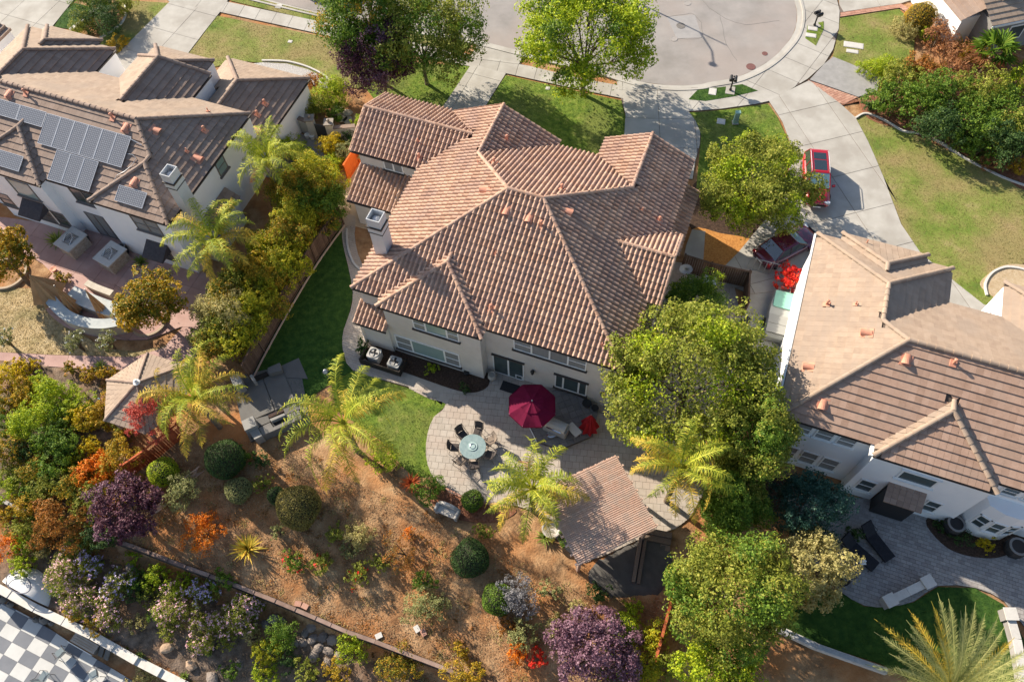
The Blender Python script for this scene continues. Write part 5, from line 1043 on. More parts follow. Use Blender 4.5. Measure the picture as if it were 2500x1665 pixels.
for i, (x, y, r, fl, l) in enumerate([(165, 1400, 1.05, 'pink', 'pink flowering bush right of the white dome'), (215, 1385, .8, 'mauve', 'mauve flowering bush above the pink one by the dome'), (200, 1455, .95, 'pink', 'pink flowering bush lowest in the left flower mass'), (290, 1430, .9, 'mauve', 'mauve flowering bush right of the dome plants'), (270, 1490, .85, 'pink', 'pink flowering bush below the mauve one'), (425, 1480, 1.0, 'pink', 'pink flowering bush in the middle under the wall'), (500, 1450, .8, 'mauve', 'mauve flowering bush tight under the wall'), (500, 1540, 1.0, 'pink', 'pink flowering bush lowest in the middle mass'), (590, 1500, 1.05, 'pink', 'pink flowering bush nearest the boulders'), (610, 1480, .7, 'pink', 'small pink flowering bush above the one by the boulders')]):
    shrub(x, y, r, 'olive', l, name='flowering_bush', flower=fl, nf=int(260*r), fs=.075, size=.08, dens=.85, lobes=9, group='flowering bushes below the retaining wall')
for x, y, l in [(1995, 1235, 'white')]: pass
# spiky plants
for x, y, r, n, s, l in [(605, 1340, 1.1, 70, 'palmgold', 'golden spiky yucca on the dry slope below the orange shrub'), (140, 1440, .6, 40, 'agave', 'small green agave at the foot of the white dome'), (255, 1475, .5, 36, 'agave', 'small green agave below the pink flowers'), (480, 1580, .45, 36, 'agave', 'small agave left of two alike below the pink flowers'), (510, 1590, .4, 36, 'agave', 'small agave right of two alike below the pink flowers'), (340, 1600, .35, 30, 'agave', 'small agave on the white wall top'), (450, 1650, .35, 30, 'agave', 'small agave lower down the white wall'), (245, 895, .6, 30, 'agave', 'blue green agave between the two round golden shrubs'), (1003, 1180, .75, 60, 'bronze', 'bronze red spiky flax at the patio edge'), (1330, 1312, .7, 40, 'agave', 'green sago clump at the pavilion corner'), (140, 590, 1.0, 60, 'agave', 'dark sword leaved clump beside the stone planter, left'), (345, 640, .7, 40, 'agave', 'dark sword leaved clump right of the second stone pier'), (905, 1105, 1.3, 0, 'palm', '')]:
    if n: spiky(x, y, r, n, s, l)
# palms
palm(655, 395, 4.6, 2.7, 'queen palm behind the solar house with drooping olive fronds', seed=2, gold=.25)
palm(525, 590, 4.8, 2.9, 'queen palm leaning over the left hedge above the pink patio', seed=5, gold=.25)
palm(478, 975, 3.8, 3.1, 'golden queen palm beside the gazebo', seed=8, gold=.6)
palm(840, 1035, 3.9, 3.7, 'biggest queen palm with gold tipped fronds in the middle garden', seed=11, gold=.5, n=20, leaf=.62)
palm(1300, 1195, 3.4, 2.7, 'queen palm with a fan of fronds left of the pavilion', seed=14, gold=.35)
palm(1664, 1142, 5.2, 2.7, 'queen palm with golden lower fronds right of the pavilion', seed=21, gold=.5)
# date palm with stiff fronds in the bottom right corner
c_ = G(2330, 1690, 2.2); o_ = thing('date_palm', (c_[0], c_[1], H(c_[0], c_[1])), 'large date palm with stiff silvery gold fronds at the bottom right corner', 'palm tree'); hh_ = c_[2]-H(c_[0], c_[1])
b_ = MB(); b_.tube([(0, 0, -.3), (0, 0, hh_*.5), (0, 0, hh_)], [.5, .45, .4], 12); b_.obj('trunk', PBARK, o_)
for i in range(70):
    t = i/70; az = i*2.399963; el = 1.35-1.25*t; g = R.random() < .45 and t > .3
    frond_mesh('frond', o_, LF['palmgold' if g and R.random() < .5 else 'palmgrey'], az, el, 3.8*R.uniform(.9, 1.1), .14, npair=85, leaf=.40, hang=.12, stiff=True, seed=500+i, tip=.45 if g else .2, base=(math.cos(az)*.3, math.sin(az)*.3, hh_), width=.012)
# standard roses on stems on the straw lawn
for x, y, l in [(185, 835, 'standard rose with pale blooms left of the path bend'), (262, 830, 'standard rose with white blooms beside the curved wall'), (8, 825, 'standard rose cut by the left edge')]:
    shrub(x, y, .55, 'sage', l, hz=1.1, name='standard_rose', flower='white', nf=26, fs=.07, rz=.6)

EX = [(60, 1380, .7, 'lime'), (330, 1405, .6, 'green'), (365, 1455, .55, 'olive'), (395, 1500, .6, 'green'), (545, 1420, .6, 'green'), (450, 1415, .55, 'lime'), (560, 1560, .6, 'olive'), (620, 1555, .55, 'tan'), (235, 1520, .6, 'gold'), (330, 1520, .5, 'tan'), (410, 1540, .55, 'olive'), (180, 1500, .5, 'gold'), (750, 1640, .7, 'olive'), (820, 1650, .7, 'gold'), (560, 1640, .5, 'green'), (90, 1150, .9, 'amber'), (140, 1180, 1.0, 'olive'), (150, 1020, .9, 'green'), (200, 980, .8, 'lime'), (280, 980, .7, 'gold'), (60, 1240, .8, 'gold'), (110, 1300, .9, 'rust'), (190, 1310, .9, 'olive'), (330, 1190, .8, 'gold'), (260, 1240, .9, 'rust'), (300, 1020, .7, 'olive'), (330, 1360, .5, 'lime'), (20, 1340, .8, 'orange'), (100, 1345, .6, 'tan'), (590, 1120, .6, 'green'), (640, 1180, .5, 'olive'), (855, 1340, .5, 'sage'), (820, 1300, .6, 'olive'), (1180, 1300, .5, 'olive'), (1340, 1440, .5, 'sage'), (1400, 1480, .5, 'tan'), (1240, 1530, .5, 'rust'), (1120, 1590, .5, 'gold'), (680, 1300, .4, 'sage'), (1350, 1530, .6, 'tan'), (1600, 1540, .8, 'hedge'), (1610, 1640, .9, 'olive'), (1520, 1590, .8, 'olive')]
EW = ['between the dome and the rusty bush', 'under the wall start', 'just below the wall in deep shade', 'between the two flower masses', 'squeezed under the wall by the mauve bush', 'under the wall above the pink bush', 'between the lowest flowers and the boulders', 'thin one next to the lowest flowers', 'at the foot of the pink and mauve bushes', 'dry one in the gravel', 'at the lower rim of the middle flowers', 'right behind the dome agave', 'near the bottom edge under the boulders', 'at the bottom edge right of the boulders', 'at the bottom edge left of the boulders', 'in the middle of the left jungle', 'right of the jungle middle', 'over the big lime bush', 'beside the garden hose', 'hugging the gazebo left corner', 'above the short grey wall', 'behind the end of the short grey wall', 'directly above the pink flowers', 'between the red fence and the purple tree', 'left flank of the purple tree', 'under the gazebo lower corner', 'right under the wall corner', 'by the short grey wall end', 'above the dome roof', 'in shade below the gazebo palm', 'in shade between two clipped balls', 'right of the largest ball', 'below the big palm trunk', 'above the dark clipped ball', 'on the open lower slope', 'straw tinted one on the open lower slope', 'left of the sage shrub', 'at the bottom left of the smoke tree', 'tiny one above the rose bush', 'just left of the smoke tree crown', 'behind the red fence', 'at the foot of the red fence', 'between smoke tree and red fence']
for (x, y, r, s), w in zip(EX, EW): shrub(x, y, r*1.1, s, JC.get(s, {'tan': 'straw coloured', 'sage': 'grey green', 'hedge': 'yellow green'}.get(s))+' filler shrub '+w, size=.09, lobes=7, dens=.65, lobe_r=.42)
# ---------------------------------------------------------------- things in the gardens and on the street
def ang(a, b, z=0.0):
    p, q = P(*a, z), P(*b, z); return math.atan2(q[1]-p[1], q[0]-p[0])
def gang(a, b):
    p, q = G(*a), G(*b); return math.atan2(q[1]-p[1], q[0]-p[0])
def single(b, name, m, px, py, label, cat, rz=0.0, group=None, up=0.0, smooth=False, z=None):
    p = G(px, py) if z is None else P(px, py, z)
    o = b.obj(name, m, smooth=smooth, loc=(p[0], p[1], p[2]+up), rz=rz); return tag(o, label, cat, group)
def at(name, px, py, label, cat, rz=0.0, group=None, z=None, up=0.0):
    p = G(px, py) if z is None else P(px, py, z); return thing(name, (p[0], p[1], p[2]+up), label, cat, group, rz)
REDP = flat('red_car_paint', (.42, .008, .018), .25, .1, .6, coat=1.0); MAR = flat('maroon_car_paint', (.10, .008, .028), .2, .2, .6, coat=1.0)
WHT = flat('white_car_paint', (.75, .76, .78), .3, 0, .5, coat=.8); CHR = flat('chrome', (.65, .66, .68), .2, .9); RUB = flat('rubber', (.02, .02, .02), .9)
CGLASS = flat('car_glass', (.02, .03, .035), .05, .0, 1.0, coat=1.0); WSH = flat('windscreen', (.22, .38, .42), .06, .0, 1.0, coat=1.0)
def car(px, py, rz, paint, label, L=4.6, W=1.84, Hh=1.62, suv=True, z=.09, name='parked_car', glassf=None):
    """a car whose front points along +x: lofted body, glasshouse, glass, wheels, lamps"""
    o = at(name, px, py, label, 'car', rz, z=z); hL, hW = L/2, W/2; b = MB(); belt = .95 if suv else .84
    #        x     half width  lower z  top z   shoulder width
    st = [(-hL, .70, .42, .74, .62), (-hL+.06, .86, .30, belt-.02, .76), (-hL+.35, .96, .24, belt+.02, .86), (-hL*.55, 1.0, .22, belt+.02, .90), (-.1*L, 1.0, .22, belt, .91), (.16*L, 1.0, .22, belt-.02, .90), (.24*L, .99, .22, belt-.06, .88), (.36*L, .97, .24, belt-.14, .82), (hL-.22, .92, .26, belt-.22, .76), (hL-.05, .80, .32, belt-.34, .66), (hL, .66, .40, belt-.42, .55)]
    V = []; F = []; K = 10
    for x, w, zl, zt, ws in st:
        w *= hW; ws *= hW; zm = zl+(zt-zl)*.55
        V += [(x, -w*.86, zl), (x, -w, zl+.12), (x, -w, zm), (x, -ws, zt-.03), (x, -ws*.55, zt+.02), (x, ws*.55, zt+.02), (x, ws, zt-.03), (x, w, zm), (x, w, zl+.12), (x, w*.86, zl)]
    for i in range(len(st)-1):
        for k in range(K): k2 = (k+1) % K; F.append((i*K+k, (i+1)*K+k, (i+1)*K+k2, i*K+k2))
    F.append(tuple(range(K-1, -1, -1))[::-1]); F.append(tuple((len(st)-1)*K+k for k in range(K-1, -1, -1)))
    b.add(V, F); b.obj('body', paint, o, smooth=True)
    # roof and pillars
    xr0, xr1, xb, xf = (-hL+.42, .07*L, -hL+.12, .24*L) if suv else (-.24*L, .05*L, -.37*L, .22*L)
    tw, bw = hW*.70, hW*.86; g = MB(); r = MB(); z0, z1 = belt, Hh
    r.add([(xr0, -tw, z1-.04), (xr0+.12, -tw*.8, z1), (xr0+.12, tw*.8, z1), (xr0, tw, z1-.04), (xr1, tw, z1-.04), (xr1-.1, tw*.8, z1), (xr1-.1, -tw*.8, z1), (xr1, -tw, z1-.04), (xr0, -tw, z1-.09), (xr0, tw, z1-.09), (xr1, tw, z1-.09), (xr1, -tw, z1-.09)],
          [(1, 6, 5, 2), (0, 7, 6, 1), (3, 2, 5, 4), (0, 1, 2, 3), (7, 4, 5, 6), (0, 8, 11, 7), (3, 4, 10, 9), (0, 3, 9, 8), (7, 11, 10, 4)])
    for sg in (-1, 1):
        for (xa, xc) in ((xr0+.03, xb), (xr1-.03, xf), ((xr0+xr1)/2, (xr0+xr1)/2-.03)): r.tube([(xa, sg*tw, z1-.05), (xc, sg*bw, z0-.02)], .035, 6)
    r.obj('roof', paint, o)
    for nm, pts, m in (('windscreen', [(xr1, -tw*.95, z1-.05), (xr1, tw*.95, z1-.05), (xf, bw*.93, z0), (xf, -bw*.93, z0)], glassf or WSH), ('rear_window', [(xr0, tw*.93, z1-.05), (xr0, -tw*.93, z1-.05), (xb, -bw*.9, z0), (xb, bw*.9, z0)], CGLASS),
                       ('side_window', [(xr0, -tw, z1-.06), (xr1, -tw, z1-.06), (xf, -bw, z0-.02), (xb, -bw, z0-.02)], CGLASS), ('side_window', [(xr1, tw, z1-.06), (xr0, tw, z1-.06), (xb, bw, z0-.02), (xf, bw, z0-.02)], CGLASS)):
        q = MB(); q.add(pts, [(0, 1, 2, 3)]); q.obj(nm, m, o)
    if suv:
        q = MB(); q.box(xr0+.35, xr0+.95, -.42, .42, z1, z1+.012); q.obj('sunroof', CGLASS, o); q = MB(); q.box(xr0+1.02, xr1-.22, -.42, .42, z1, z1+.012); q.obj('sunroof', CGLASS, o)
        for sg in (-1, 1): q = MB(); q.tube([(xr0+.1, sg*tw*.96, z1-.01), (xr0+.25, sg*tw*.96, z1+.06), (xr1-.25, sg*tw*.96, z1+.06), (xr1-.05, sg*tw*.96, z1-.01)], .02, 6); q.obj('roof_rail', CHR, o)
    for x in (-.30*L, .31*L):
        for sg in (-1, 1):
            q = MB(); q.lathe([(.0, -.1), (.30, -.1), (.34, -.07), (.34, .07), (.30, .1), (.22, .1)], (0, 0, 0), 18); w = q.obj('wheel', RUB, o); w.location = (x, sg*(hW-.10), .34); w.rotation_euler = (RAD(90)*-sg, 0, 0)
            q = MB(); q.lathe([(.22, .10), (.2, .07), (.06, .08), (0, .10)], (0, 0, 0), 14); [q.obox((.12*math.cos(t), .12*math.sin(t), .09), (math.cos(t), math.sin(t), 0), (-math.sin(t), math.cos(t), 0), (0, 0, 1), .09, .025, .012) for t in np.arange(5)*1.2566]; q.obj('rim', CHR, w)
    for sg in (-1, 1):
        q = MB(); q.obox((hL-.18, sg*hW*.66, belt-.30), (.93, -sg*.36, 0), (sg*.36, .93, 0), (0, 0, 1), .12, .20, .07); q.obj('headlight', flat('lamp_glass', (.7, .72, .74), .1, .3, .8), o)
        q = MB(); q.obox((-hL+.10, sg*hW*.74, belt-.12), (1, 0, 0), (0, 1, 0), (0, 0, 1), .06, .12, .10); q.obj('tail_light', flat('tail_red', (.35, .01, .01), .2), o)
        q = MB(); q.obox((.19*L, sg*(hW+.10), belt+.05), (.9, sg*.2, 0), (-sg*.2, .9, 0), (0, 0, 1), .07, .11, .07); q.obj('mirror', paint, o)
    q = MB(); q.box(hL-.06, hL+.02, -.45, .45, .42, .58); q.obj('grille', BLACK, o)
    q = MB(); q.box(hL-.01, hL+.035, -.26, .26, .30, .40); q.box(-hL-.03, -hL+.01, -.26, .26, .52, .63); q.obj('number_plate', WPAINT, o)
    return o
car(1986, 452, ang((1992, 378), (2002, 520)), REDP, 'bright red sport utility car with a sunroof parked on the driveway', L=4.5, W=1.76)
car(1915, 612, ang((1873, 633), (1985, 572)), MAR, 'dark maroon saloon car parked beside the right white house', suv=False, L=4.6, Hh=1.42)
car(800, -14, ang((700, -20), (840, 14)), WHT, 'white car at the kerb cut by the top edge of the view', L=4.7, z=.02)

# open maroon umbrella
MARO = mat('maroon_canvas', [(.13, .003, .03), (.20, .006, .045)], scale=1.5, rough=.9, trans=.25)
def umbrella_open(px, py, hz, r, label):
    c = P(px, py, hz); o = thing('patio_umbrella', (c[0], c[1], .30), label, 'umbrella', rz=.35); h = hz-.30
    b = MB(); b.tube([(0, 0, 0), (0, 0, h+.08)], .025, 8); b.lathe([(.28, 0), (.28, .07), (.08, .12), (.04, .3)], (0, 0, 0), 16); b.obj('pole', METAL, o)
    for lo, hi, zl, zh, nm in ((.42, 1.0, -.50, -.16, 'canopy'), (.0, .50, -.13, .06, 'vent_canopy')):
        for k in range(8):
            a0, a1 = k*math.pi/4, (k+1)*math.pi/4; b = MB(); n = 3; V = []; F = []
            for i in range(n+1):
                t = i/n; rr = r*(lo+(hi-lo)*t); z = h+zh+(zl-zh)*t**1.15
                for j in range(4):
                    s = j/3; a = a0+(a1-a0)*s; x = rr*(math.cos(a0)*(1-s)+math.cos(a1)*s); y = rr*(math.sin(a0)*(1-s)+math.sin(a1)*s); V.append((x, y, z-.05*math.sin(math.pi*s)*t))
            for i in range(n):
                for j in range(3): q = i*4+j; F.append((q, q+1, q+5, q+4))
            b.add(V, F)
            if nm == 'canopy': b.add([V[12], V[15], (V[15][0], V[15][1], V[15][2]-.16), (V[12][0], V[12][1], V[12][2]-.16)], [(0, 1, 2, 3)])
            b.obj(nm+'_panel', MARO, o)
    for k in range(8):
        a = k*math.pi/4; b = MB(); b.tube([(0, 0, h-.05), (r*.99*math.cos(a), r*.99*math.sin(a), h-.5)], .012, 5); b.obj('rib', METAL, o)
    b = MB(); b.lathe([(.05, 0), (.05, .08), (0, .12)], (0, 0, h+.06), 8); b.obj('finial', METAL, o)
umbrella_open(1299, 980, 2.75, 1.42, 'open maroon octagonal umbrella with a vented top by the sliding door')
def umbrella_closed(px, py, hz, label, m, r=.55, lean=(0, 0), name='closed_umbrella', group=None, h0=.9, flare=1.0):
    o = at(name, px, py, label, 'umbrella', group=group); b = MB(); t = Vector((lean[0], lean[1], hz))
    b.tube([(0, 0, 0), t], .022, 6); b.lathe([(.25, 0), (.25, .06), (.04, .1)], (0, 0, 0), 12); b.obj('pole', METAL, o)
    n = 16; V = [tuple(t)]; F = []
    for k in range(n):
        a = 2*math.pi*k/n; rr = r*(1 if k % 2 == 0 else .62)*flare; q = Vector((0, 0, 0)).lerp(t, h0/hz); V.append((q.x+rr*math.cos(a), q.y+rr*math.sin(a), q.z-(.0 if k % 2 == 0 else .12)))
    for k in range(n): F.append((0, 1+k, 1+(k+1) % n))
    b = MB(); b.add(V, F); b.obj('folded_canopy', m, o); return o
umbrella_closed(1437, 1052, 2.3, 'closed red umbrella at the right end of the raised deck', mat('red_canvas', [(.30, .01, .015), (.45, .02, .03)], scale=3, rough=.9, trans=.2), r=.62, h0=.55)
TANC = mat('tan_canvas', [(.50, .29, .13), (.64, .40, .20)], scale=2, rough=.9, trans=.2)
for x, y, l, r, ln in [(150, 745, 'half folded tan umbrella nearest the straw lawn', 1.15, (-.9, .7)), (195, 768, 'folded tan umbrella in the middle of the curved wall', .5, (-.5, .6)), (266, 780, 'folded tan umbrella half hidden by the amber tree', .4, (-.5, .7))]:
    umbrella_closed(x, y, 2.5, l, TANC, r=r, lean=ln, group='tan umbrellas on the curved wall', h0=.5 if r < 1 else .9)

# raised deck with grill
DECK = poly_xy([(1287, 1032), (1312, 1082), (1368, 1101), (1447, 1068), (1462, 1000), (1400, 965), (1330, 955)])
slabs('raised_deck', DECK, YAW+RAD(40), .40, .40, .30, mat('dark_paver', [(.14, .135, .13), (.20, .19, .185), (.25, .24, .23)], scale=3, rnd=.5, bump=.3), piece='paver', gap=.015, th=.05)
b = MB(); b.prism(DECK, 0.05, .24); o = b.obj('deck_base', mat('deck_stone', [(.16, .14, .13), (.26, .23, .21)], scale=4, bump=.4)); o['kind'] = 'structure'
b = MB(); pts_ = [P(1287, 1032, .31), P(1312, 1082, .31)]; b.tube(pts_, .03, 6); tag(b.obj('deck_edge_strip', WPAINT), 'pale metal edge strip on the left side of the raised deck', 'edge strip')
DZ = .30
rzg = ang((1340, 1020), (1385, 1040))
o = at('barbecue_grill', 1357, 1052, 'covered barbecue grill with a pale domed lid on the raised deck', 'grill', rzg, z=DZ)
b = MB(); b.box(-.72, .72, -.30, .30, .08, .86, bev=.06); b.obj('cabinet', flat('grill_grey', (.30, .30, .30), .5, .2), o)
b = MB(); V = []; F = []
for x in (-.62, .62):
    for k in range(7): a = math.pi*k/6; V.append((x, -.34*math.cos(a), .86+.30*math.sin(a)))
for k in range(6): F.append((k, k+1, 8+k, 7+k))
F += [tuple(range(6, -1, -1)), tuple(range(7, 14))]; b.add(V, F); b.obj('lid', flat('pale_lid', (.44, .42, .38), .5), o)
b = MB(); b.box(-.45, .45, -.43, -.36, .93, .96); b.obj('handle', CHR, o)
for x in (-.6, .6): b = MB(); b.box(x-.05, x+.05, -.25, .25, 0, .08); b.obj('foot', BLACK, o)
o = at('side_table', 1400, 1060, 'small pale folding table between the grill and the closed red umbrella', 'table', ang((1393, 1040), (1410, 1058)), z=DZ)
b = MB(); b.box(-.42, .42, -.24, .24, .66, .70, bev=.04); b.obj('tabletop', flat('cream_top', (.52, .48, .42)), o)
for sx in (-1, 1):
    for sy in (-1, 1): b = MB(); b.tube([(sx*.3, sy*.2, .66), (sx*.38, sy*.22, 0)], .015, 5); b.obj('leg', METAL, o)
b = MB(); b.lathe([(.12, 0), (.2, .05), (.22, .12), (.2, .2), (.15, .22), (.14, .14), (0, .14)], (0, 0, 0), 16, sx=1.5); single(b, 'smoker_box', CHR, 1347, 1063, 'small oval chrome box on the deck below the grill', 'box', rz=.2, z=DZ)
# glass table and chairs
tc = P(1154, 1090, .72); o = thing('patio_table', (tc[0], tc[1], .075), 'round frosted glass patio table with a ring of chairs', 'table')
b = MB(); b.lathe([(0, .625), (.74, .625), (.76, .635), (.76, .65), (.74, .655), (0, .655)], (0, 0, 0), 40); b.obj('tabletop', mat('frosted_glass', [(.20, .28, .28), (.30, .38, .37)], scale=5, rough=.12, spec=.8), o)
b = MB(); b.lathe([(.70, .60), (.74, .62), (.70, .625)], (0, 0, 0), 30, cap=False); b.obj('rim', BLACK, o)
for k in range(4): a = k*1.5708+.4; b = MB(); b.tube([(.5*math.cos(a), .5*math.sin(a), .62), (.35*math.cos(a), .35*math.sin(a), .3), (.55*math.cos(a), .55*math.sin(a), 0)], .022, 6); b.obj('leg', BLACK, o)
o = thing('lazy_susan', (tc[0], tc[1], .735), 'round glass turntable in the middle of the patio table', 'turntable')
b = MB(); b.lathe([(0, 0), (.27, 0), (.28, .02), (.27, .03), (0, .03)], (0, 0, 0), 28); b.obj('turntable_top', mat('clear_green_glass', [(.30, .42, .40), (.40, .50, .48)], scale=4, rough=.1, spec=.9), o)
b = MB(); b.lathe([(.17, .0), (.17, .02), (.15, .03), (.14, .02)], (0, 0, .032), 24, cap=False); b.obj('turntable_ring', CHR, o)
SLING = mat('taupe_sling', [(.055, .045, .042), (.10, .085, .078)], scale=12, rough=.9); SLG2 = mat('light_sling', [(.22, .17, .13), (.30, .24, .19)], scale=12, rough=.9); FRM = flat('bronze_frame', (.07, .055, .045), .4, .4)
def garden_chair(loc, rz, label, group, m=SLING, name='patio_chair'):
    o = thing(name, loc, label, 'chair', group, rz)
    b = MB(); b.add([(-.24, -.24, .42), (.24, -.24, .42), (.24, .22, .40), (-.24, .22, .40), (-.24, -.24, .40), (.24, -.24, .40), (.24, .22, .38), (-.24, .22, .38)], [(0, 1, 2, 3), (4, 7, 6, 5), (0, 4, 5, 1), (2, 6, 7, 3), (1, 5, 6, 2), (3, 7, 4, 0)]); b.obj('seat', m, o)
    b = MB(); V = []; F = []
    for i in range(5):
        t = i/4
        for j in range(4): s = j/3-.5; V.append((s*.48, -.24-.16*t-.05*math.cos(s*3), .42+.56*t))
    for i in range(4):
        for j in range(3): q = i*4+j; F.append((q, q+1, q+5, q+4))
    b.add(V, F); b.add([(x, y+.02, z) for x, y, z in V], [f[::-1] for f in F]); b.obj('backrest', m, o)
    for s in (-1, 1):
        b = MB(); b.tube([(s*.27, .24, 0), (s*.27, .22, .38), (s*.28, .20, .62), (s*.28, -.25, .64), (s*.26, -.42, .98)], .016, 6); b.obj('arm_frame', FRM, o)
        b = MB(); b.tube([(s*.26, -.30, .42), (s*.27, -.38, 0)], .016, 6); b.obj('leg', FRM, o)
    return o
CH = [((1126, 1057), 'dark sling chair at the upper left of the glass table', SLING), ((1168, 1049), 'dark sling chair at the top of the glass table', SLING), ((1197, 1076), 'light backed sling chair at the upper right of the glass table', SLG2), ((1111, 1092), 'dark sling chair at the left of the glass table', SLING), ((1124, 1125), 'dark sling chair at the lower left of the glass table', SLG2), ((1158, 1138), 'sling chair at the bottom of the glass table seen from behind', SLING), ((1194, 1110), 'dark sling chair at the right of the glass table', SLING)]
for (x, y), l, m in CH:
    p = P(x, y, .5); d = math.atan2(tc[1]-p[1], tc[0]-p[0]); q = np.array([tc[0], tc[1]])-np.array([math.cos(d), math.sin(d)])*1.02
    garden_chair((q[0], q[1], .075), d-math.pi/2, l, 'sling chairs round the glass table', m)
# doormat, urn, air conditioners
b = MB(); b.box(-.55, .55, -.32, .32, 0, .02); single(b, 'doormat', flat('black_mat', (.025, .025, .028), .95), 1245, 948, 'black doormat outside the sliding door', 'doormat', rz=YAW, up=.08)
b = MB(); b.lathe([(.12, 0), (.22, .06), (.27, .25), (.2, .45), (.24, .5), (.2, .52), (.17, .42), (0, .42)], (0, 0, 0), 14); single(b, 'stone_urn', flat('pale_stone', (.42, .38, .32), .9, bump=.5), 1202, 925, 'pale stone urn in the corner between the bay and the sliding door', 'urn', up=.08)
b = MB(); b.lathe([(.1, 0), (.16, .1), (.18, .28), (.14, .3), (0, .28)], (0, 0, 0), 12); single(b, 'dark_pot', BLACK, 1140, 915, 'small black pot against the bay wall in the mulch bed', 'pot', up=.1)
o = at('planter_box', 938, 886, 'long dark timber screen box round the two air conditioners', 'screen', YAW, z=0.07)
DKW = mat('dark_timber', [(.022, .017, .014), (.05, .04, .032)], scale=4, bump=.3, stretch=(3, 3, 20))
for x0, x1, y0, y1, nm in ((-1.35, 1.35, -.55, -.49, 'board'), (-1.35, -1.29, -.49, .45, 'board'), (1.29, 1.35, -.49, .45, 'board')):
    for k in range(3): b = MB(); b.box(x0, x1, y0, y1, .02+k*.2, .20+k*.2); b.obj(nm, DKW, o)
for x, y, l in [(913, 862, 'left air conditioner with a light casing inside the dark screen'), (963, 883, 'right air conditioner with a dark grille inside the dark screen')]:
    o = at('air_conditioner', x, y, l, 'air conditioner', YAW, z=.75, group='air conditioners by the back wall'); o.location.z = .09
    b = MB(); b.box(-.38, .38, -.36, .36, 0, .68, bev=.07); b.obj('casing', flat('ac_casing', (.42, .41, .39) if 'left' in l else (.16, .155, .15), .6), o)
    b = MB(); b.lathe([(.33, .68), (.33, .72), (.29, .72), (.29, .69)], (0, 0, 0), 22, cap=False); b.obj('fan_ring', flat('ac_grey', (.36, .35, .33), .5), o)
    b = MB(); [b.obox((.14*math.cos(t), .14*math.sin(t), .70), (math.cos(t), math.sin(t), 0), (-math.sin(t), math.cos(t), .3), (0, .3, 1), .13, .06, .006) for t in (0, 1.57, 3.14, 4.71)]; b.lathe([(.06, .69), (.06, .73), (0, .74)], (0, 0, 0), 10); b.obj('fan', BLACK, o)

# pavilion with a slatted roof
PVZ = 2.75
c4 = [P(1322, 1197, PVZ), P(1510, 1108, PVZ), P(1597, 1291, PVZ), P(1409, 1381, PVZ)]
o0 = (c4[0]+c4[1]+c4[2]+c4[3])/4; ex = c4[1]-c4[0]; ex2 = (c4[2]-c4[3]); rzp = math.atan2((ex+ex2)[1], (ex+ex2)[0]); Wp = np.linalg.norm((ex+ex2)/2); Lp = np.linalg.norm(((c4[3]-c4[0])+(c4[2]-c4[1]))/2)
pv = thing('pergola', (o0[0], o0[1], 0), 'open pergola with a reddish brown slatted roof at the right of the back patio', 'pergola', rz=rzp)
REDW = mat('weathered_redwood', [(.42, .26, .19), (.55, .37, .28), (.66, .50, .41)], scale=2, rnd=.55, rough=.9, bump=.3, stretch=(3, 3, 3), c2=(.42, .33, .27), c2scale=.7, c2amt=.6)
n1 = 46
for i in range(n1):
    x = -Wp/2+(i+.5)*Wp/n1; b = MB(); b.box(x-.036, x+.036, -Lp/2-.05+R.uniform(0, .05), Lp/2+R.uniform(0, .06), PVZ, PVZ+.035); b.obj('slat', REDW, pv)
for i in range(9):
    y = -Lp/2+.12+i*(Lp-.24)/8; b = MB(); b.box(-Wp/2-.12, Wp/2+.12, y-.05, y+.05, PVZ-.16, PVZ-.003); b.obj('rafter', REDW, pv)
b = MB(); n2 = 40
for i in range(n2):
    y = -Lp/2+(i+.5)*Lp/n2; b.rv = R.random(); b.box(-Wp/2, Wp/2, y-.03, y+.03, PVZ+.038, PVZ+.06)
q = b.obj('lath', REDW, pv); q['kind'] = 'stuff'
b = MB(); b.box(-Wp/2+.05, Wp/2-.05, -Lp/2+.05, Lp/2-.05, PVZ-.20, PVZ-.17); b.obj('shade_panel', mat('pink_shade_panel', [(.33, .20, .15), (.43, .28, .21)], scale=3), pv)
for sx in (-1, 1):
    for sy in (-1, 1):
        gz_ = 0; b = MB(); b.box(sx*(Wp/2-.3)-.09, sx*(Wp/2-.3)+.09, sy*(Lp/2-.35)-.09, sy*(Lp/2-.35)+.09, -.9, PVZ-.2); b.obj('post', REDW, pv)
    b = MB(); b.box(sx*(Wp/2-.3)-.06, sx*(Wp/2-.3)+.06, -Lp/2+.1, Lp/2-.1, PVZ-.38, PVZ-.2); b.obj('beam', REDW, pv)

# steps, timbers and red fence beside the pergola
SHD = mat('worn_timber', [(.12, .085, .065), (.20, .15, .115), (.27, .21, .17)], scale=3, rnd=.5, rough=.95, bump=.5, stretch=(4, 4, 4))
st = at('garden_steps', 1600, 1345, 'weathered timber steps going down beside the red fence', 'steps', gang((1590, 1375), (1637, 1385))+math.pi*0)
for i in range(7):
    b = MB(); z = .26-.09*i; y = .95-.34*i; b.box(-.75, .75, y-.16, y+.16, z-.6, z); b.obj('tread', SHD, st)
o = at('timber_edging', 1560, 1370, 'dark timber edging in two rows left of the steps', 'edging', gang((1568, 1310), (1548, 1430)))
for k in range(2): b = MB(); b.box(-1.2, 1.2, -.22+k*.26, -.04+k*.26, -.8, .34-k*.10); b.obj('timber', SHD, o)
bed('planting_bed', [(1440, 1400), (1480, 1360), (1560, 1330), (1600, 1340), (1640, 1330), (1635, 1440), (1540, 1450), (1495, 1440)], MULCH, .01) if False else None
FENR = mat('red_fence_wood', [(.30, .055, .02), (.46, .10, .035), (.56, .16, .07)], scale=3, rnd=.5, rough=.85, bump=.3)
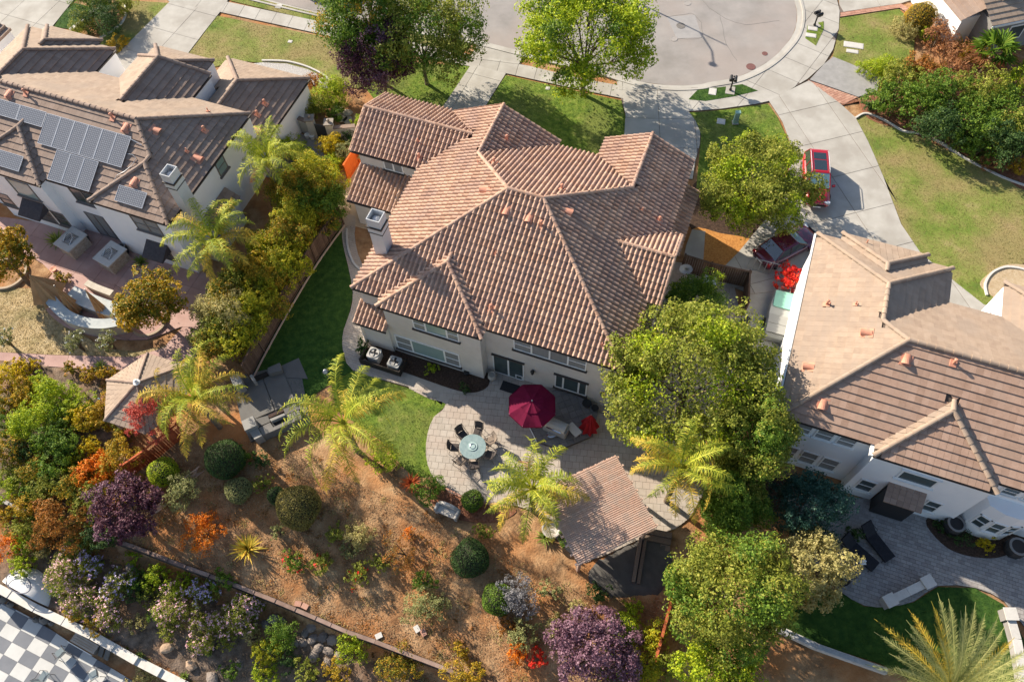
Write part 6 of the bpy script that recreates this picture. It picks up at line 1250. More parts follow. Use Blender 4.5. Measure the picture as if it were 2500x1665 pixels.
FENB = mat('brown_fence_wood', [(.075, .045, .03), (.13, .08, .055), (.19, .12, .085)], scale=3, rnd=.5, rough=.95, bump=.4)
FENO = mat('orange_gate_wood', [(.55, .09, .01), (.70, .14, .015)], scale=3, rnd=.4, rough=.8, bump=.2)
def edging(pts, label, w=.13, h=.12, m=None, z=.05):
    L = smooth([tuple(P(x, y, 0.05)[:2]) for x, y in pts], 6, closed=False); a = offset_line(L, -w/2); c = offset_line(L, w/2); b = MB()
    for i in range(len(L)-1): b.prism([a[i], a[i+1], c[i+1], c[i]], -.02, z+h)
    return tag(b.obj('lawn_edging', m or CST), label, 'edging')
def fence(pts, h, m, label, w=.14, world=None, rail=None, name='wooden_fence', limit=300, lattice=0, cat='fence', capw=.05):
    """boards, posts and rails, each a piece"""
    W = world or [G(*p)[:2] for p in pts]; o = thing(name, (W[0][0], W[0][1], H(*W[0])), label, cat); ox, oy, oz = o.location
    for a, b_ in zip(W[:-1], W[1:]):
        a, b_ = np.array(a), np.array(b_); L = np.linalg.norm(b_-a); u = (b_-a)/L; n = np.array([-u[1], u[0]]); k = max(1, round(L/w))
        me = None
        for i in range(k):
            c = a+u*(i+.5)*L/k; z = H(*c)
            q = MB(); q.obox((0, 0, h/2-lattice/2), (*u, 0), (*n, 0), (0, 0, 1), L/k/2-.006, .011, (h-lattice)/2)
            if me is None: f = q.obj('board', m, o); me = f.data
            else: f = bpy.data.objects.new('board', me); link(f, o)
            f.location = (c[0]-ox, c[1]-oy, z-oz+R.uniform(-.01, .01))
        np_ = max(1, round(L/2.2))
        for i in range(np_+1):
            c = a+u*i*L/np_; q = MB(); q.obox((c[0]-ox+n[0]*.06, c[1]-oy+n[1]*.06, H(*c)-oz+h/2+.03), (*u, 0), (*n, 0), (0, 0, 1), .05, .045, h/2+.05); q.obj('post', m, o)
            if i < np_:
                d = a+u*(i+1)*L/np_
                for zz, ww in ((h+.0, capw), (.3, .02)):
                    q = MB(); p0 = (c[0]-ox, c[1]-oy, H(*c)-oz+zz); p1 = (d[0]-ox, d[1]-oy, H(*d)-oz+zz); ax_ = Vector(p1)-Vector(p0); ln = ax_.length; ax_.normalize(); up_ = Vector((0, 0, 1)); sd = ax_.cross(up_).normalized(); up2 = sd.cross(ax_)
                    q.obox((Vector(p0)+Vector(p1))/2+(Vector((n[0]*.05, n[1]*.05, 0)) if zz < 1 else Vector((0, 0, .02))), ax_, sd, up2, ln/2, ww, .02); q.obj('rail', rail or m, o)
                if lattice:
                    q = MB(); nl = 9
                    for s in (-1, 1):
                        for j in range(nl*2):
                            t0 = (j-nl*.3)/(nl*1.6)*(L/np_); t1 = t0+s*lattice
                            if 0 <= t0 <= L/np_ and 0 <= t1 <= L/np_: q.tube([(c[0]-ox+u[0]*t0, c[1]-oy+u[1]*t0, p0[2]*0+H(*c)-oz+h-lattice), (c[0]-ox+u[0]*t1, c[1]-oy+u[1]*t1, H(*c)-oz+h)], .012, 4)
                    q = q.obj('lattice', m, o); q['kind'] = 'stuff'
    return o
fence([(1652, 1392), (1640, 1440), (1622, 1510), (1606, 1570), (1590, 1625)], 1.25, FENR, 'red stained fence running down the slope right of the steps', capw=.07)
fence([(325, 1160), (380, 1122), (455, 1062)], 1.5, FENR, 'dark red fence with a lattice top below the gazebo', lattice=.3)
fence([(838, 548), (772, 640), (700, 760), (645, 860), (612, 925)], 1.75, FENB, 'long brown fence between the hedge and the shaded side lawn')
edging([(842, 552), (776, 644), (704, 764), (649, 864), (616, 929)], 'pale strip along the foot of the long brown fence', w=.07, m=mat('pale_rail', [(.46, .33, .26), (.56, .43, .35)], scale=3))
fence([(1662, 662), (1725, 682), (1815, 702)], 1.75, FENB, 'dark brown fence closing the side yard right of the tiled house')
fence([(1815, 702), (1812, 770)], 1.75, FENB, 'short fence panel turning the corner of the side yard')
fence([(878, 402), (850, 446)], 1.75, FENO, 'bright orange wooden side gate by the gable of the tiled house', name='side_gate', cat='gate', w=.2)
b = MB()
o = at('metal_gate', 1862, 668, 'pale metal barred gate behind the maroon car', 'gate', ang((1830, 656), (1892, 672)))
for k in range(7): b = MB(); b.box(-1.1+k*.36, -1.05+k*.36, -.02, .02, 0, 1.3); b.obj('bar', METAL, o)
for z in (.1, 1.28): b = MB(); b.box(-1.15, 1.2, -.025, .025, z, z+.04); b.obj('rail', METAL, o)
# satellite dish, cooler box, bins
o = at('satellite_dish', 1664, 690, 'round grey satellite dish on a short mast in the side yard', 'satellite dish')
b = MB(); b.tube([(0, 0, 0), (0, 0, 1.5)], .03, 6); b.obj('mast', METAL, o); b = MB(); b.lathe([(.42, .1), (.3, .04), (0, 0), (0, .012), (.3, .05), (.42, .11)], (0, 0, 0), 22, sx=1.0, sy=.8, cap=False); q = b.obj('dish', flat('dish_grey', (.42, .41, .39)), o, smooth=True); q.location = (0, -.05, 1.5); q.rotation_euler = (RAD(15), 0, 0)
b = MB(); b.tube([(0, .3, 1.52), (0, .1, 1.85)], .012, 5); b.obj('feed_arm', METAL, o)
o = at('storage_box', 1728, 700, 'pale blue grey covered box on the side yard paving', 'box', ang((1712, 690), (1744, 700))); b = MB(); b.box(-.40, .40, -.34, .34, 0, .55, bev=.04); b.obj('case', flat('box_blue', (.30, .33, .40)), o); b = MB(); b.box(-.43, .43, -.37, .37, .55, .66, bev=.06); b.obj('lid', flat('box_lid', (.50, .54, .62)), o)
o = at('utility_trailer', 1897, 782, 'long pale grey trailer with a mint green front cover beside the white wall', 'trailer', ang((1908, 722), (1884, 838)))
TG_ = flat('trailer_grey', (.40, .40, .37), .5); b = MB(); V = []; F = []; st_ = [(-1.9, .35, .5), (-1.7, .62, .78), (-.6, .72, .85), (.4, .74, .85), (1.6, .72, .8), (1.75, .66, .6)]
for x, w_, h_ in st_: V += [(x, -w_*.85, .2), (x, -w_, .45), (x, -w_*.92, h_), (x, w_*.92, h_), (x, w_, .45), (x, w_*.85, .2)]
for i in range(5):
    for k in range(6): k2 = (k+1) % 6; F.append((i*6+k, (i+1)*6+k, (i+1)*6+k2, i*6+k2))
F += [(5, 4, 3, 2, 1, 0), tuple(30+k for k in range(6))]; b.add(V, F); b.obj('hull', TG_, o)
b = MB(); b.box(-1.6, -.35, -.56, .56, .87, .93, bev=.08); b.obj('front_cover', flat('mint_lid', (.24, .50, .40), .35), o)
b = MB(); b.tube([(-1.6, .3, .9), (-1.95, .3, .88), (-1.95, -.3, .88), (-1.6, -.3, .9)], .025, 6); b.obj('tow_handle', METAL, o)
for k in range(2): b = MB(); b.box(.25+k*.68, .90+k*.68, -.66, .66, .88, .93); b.obj('rear_lid', flat('grey_lid', (.30, .30, .28), .5), o)
for sy in (-1, 1): b = MB(); b.lathe([(0, -.08), (.24, -.08), (.24, .08), (0, .08)], (0, 0, 0), 14); w_ = b.obj('wheel', RUB, o); w_.location = (.5, sy*.78, .24); w_.rotation_euler = (RAD(90), 0, 0)
b = MB(); b.box(-.25, .25, -.18, .18, 0, .5, bev=.04); single(b, 'black_tool_box', BLACK, 1818, 790, 'small black box beside the lush small tree in the side yard', 'box', rz=.6)
shrub(1930, 680, (.75, .9, .7), 'red', 'blazing red bougainvillea growing against the white house corner', hz=1.1, name='bougainvillea', size=.12, lobes=9, flower='red', nf=120, fs=.12, dens=1.1)

# outdoor fireplace corner
fp = thing('outdoor_fireplace', (*P(655, 985, 0)[:2], 0), 'grey paved outdoor fireplace terrace with stone counters and a firebox', 'fireplace', rz=ang((600, 1000), (720, 955)))
SG = mat('grey_flagstone', [(.11, .105, .10), (.16, .155, .145)], scale=1.5, rnd=.4, bump=.3); SG2 = mat('pale_coping', [(.24, .23, .21), (.33, .32, .30)], scale=3, rnd=.4, bump=.2)  # stone greys darkened to stand in for the palm and hedge shade
frz = fp.rotation_euler.z; fxy = np.array(fp.location[:2])
def FL(px, py, z=0.0):
    d = P(px, py, z)[:2]-fxy; return (d[0]*math.cos(frz)+d[1]*math.sin(frz), -d[0]*math.sin(frz)+d[1]*math.cos(frz))
X = lambda x, y: (560+x*.153, 860+y*.153)
def fslab(name, pts, z0, z1, m):
    b = MB(); b.prism([FL(*X(*p), z1) for p in pts], z0, z1); return b.obj(name, m, fp)
fslab('terrace', [(340, 1430), (1290, 1140), (1105, 110), (835, 225), (0, 400), (70, 560), (190, 1110)], .0, .06, SG)
fslab('terrace', [(830, 215), (1105, 90), (1250, 420), (900, 400)], .0, .10, SG)
fslab('floor_slab', [(228, 545), (530, 425), (715, 925), (400, 1060)], .06, .14, SG); fslab('floor_slab', [(545, 418), (845, 285), (1075, 840), (730, 920)], .06, .14, SG)
fslab('counter', [(400, 1065), (610, 1010), (650, 1105), (455, 1190)], .14, .50, SG); fslab('counter', [(858, 905), (1065, 830), (1110, 905), (895, 995)], .14, .50, SG)
fslab('counter', [(290, 1240), (430, 1170), (525, 1330), (400, 1390)], .06, .85, SG2); fslab('counter', [(465, 1205), (650, 1120), (700, 1195), (935, 1085), (905, 1005), (1105, 920), (1160, 1050), (530, 1325)], .06, .80, mat('counter_stone', [(.15, .14, .13), (.20, .19, .175)], scale=2, bump=.2))
fslab('mantel', [(640, 1065), (875, 970), (890, 1000), (665, 1100)], .5, .95, SG2); fslab('firebox', [(665, 1105), (880, 1010), (935, 1080), (710, 1190)], .3, .62, BLACK); fslab('firebox', [(615, 1000), (850, 905), (870, 940), (635, 1050)], .1, .3, mat('soot', [(.03, .022, .02), (.08, .045, .035)], scale=6))
fslab('pillar', [(190, 1100), (375, 1010), (435, 1165), (245, 1250)], .0, 1.15, SG2); fslab('pillar', [(5, 390), (140, 335), (205, 490), (70, 545)], .0, 1.15, SG2); fslab('pillar', [(320, 370), (360, 350), (415, 440), (370, 460)], .0, .8, SG2); fslab('bench', [(610, 250), (800, 165), (835, 285), (625, 345)], .1, .55, SG)
fslab('bench', [(385, 390), (590, 305), (615, 345), (420, 440)], .05, .35, DKW)
b = MB(); b.tube([(0, 0, 0), (0, 0, .9)], .03, 6); b.lathe([(.14, 0), (.18, .08), (.1, .2), (0, .24)], (0, 0, .9), 10); single(b, 'garden_lamp', METAL, 803, 925, 'small round topped garden lamp on the shaded lawn', 'lamp')

# stone bench
o = at('stone_bench', 1095, 1250, 'weathered pale stone bench with a curved back at the patio edge', 'bench', ang((1068, 1240), (1120, 1262)))
PST = mat('pale_weathered_stone', [(.30, .28, .25), (.44, .41, .37), (.52, .49, .45)], scale=4, bump=.5, rough=.95)
b = MB(); b.box(-.62, .62, -.34, .06, .36, .48, bev=.03); b.obj('seat', PST, o)
b = MB(); V = []; n = 9
for k in range(n): t = k/(n-1)*2-1; V.append((t*.66, .50+.40*(1-abs(t)**2.2)))
V2 = [(x, y, z) for y in (.08, .24) for x, z in V+[(.66, 0), (-.66, 0)]]; m_ = n+2
b.add(V2, [tuple(range(m_))[::-1], tuple(range(m_, 2*m_))]+[(i, (i+1) % m_, m_+(i+1) % m_, m_+i) for i in range(m_)]); b.obj('backrest', PST, o)
for s in (-1, 1): b = MB(); b.box(s*.58-.09, s*.58+.09, -.32, .05, 0, .36); b.obj('leg', PST, o); b = MB(); b.tube([(s*.62, -.34, .56), (s*.62, .1, .60)], .09, 8); b.obj('armrest', PST, o)
b = MB(); b.lathe([(.35, 0), (.42, .08), (.25, .16), (.14, .3), (.12, .55), (.3, .66), (.5, .74), (.52, .8), (.44, .8), (.2, .7), (0, .68)], (0, 0, 0), 20); single(b, 'stone_birdbath', PST, 1345, 1300, 'pale stone birdbath half under the palm left of the pergola', 'birdbath')

# retaining walls
RWT = mat('dark_block_wall', [(.03, .026, .024), (.06, .05, .044), (.10, .08, .07)], scale=4, rnd=.4, bump=.6, rough=.95); CAPM = mat('wall_cap', [(.13, .085, .07), (.24, .16, .125), (.33, .24, .20)], scale=2, rnd=.4, bump=.4)
def wall(line, label, m, capm, h_up=.10, th=.24, drop=2.2, seg=1.2, name='retaining_wall', block=.0, up=True, cap=.04, capw=.20):
    W = [np.array(G(*p)[:2]) if not isinstance(p, np.ndarray) else p for p in line]; o = thing(name, (*W[0], 0), label, 'wall'); ox, oy = W[0]
    for a, b_ in zip(W[:-1], W[1:]):
        L = np.linalg.norm(b_-a); u = (b_-a)/L; n = np.array([-u[1], u[0]]); k = max(1, round(L/seg))
        for i in range(k):
            c = a+u*(i+.5)*L/k; z = max(H(*(c+n*.45)), H(*(c-n*.45)))+h_up
            rows = max(1, round(drop/.22)) if block else 1
            q = MB()
            for r in range(rows): q.obox((c[0]-ox, c[1]-oy, z-(r+.5)*drop/rows), (*u, 0), (*n, 0), (0, 0, 1), L/k/2-(.008 if block else 0), th/2+R.uniform(0, .008), drop/rows/2-(.008 if block else 0))
            q.obj('wall_section', m, o)
            if cap: q = MB(); q.obox((c[0]-ox, c[1]-oy, z+cap/2+.001), (*u, 0), (*n, 0), (0, 0, 1), L/k/2-.004, capw/2, cap/2); q.obj('coping', capm, o)
    return o
W2A = [P(x, y, -1.6) for x, y in [(-40, 1204), (0, 1222), (90, 1262)]]; W2B = [P(x, y, -1.6) for x, y in [(250, 1314), (343, 1345), (466, 1392), (578, 1432), (679, 1472), (776, 1513), (850, 1545), (919, 1569), (1089, 1635), (1200, 1690)]]
wall([p[:2] for p in W2A], 'short piece of grey garden wall at the left edge of the slope', RWT, mat('grey_cap', [(.30, .28, .27), (.42, .40, .38)], scale=3), block=1)
wall([p[:2] for p in W2B], 'long dark block retaining wall with a reddish cap crossing the slope', RWT, CAPM, block=1)
WW = mat('white_garden_wall', [(.52, .49, .44), (.68, .65, .60)], scale=2, rough=.9, bump=.3)
W3 = [P(x, y, -4.1)[:2] for x, y in [(-60, 1404), (0, 1432), (119, 1496), (253, 1560), (357, 1620), (466, 1676), (560, 1726)]]
wall(W3, 'long white garden wall above the chequered patio', WW, WW, h_up=.18, th=.42, drop=1.9, seg=1.6, capw=.44, cap=.03)
wall([(1895, 1535), (1990, 1580), (2080, 1612), (2160, 1640)], 'pale concrete wall below the shaded lawn at the lower right', WW, mat('grey_coping', [(.33, .33, .33), (.45, .45, .44)], scale=3), h_up=.35, th=.3, drop=1.6, seg=1.3)
# low seat walls on the neighbour's patio
CST = mat('cream_cap_stone', [(.45, .43, .40), (.60, .58, .54)], scale=3, rnd=.4, bump=.2)
def seatwall(pts, label, h=.5, w=.42, pier=((0, .62), (-1, .62))):
    W = [P(x, y, h)[:2] for x, y in pts]; o = thing('seat_wall', (*W[0], .07), label, 'wall'); ox, oy = W[0]
    for a, b_ in zip(W[:-1], W[1:]):
        L = np.linalg.norm(b_-a); u = (b_-a)/L; n = np.array([-u[1], u[0]]); k = max(1, round(L/.8))
        for i in range(k):
            c = a+u*(i+.5)*L/k; q = MB(); q.obox((c[0]-ox, c[1]-oy, h/2), (*u, 0), (*n, 0), (0, 0, 1), L/k/2, w/2-.04, h/2); q.obj('wall_block', PAVERG, o); q = MB(); q.obox((c[0]-ox, c[1]-oy, h+.03), (*u, 0), (*n, 0), (0, 0, 1), L/k/2-.006, w/2, .03); q.obj('cap_stone', CST, o)
    for i, s in pier:
        c = W[i]; a = W[1] if i == 0 else W[-2]; u = (a-c)/np.linalg.norm(a-c); n = np.array([-u[1], u[0]])
        q = MB(); q.obox((c[0]-ox, c[1]-oy, (h+.12)/2), (*u, 0), (*n, 0), (0, 0, 1), s/2-.04, s/2-.04, (h+.12)/2); q.obj('pier', PAVERG, o); q = MB(); q.obox((c[0]-ox, c[1]-oy, h+.155), (*u, 0), (*n, 0), (0, 0, 1), s/2, s/2, .035); q.obj('cap_stone', CST, o)
seatwall([(2170, 1467), (2215, 1445), (2262, 1422)], 'low stone seat wall with a pier at each end between patio and lawn')
seatwall([(2463, 1500), (2480, 1560), (2495, 1640), (2500, 1700)], 'low stone seat wall at the right edge of the view', pier=((0, .62),))
# loungers and furniture on the grey patio
def lounger(px, py, rz, label):
    o = at('sun_lounger', px, py, label, 'sun lounger', rz, group='dark sun loungers on the grey patio', z=.08)
    DF = mat('charcoal_fabric', [(.012, .012, .016), (.028, .028, .034)], scale=6)
    b = MB(); b.obox((.35, 0, .36), (1, 0, 0), (0, 1, 0), (0, 0, 1), .72, .33, .05); b.obj('mattress', DF, o)
    b = MB(); b.obox((-.68, 0, .56), (.83, 0, -.55), (0, 1, 0), (.55, 0, .83), .42, .33, .05); b.obj('backrest', DF, o)
    for s in (-1, 1):
        b = MB(); b.tube([(1.05, s*.34, .30), (-1.1, s*.34, .30)], .02, 6); b.obj('side_rail', BLACK, o); b = MB(); b.tube([(-.95, s*.36, 0), (-1.0, s*.36, .6), (-.45, s*.36, .62), (-.4, s*.36, .3)], .018, 6); b.obj('arm_frame', BLACK, o)
        for x in (.95, -.5): b = MB(); b.tube([(x, s*.33, .3), (x, s*.34, 0)], .018, 5); b.obj('leg', BLACK, o)
    return o
lounger(2090, 1352, ang((2055, 1320), (2135, 1390)), 'left dark sun lounger, the one with a white towel at its foot'); lounger(2133, 1327, ang((2105, 1290), (2170, 1372)), 'right dark sun lounger, nearer the screened porch')
b = MB(); b.obox((0, 0, .03), (1, 0, 0), (0, 1, 0), (0, 0, 1), .16, .12, .03); b.obox((.08, .04, .08), (.8, .5, 0), (-.5, .8, 0), (0, 0, 1), .10, .08, .03); single(b, 'white_towel', WPAINT, 2098, 1378, 'crumpled white towel on the left lounger', 'towel', up=.44, z=.08)
o = at('round_table', 2062, 1400, 'round dark metal table beside the pale tree', 'table', z=.08); b = MB(); b.lathe([(0, .68), (.5, .68), (.52, .70), (.5, .72), (0, .72)], (0, 0, 0), 24); b.obj('tabletop', flat('slate_top', (.10, .10, .11), .5), o); b = MB(); b.tube([(0, 0, 0), (0, 0, .68)], .04, 8); b.lathe([(.3, 0), (.3, .03), (.05, .06)], (0, 0, 0), 14); b.obj('pedestal', BLACK, o)
for x, y, a, l in [(2042, 1418, .5, 'dark metal chair at the lower left of the round dark table'), (2078, 1392, 3.5, 'dark metal chair at the upper right of the round dark table')]: p = P(x, y, .2); garden_chair((p[0], p[1], .08), a, l, 'dark chairs at the round table', flat('slate_seat', (.07, .07, .08)))
def urn_planter(px, py, label, m=BLACK, r=.5, h=.75):
    o = at('urn_planter', px, py, label, 'planter', z=.1); b = MB(); b.lathe([(r*.5, 0), (r*.9, h*.3), (r, h*.75), (r*.8, h)], (0, 0, 0), 8); b.obj('bowl', m, o); b = MB(); b.lathe([(r*.66, h), (r*.86, h), (r*.86, h+.05), (r*.66, h+.05), (r*.66, h)], (0, 0, 0), 16, cap=False); b.obj('rim', flat('worn_rim', (.22, .21, .2)), o); b = MB(); b.lathe([(0, h-.02), (r*.62, h-.02)], (0, 0, 0), 12); b.obj('soil', MULCH, o); return o
urn_planter(2316, 1290, 'left black urn with a pale rim beside the bay wall', r=.54, h=.9); urn_planter(2465, 1345, 'right black urn with a pale rim near the view edge', r=.56, h=.9)
b = MB(); b.lathe([(.12, 0), (.25, .15), (.3, .35), (.33, .36), (.3, .4), (.22, .36), (0, .34)], (0, 0, 0), 16); single(b, 'white_planter', WPAINT, 1506, 975, 'white rimmed pot at the right corner of the back wall', 'pot', up=.08)
for x, y, s, l in [(1432, 990, .26, 'black pot with leaves by the wall, left of two'), (1452, 1000, .2, 'small black pot by the wall, right of two')]:
    b = MB(); b.lathe([(s*.6, 0), (s, s*1.2), (s*1.1, s*1.3), (s*.8, s*1.25), (0, s*1.2)], (0, 0, 0), 12); single(b, 'patio_pot', BLACK, x, y, l, 'pot', z=.30)

# gazebo with a tiled six sided roof
gc = [P(x, y, 2.55) for x, y in [(361, 860), (262, 927), (262, 1023), (356, 1061), (455, 1000), (450, 890)]]; ctr = sum(gc)/6
rg = np.mean([np.linalg.norm((g-ctr)[:2]) for g in gc]); a0 = math.atan2(*(gc[0]-ctr)[[1, 0]])
gz = thing('gazebo', (ctr[0], ctr[1], H(ctr[0], ctr[1])), 'six sided gazebo with a brown tiled roof and a white finial', 'gazebo'); zb = -gz.location.z
hexp = [(rg*math.cos(a0+k*math.pi/3), rg*math.sin(a0+k*math.pi/3)) for k in range(6)]; ZE, ZA = 2.55+zb, 3.75+zb
b = MB(); b.add([(0, 0, ZA-.04)]+[(x, y, ZE-.04) for x, y in hexp], [(0, 1+k, 1+(k+1) % 6) for k in range(6)]); b.obj('roof_deck', FELT2, gz)
for k in range(6):
    p, q = np.array(hexp[k]), np.array(hexp[(k+1) % 6])
    for r in range(7):
        t0, t1 = r/7, (r+1.08)/7; z0, z1 = ZE+(ZA-ZE)*t0, ZE+(ZA-ZE)*min(1, t1); n = max(1, 8-r)
        for j in range(n):
            s0, s1 = j/n+.004, (j+1)/n-.004; f = lambda s, t: (p*(1-s)+q*s)*(1-min(t, 1)); A, B_, C_, D_ = f(s0, t0), f(s1, t0), f(s1, t1), f(s0, t1); lift = .05
            m2 = MB(); m2.add([(*A, z0+lift), (*B_, z0+lift), (*C_, z1+.012), (*D_, z1+.012), (*A, z0-.02), (*B_, z0-.02)], [(0, 1, 2, 3), (4, 5, 1, 0)]); m2.obj('roof_tile', TANTILE, gz)
    n = 8
    for j in range(n):
        a_, c_ = np.array([*p, ZE])*(1-j/n)+np.array([0, 0, ZA])*(j/n), np.array([*p, ZE])*(1-(j+1)/n)+np.array([0, 0, ZA])*((j+1)/n); m2 = MB(); m2.tube([a_+[0, 0, .05], c_+[0, 0, .05]], [.085, .07], 7); m2.obj('ridge_tile', BRTILE, gz)
    m2 = MB(); m2.box(p[0]*.88-.07, p[0]*.88+.07, p[1]*.88-.07, p[1]*.88+.07, -.3, ZE-.02); m2.obj('post', BRTILE, gz)
b = MB(); b.lathe([(.16, 0), (.2, .08), (.08, .14), (.12, .24), (0, .34)], (0, 0, ZA+.02), 12); b.obj('finial', WPAINT, gz)

# curved wall and bench on the pink patio
CW = mat('cream_masonry', [(.44, .39, .31), (.56, .51, .43)], scale=3, bump=.3); CT = mat('grey_counter', [(.34, .37, .36), (.52, .54, .52)], scale=1.2, bump=.1)
def curved(pts, name, label, cat, h, w, m, capm, n=6, zc=0.0):
    L = smooth([tuple(P(x, y, h)[:2]) for x, y in pts], n, closed=False); o = thing(name, (*L[0], .07), label, cat); ox, oy = L[0]; a = offset_line(L, -w/2); c = offset_line(L, w/2); b = MB(); t = MB()
    for i in range(len(L)-1):
        q = [(a[i][0]-ox, a[i][1]-oy), (a[i+1][0]-ox, a[i+1][1]-oy), (c[i+1][0]-ox, c[i+1][1]-oy), (c[i][0]-ox, c[i][1]-oy)]; b.prism(q, 0, h)
    a = offset_line(L, -w/2-.04); c = offset_line(L, w/2+.04)
    for i in range(len(L)-1):
        q = [(a[i][0]-ox, a[i][1]-oy), (a[i+1][0]-ox, a[i+1][1]-oy), (c[i+1][0]-ox, c[i+1][1]-oy), (c[i][0]-ox, c[i][1]-oy)]; t.prism(q, h+.001, h+.06)
    b.obj('wall_body', m, o); t.obj('counter_top', capm, o); return o
curved([(108, 708), (135, 745), (170, 775), (215, 790), (262, 792), (310, 782)], 'curved_counter', 'curved cream garden counter holding the tan umbrellas', 'counter', .95, .62, CW, CT)
curved([(172, 715), (215, 735), (260, 752), (290, 758)], 'curved_table', 'long grey topped curved table inside the counter', 'table', .75, .95, CW, CT)
curved([(212, 692), (240, 705), (275, 718)], 'curved_bench', 'low cream bench between the counter and the house', 'bench', .45, .35, CW, CW)
for x, y, a, l in [(190, 595, 0, 'left stone pier planter with a pale cap in front of the solar house'), (285, 630, 0, 'right stone pier planter with a pale cap in front of the solar house')]:
    o = at('stone_pier', x, y+12, l, 'planter', YAW-.18, z=.07); b = MB()
    for r in range(5):
        for k in range(5): pass
    b.box(-.62, .62, -.75, .75, 0, .95); b.obj('pier', mat('stacked_stone', [(.26, .21, .16), (.42, .36, .29), (.50, .45, .38)], scale=7, bump=1, bscale=14, bdist=.05), o)
    for x0, x1, y0, y1 in ((-.72, .72, -.85, -.40), (-.72, .72, .45, .85), (-.72, -.38, -.40, .45), (.38, .72, -.40, .45)): b = MB(); b.box(x0, x1, y0, y1, .95, 1.04); b.obj('cap_stone', CST, o)
    b = MB(); b.tube([(-.3, -.35, 1.0), (-.3, .1, 1.28), (0, .32, 1.34), (.3, .1, 1.28), (.3, -.35, 1.0)], .04, 8); [b.box(-.3+i*.12, -.24+i*.12, -.35, .35, 1.0, 1.04) for i in range(6)]; b.obj('rack', METAL, o)
for x, y, l in [(213, 592, 'black barrel pot beside the left stone pier'), (308, 620, 'black barrel pot beside the right stone pier')]: urn_planter(x, y, l, r=.34, h=.8)
for x, y, l in [(135, 663, 'small round clay pot on the pink patio, upper one'), (150, 690, 'plant in a clay pot on the pink patio, lower one')]:
    b = MB(); b.lathe([(.14, 0), (.2, .22), (.23, .24), (.18, .24), (0, .2)], (0, 0, 0), 12); single(b, 'clay_pot', ORANGEV, x, y, l, 'pot', up=.06)
shrub(150, 682, .5, 'amber', 'small amber plant in the pot on the pink patio', size=.1)
for x, y, r, l in [(365, 815, 1.2, 'stone ring kerb round the amber tree'), (20, 700, 1.3, 'stone ring kerb round the left edge tree')]:
    b = MB(); b.lathe([(r-.15, 0), (r-.15, .2), (r, .2), (r, 0)], (0, 0, 0), 36, cap=False); single(b, 'tree_ring', mat('tan_kerb', [(.36, .28, .2), (.46, .37, .27)], scale=3), x, y-30, l, 'kerb ring')

# lower left chequered patio, dome, pots, bench, chairs
LZ = -4.8; q0, q1, q2 = P(36.6, 1491, LZ), P(104.5, 1525.9, LZ), P(42.5, 1549, LZ)
e1 = (q1-q0)/2; e2 = (q2-q0)/2; s1_, s2_ = np.linalg.norm(e1), np.linalg.norm(e2); ra = math.atan2(e1[1], e1[0])
CKP = [(-260, 1450), (0, 1467), (100, 1520), (205, 1590), (330, 1665), (420, 1730), (300, 1900), (-260, 1900)]
CHW = mat('white_floor_tile', [(.46, .46, .44), (.55, .55, .53)], scale=1, rough=.5, bump=.05); CHG = mat('grey_floor_tile', [(.13, .14, .16), (.18, .19, .21)], scale=1, rough=.5, bump=.05)
s_ = (s1_+s2_)/2
slabs('chequered_patio', poly_xy(CKP, LZ), ra, s1_, s2_, LZ, CHW, piece='floor_tile', gap=.012, mats=[CHW, CHG], origin=(q0[0], q0[1]), jit=0)
dm = thing('white_dome', (*P(85, 1458, -3.8)[:2], -4.7), 'white plastered half dome shelter at the garden wall', 'dome', rz=ang((0, 1425), (130, 1500)))
DWH = mat('plaster_white', [(.66, .65, .64), (.76, .76, .75)], scale=2, rough=.8, bump=.1)
b = MB(); V = []; F = []; n = 28; mm = 14; rx, ry, hz_ = 1.9, 1.75, 1.9
for i in range(mm+1):
    ph = math.pi/2*i/mm
    for k in range(n+1): th = math.pi*k/n; V.append((rx*math.cos(th)*math.cos(ph)**.8, ry*math.sin(th)*math.cos(ph)**.8, .9+hz_*math.sin(ph)))
for i in range(mm):
    for k in range(n): q = i*(n+1)+k; F.append((q, q+1, q+n+2, q+n+1))
b.add(V, F); b.add([(rx*math.cos(math.pi*k/n), -.02, .9+hz_*math.sin(math.pi*k/n)) for k in range(n+1)], [tuple(range(n+1))]); b.prism([(-1.75, -.25), (1.75, -.25), (1.75, .0), (1.3, 1.1), (-1.3, 1.1), (-1.75, 0)], 0, .9); dd = b.obj('dome_shell', DWH, dm); [setattr(p_, 'use_smooth', len(p_.vertices) == 4) for p_ in dd.data.polygons]
b = MB(); b.tube([(-.1+.85*math.cos(t), .35+.45*math.sin(t), 2.88+.10*math.sin(t*1)) for t in np.linspace(0, 6.283, 25)], .03, 6, cap=False); b.obj('rim', flat('blue_grey_rim', (.12, .13, .18)), dm)
for x, y, r, l in [(14, 1462, .28, 'grey clay jar at the far left under the dome'), (30, 1476, .2, 'small grey jar left of the dome base'), (93, 1513, .2, 'white necked jar under the dome base'), (116, 1513, .3, 'round grey jar right of the white necked one'), (130, 1520, .2, 'small dark jar at the right end of the row')]:
    b = MB(); b.lathe([(r*.5, 0), (r, r*.7), (r*.95, r*1.3), (r*.4, r*1.9), (r*.45, r*2.1), (r*.3, r*2.1), (r*.25, r*1.7), (0, r*1.2)], (0, 0, 0), 16); single(b, 'clay_jar', flat('grey_clay', (.16, .15, .14), .9), x, y, l, 'jar', z=LZ+.05, smooth=True, group='jars under the white dome')
o = at('garden_bench', 207, 1570, 'pale weathered wooden bench at the garden wall', 'bench', ang((188, 1548), (235, 1575)), z=LZ+.4)
o.location.z = LZ
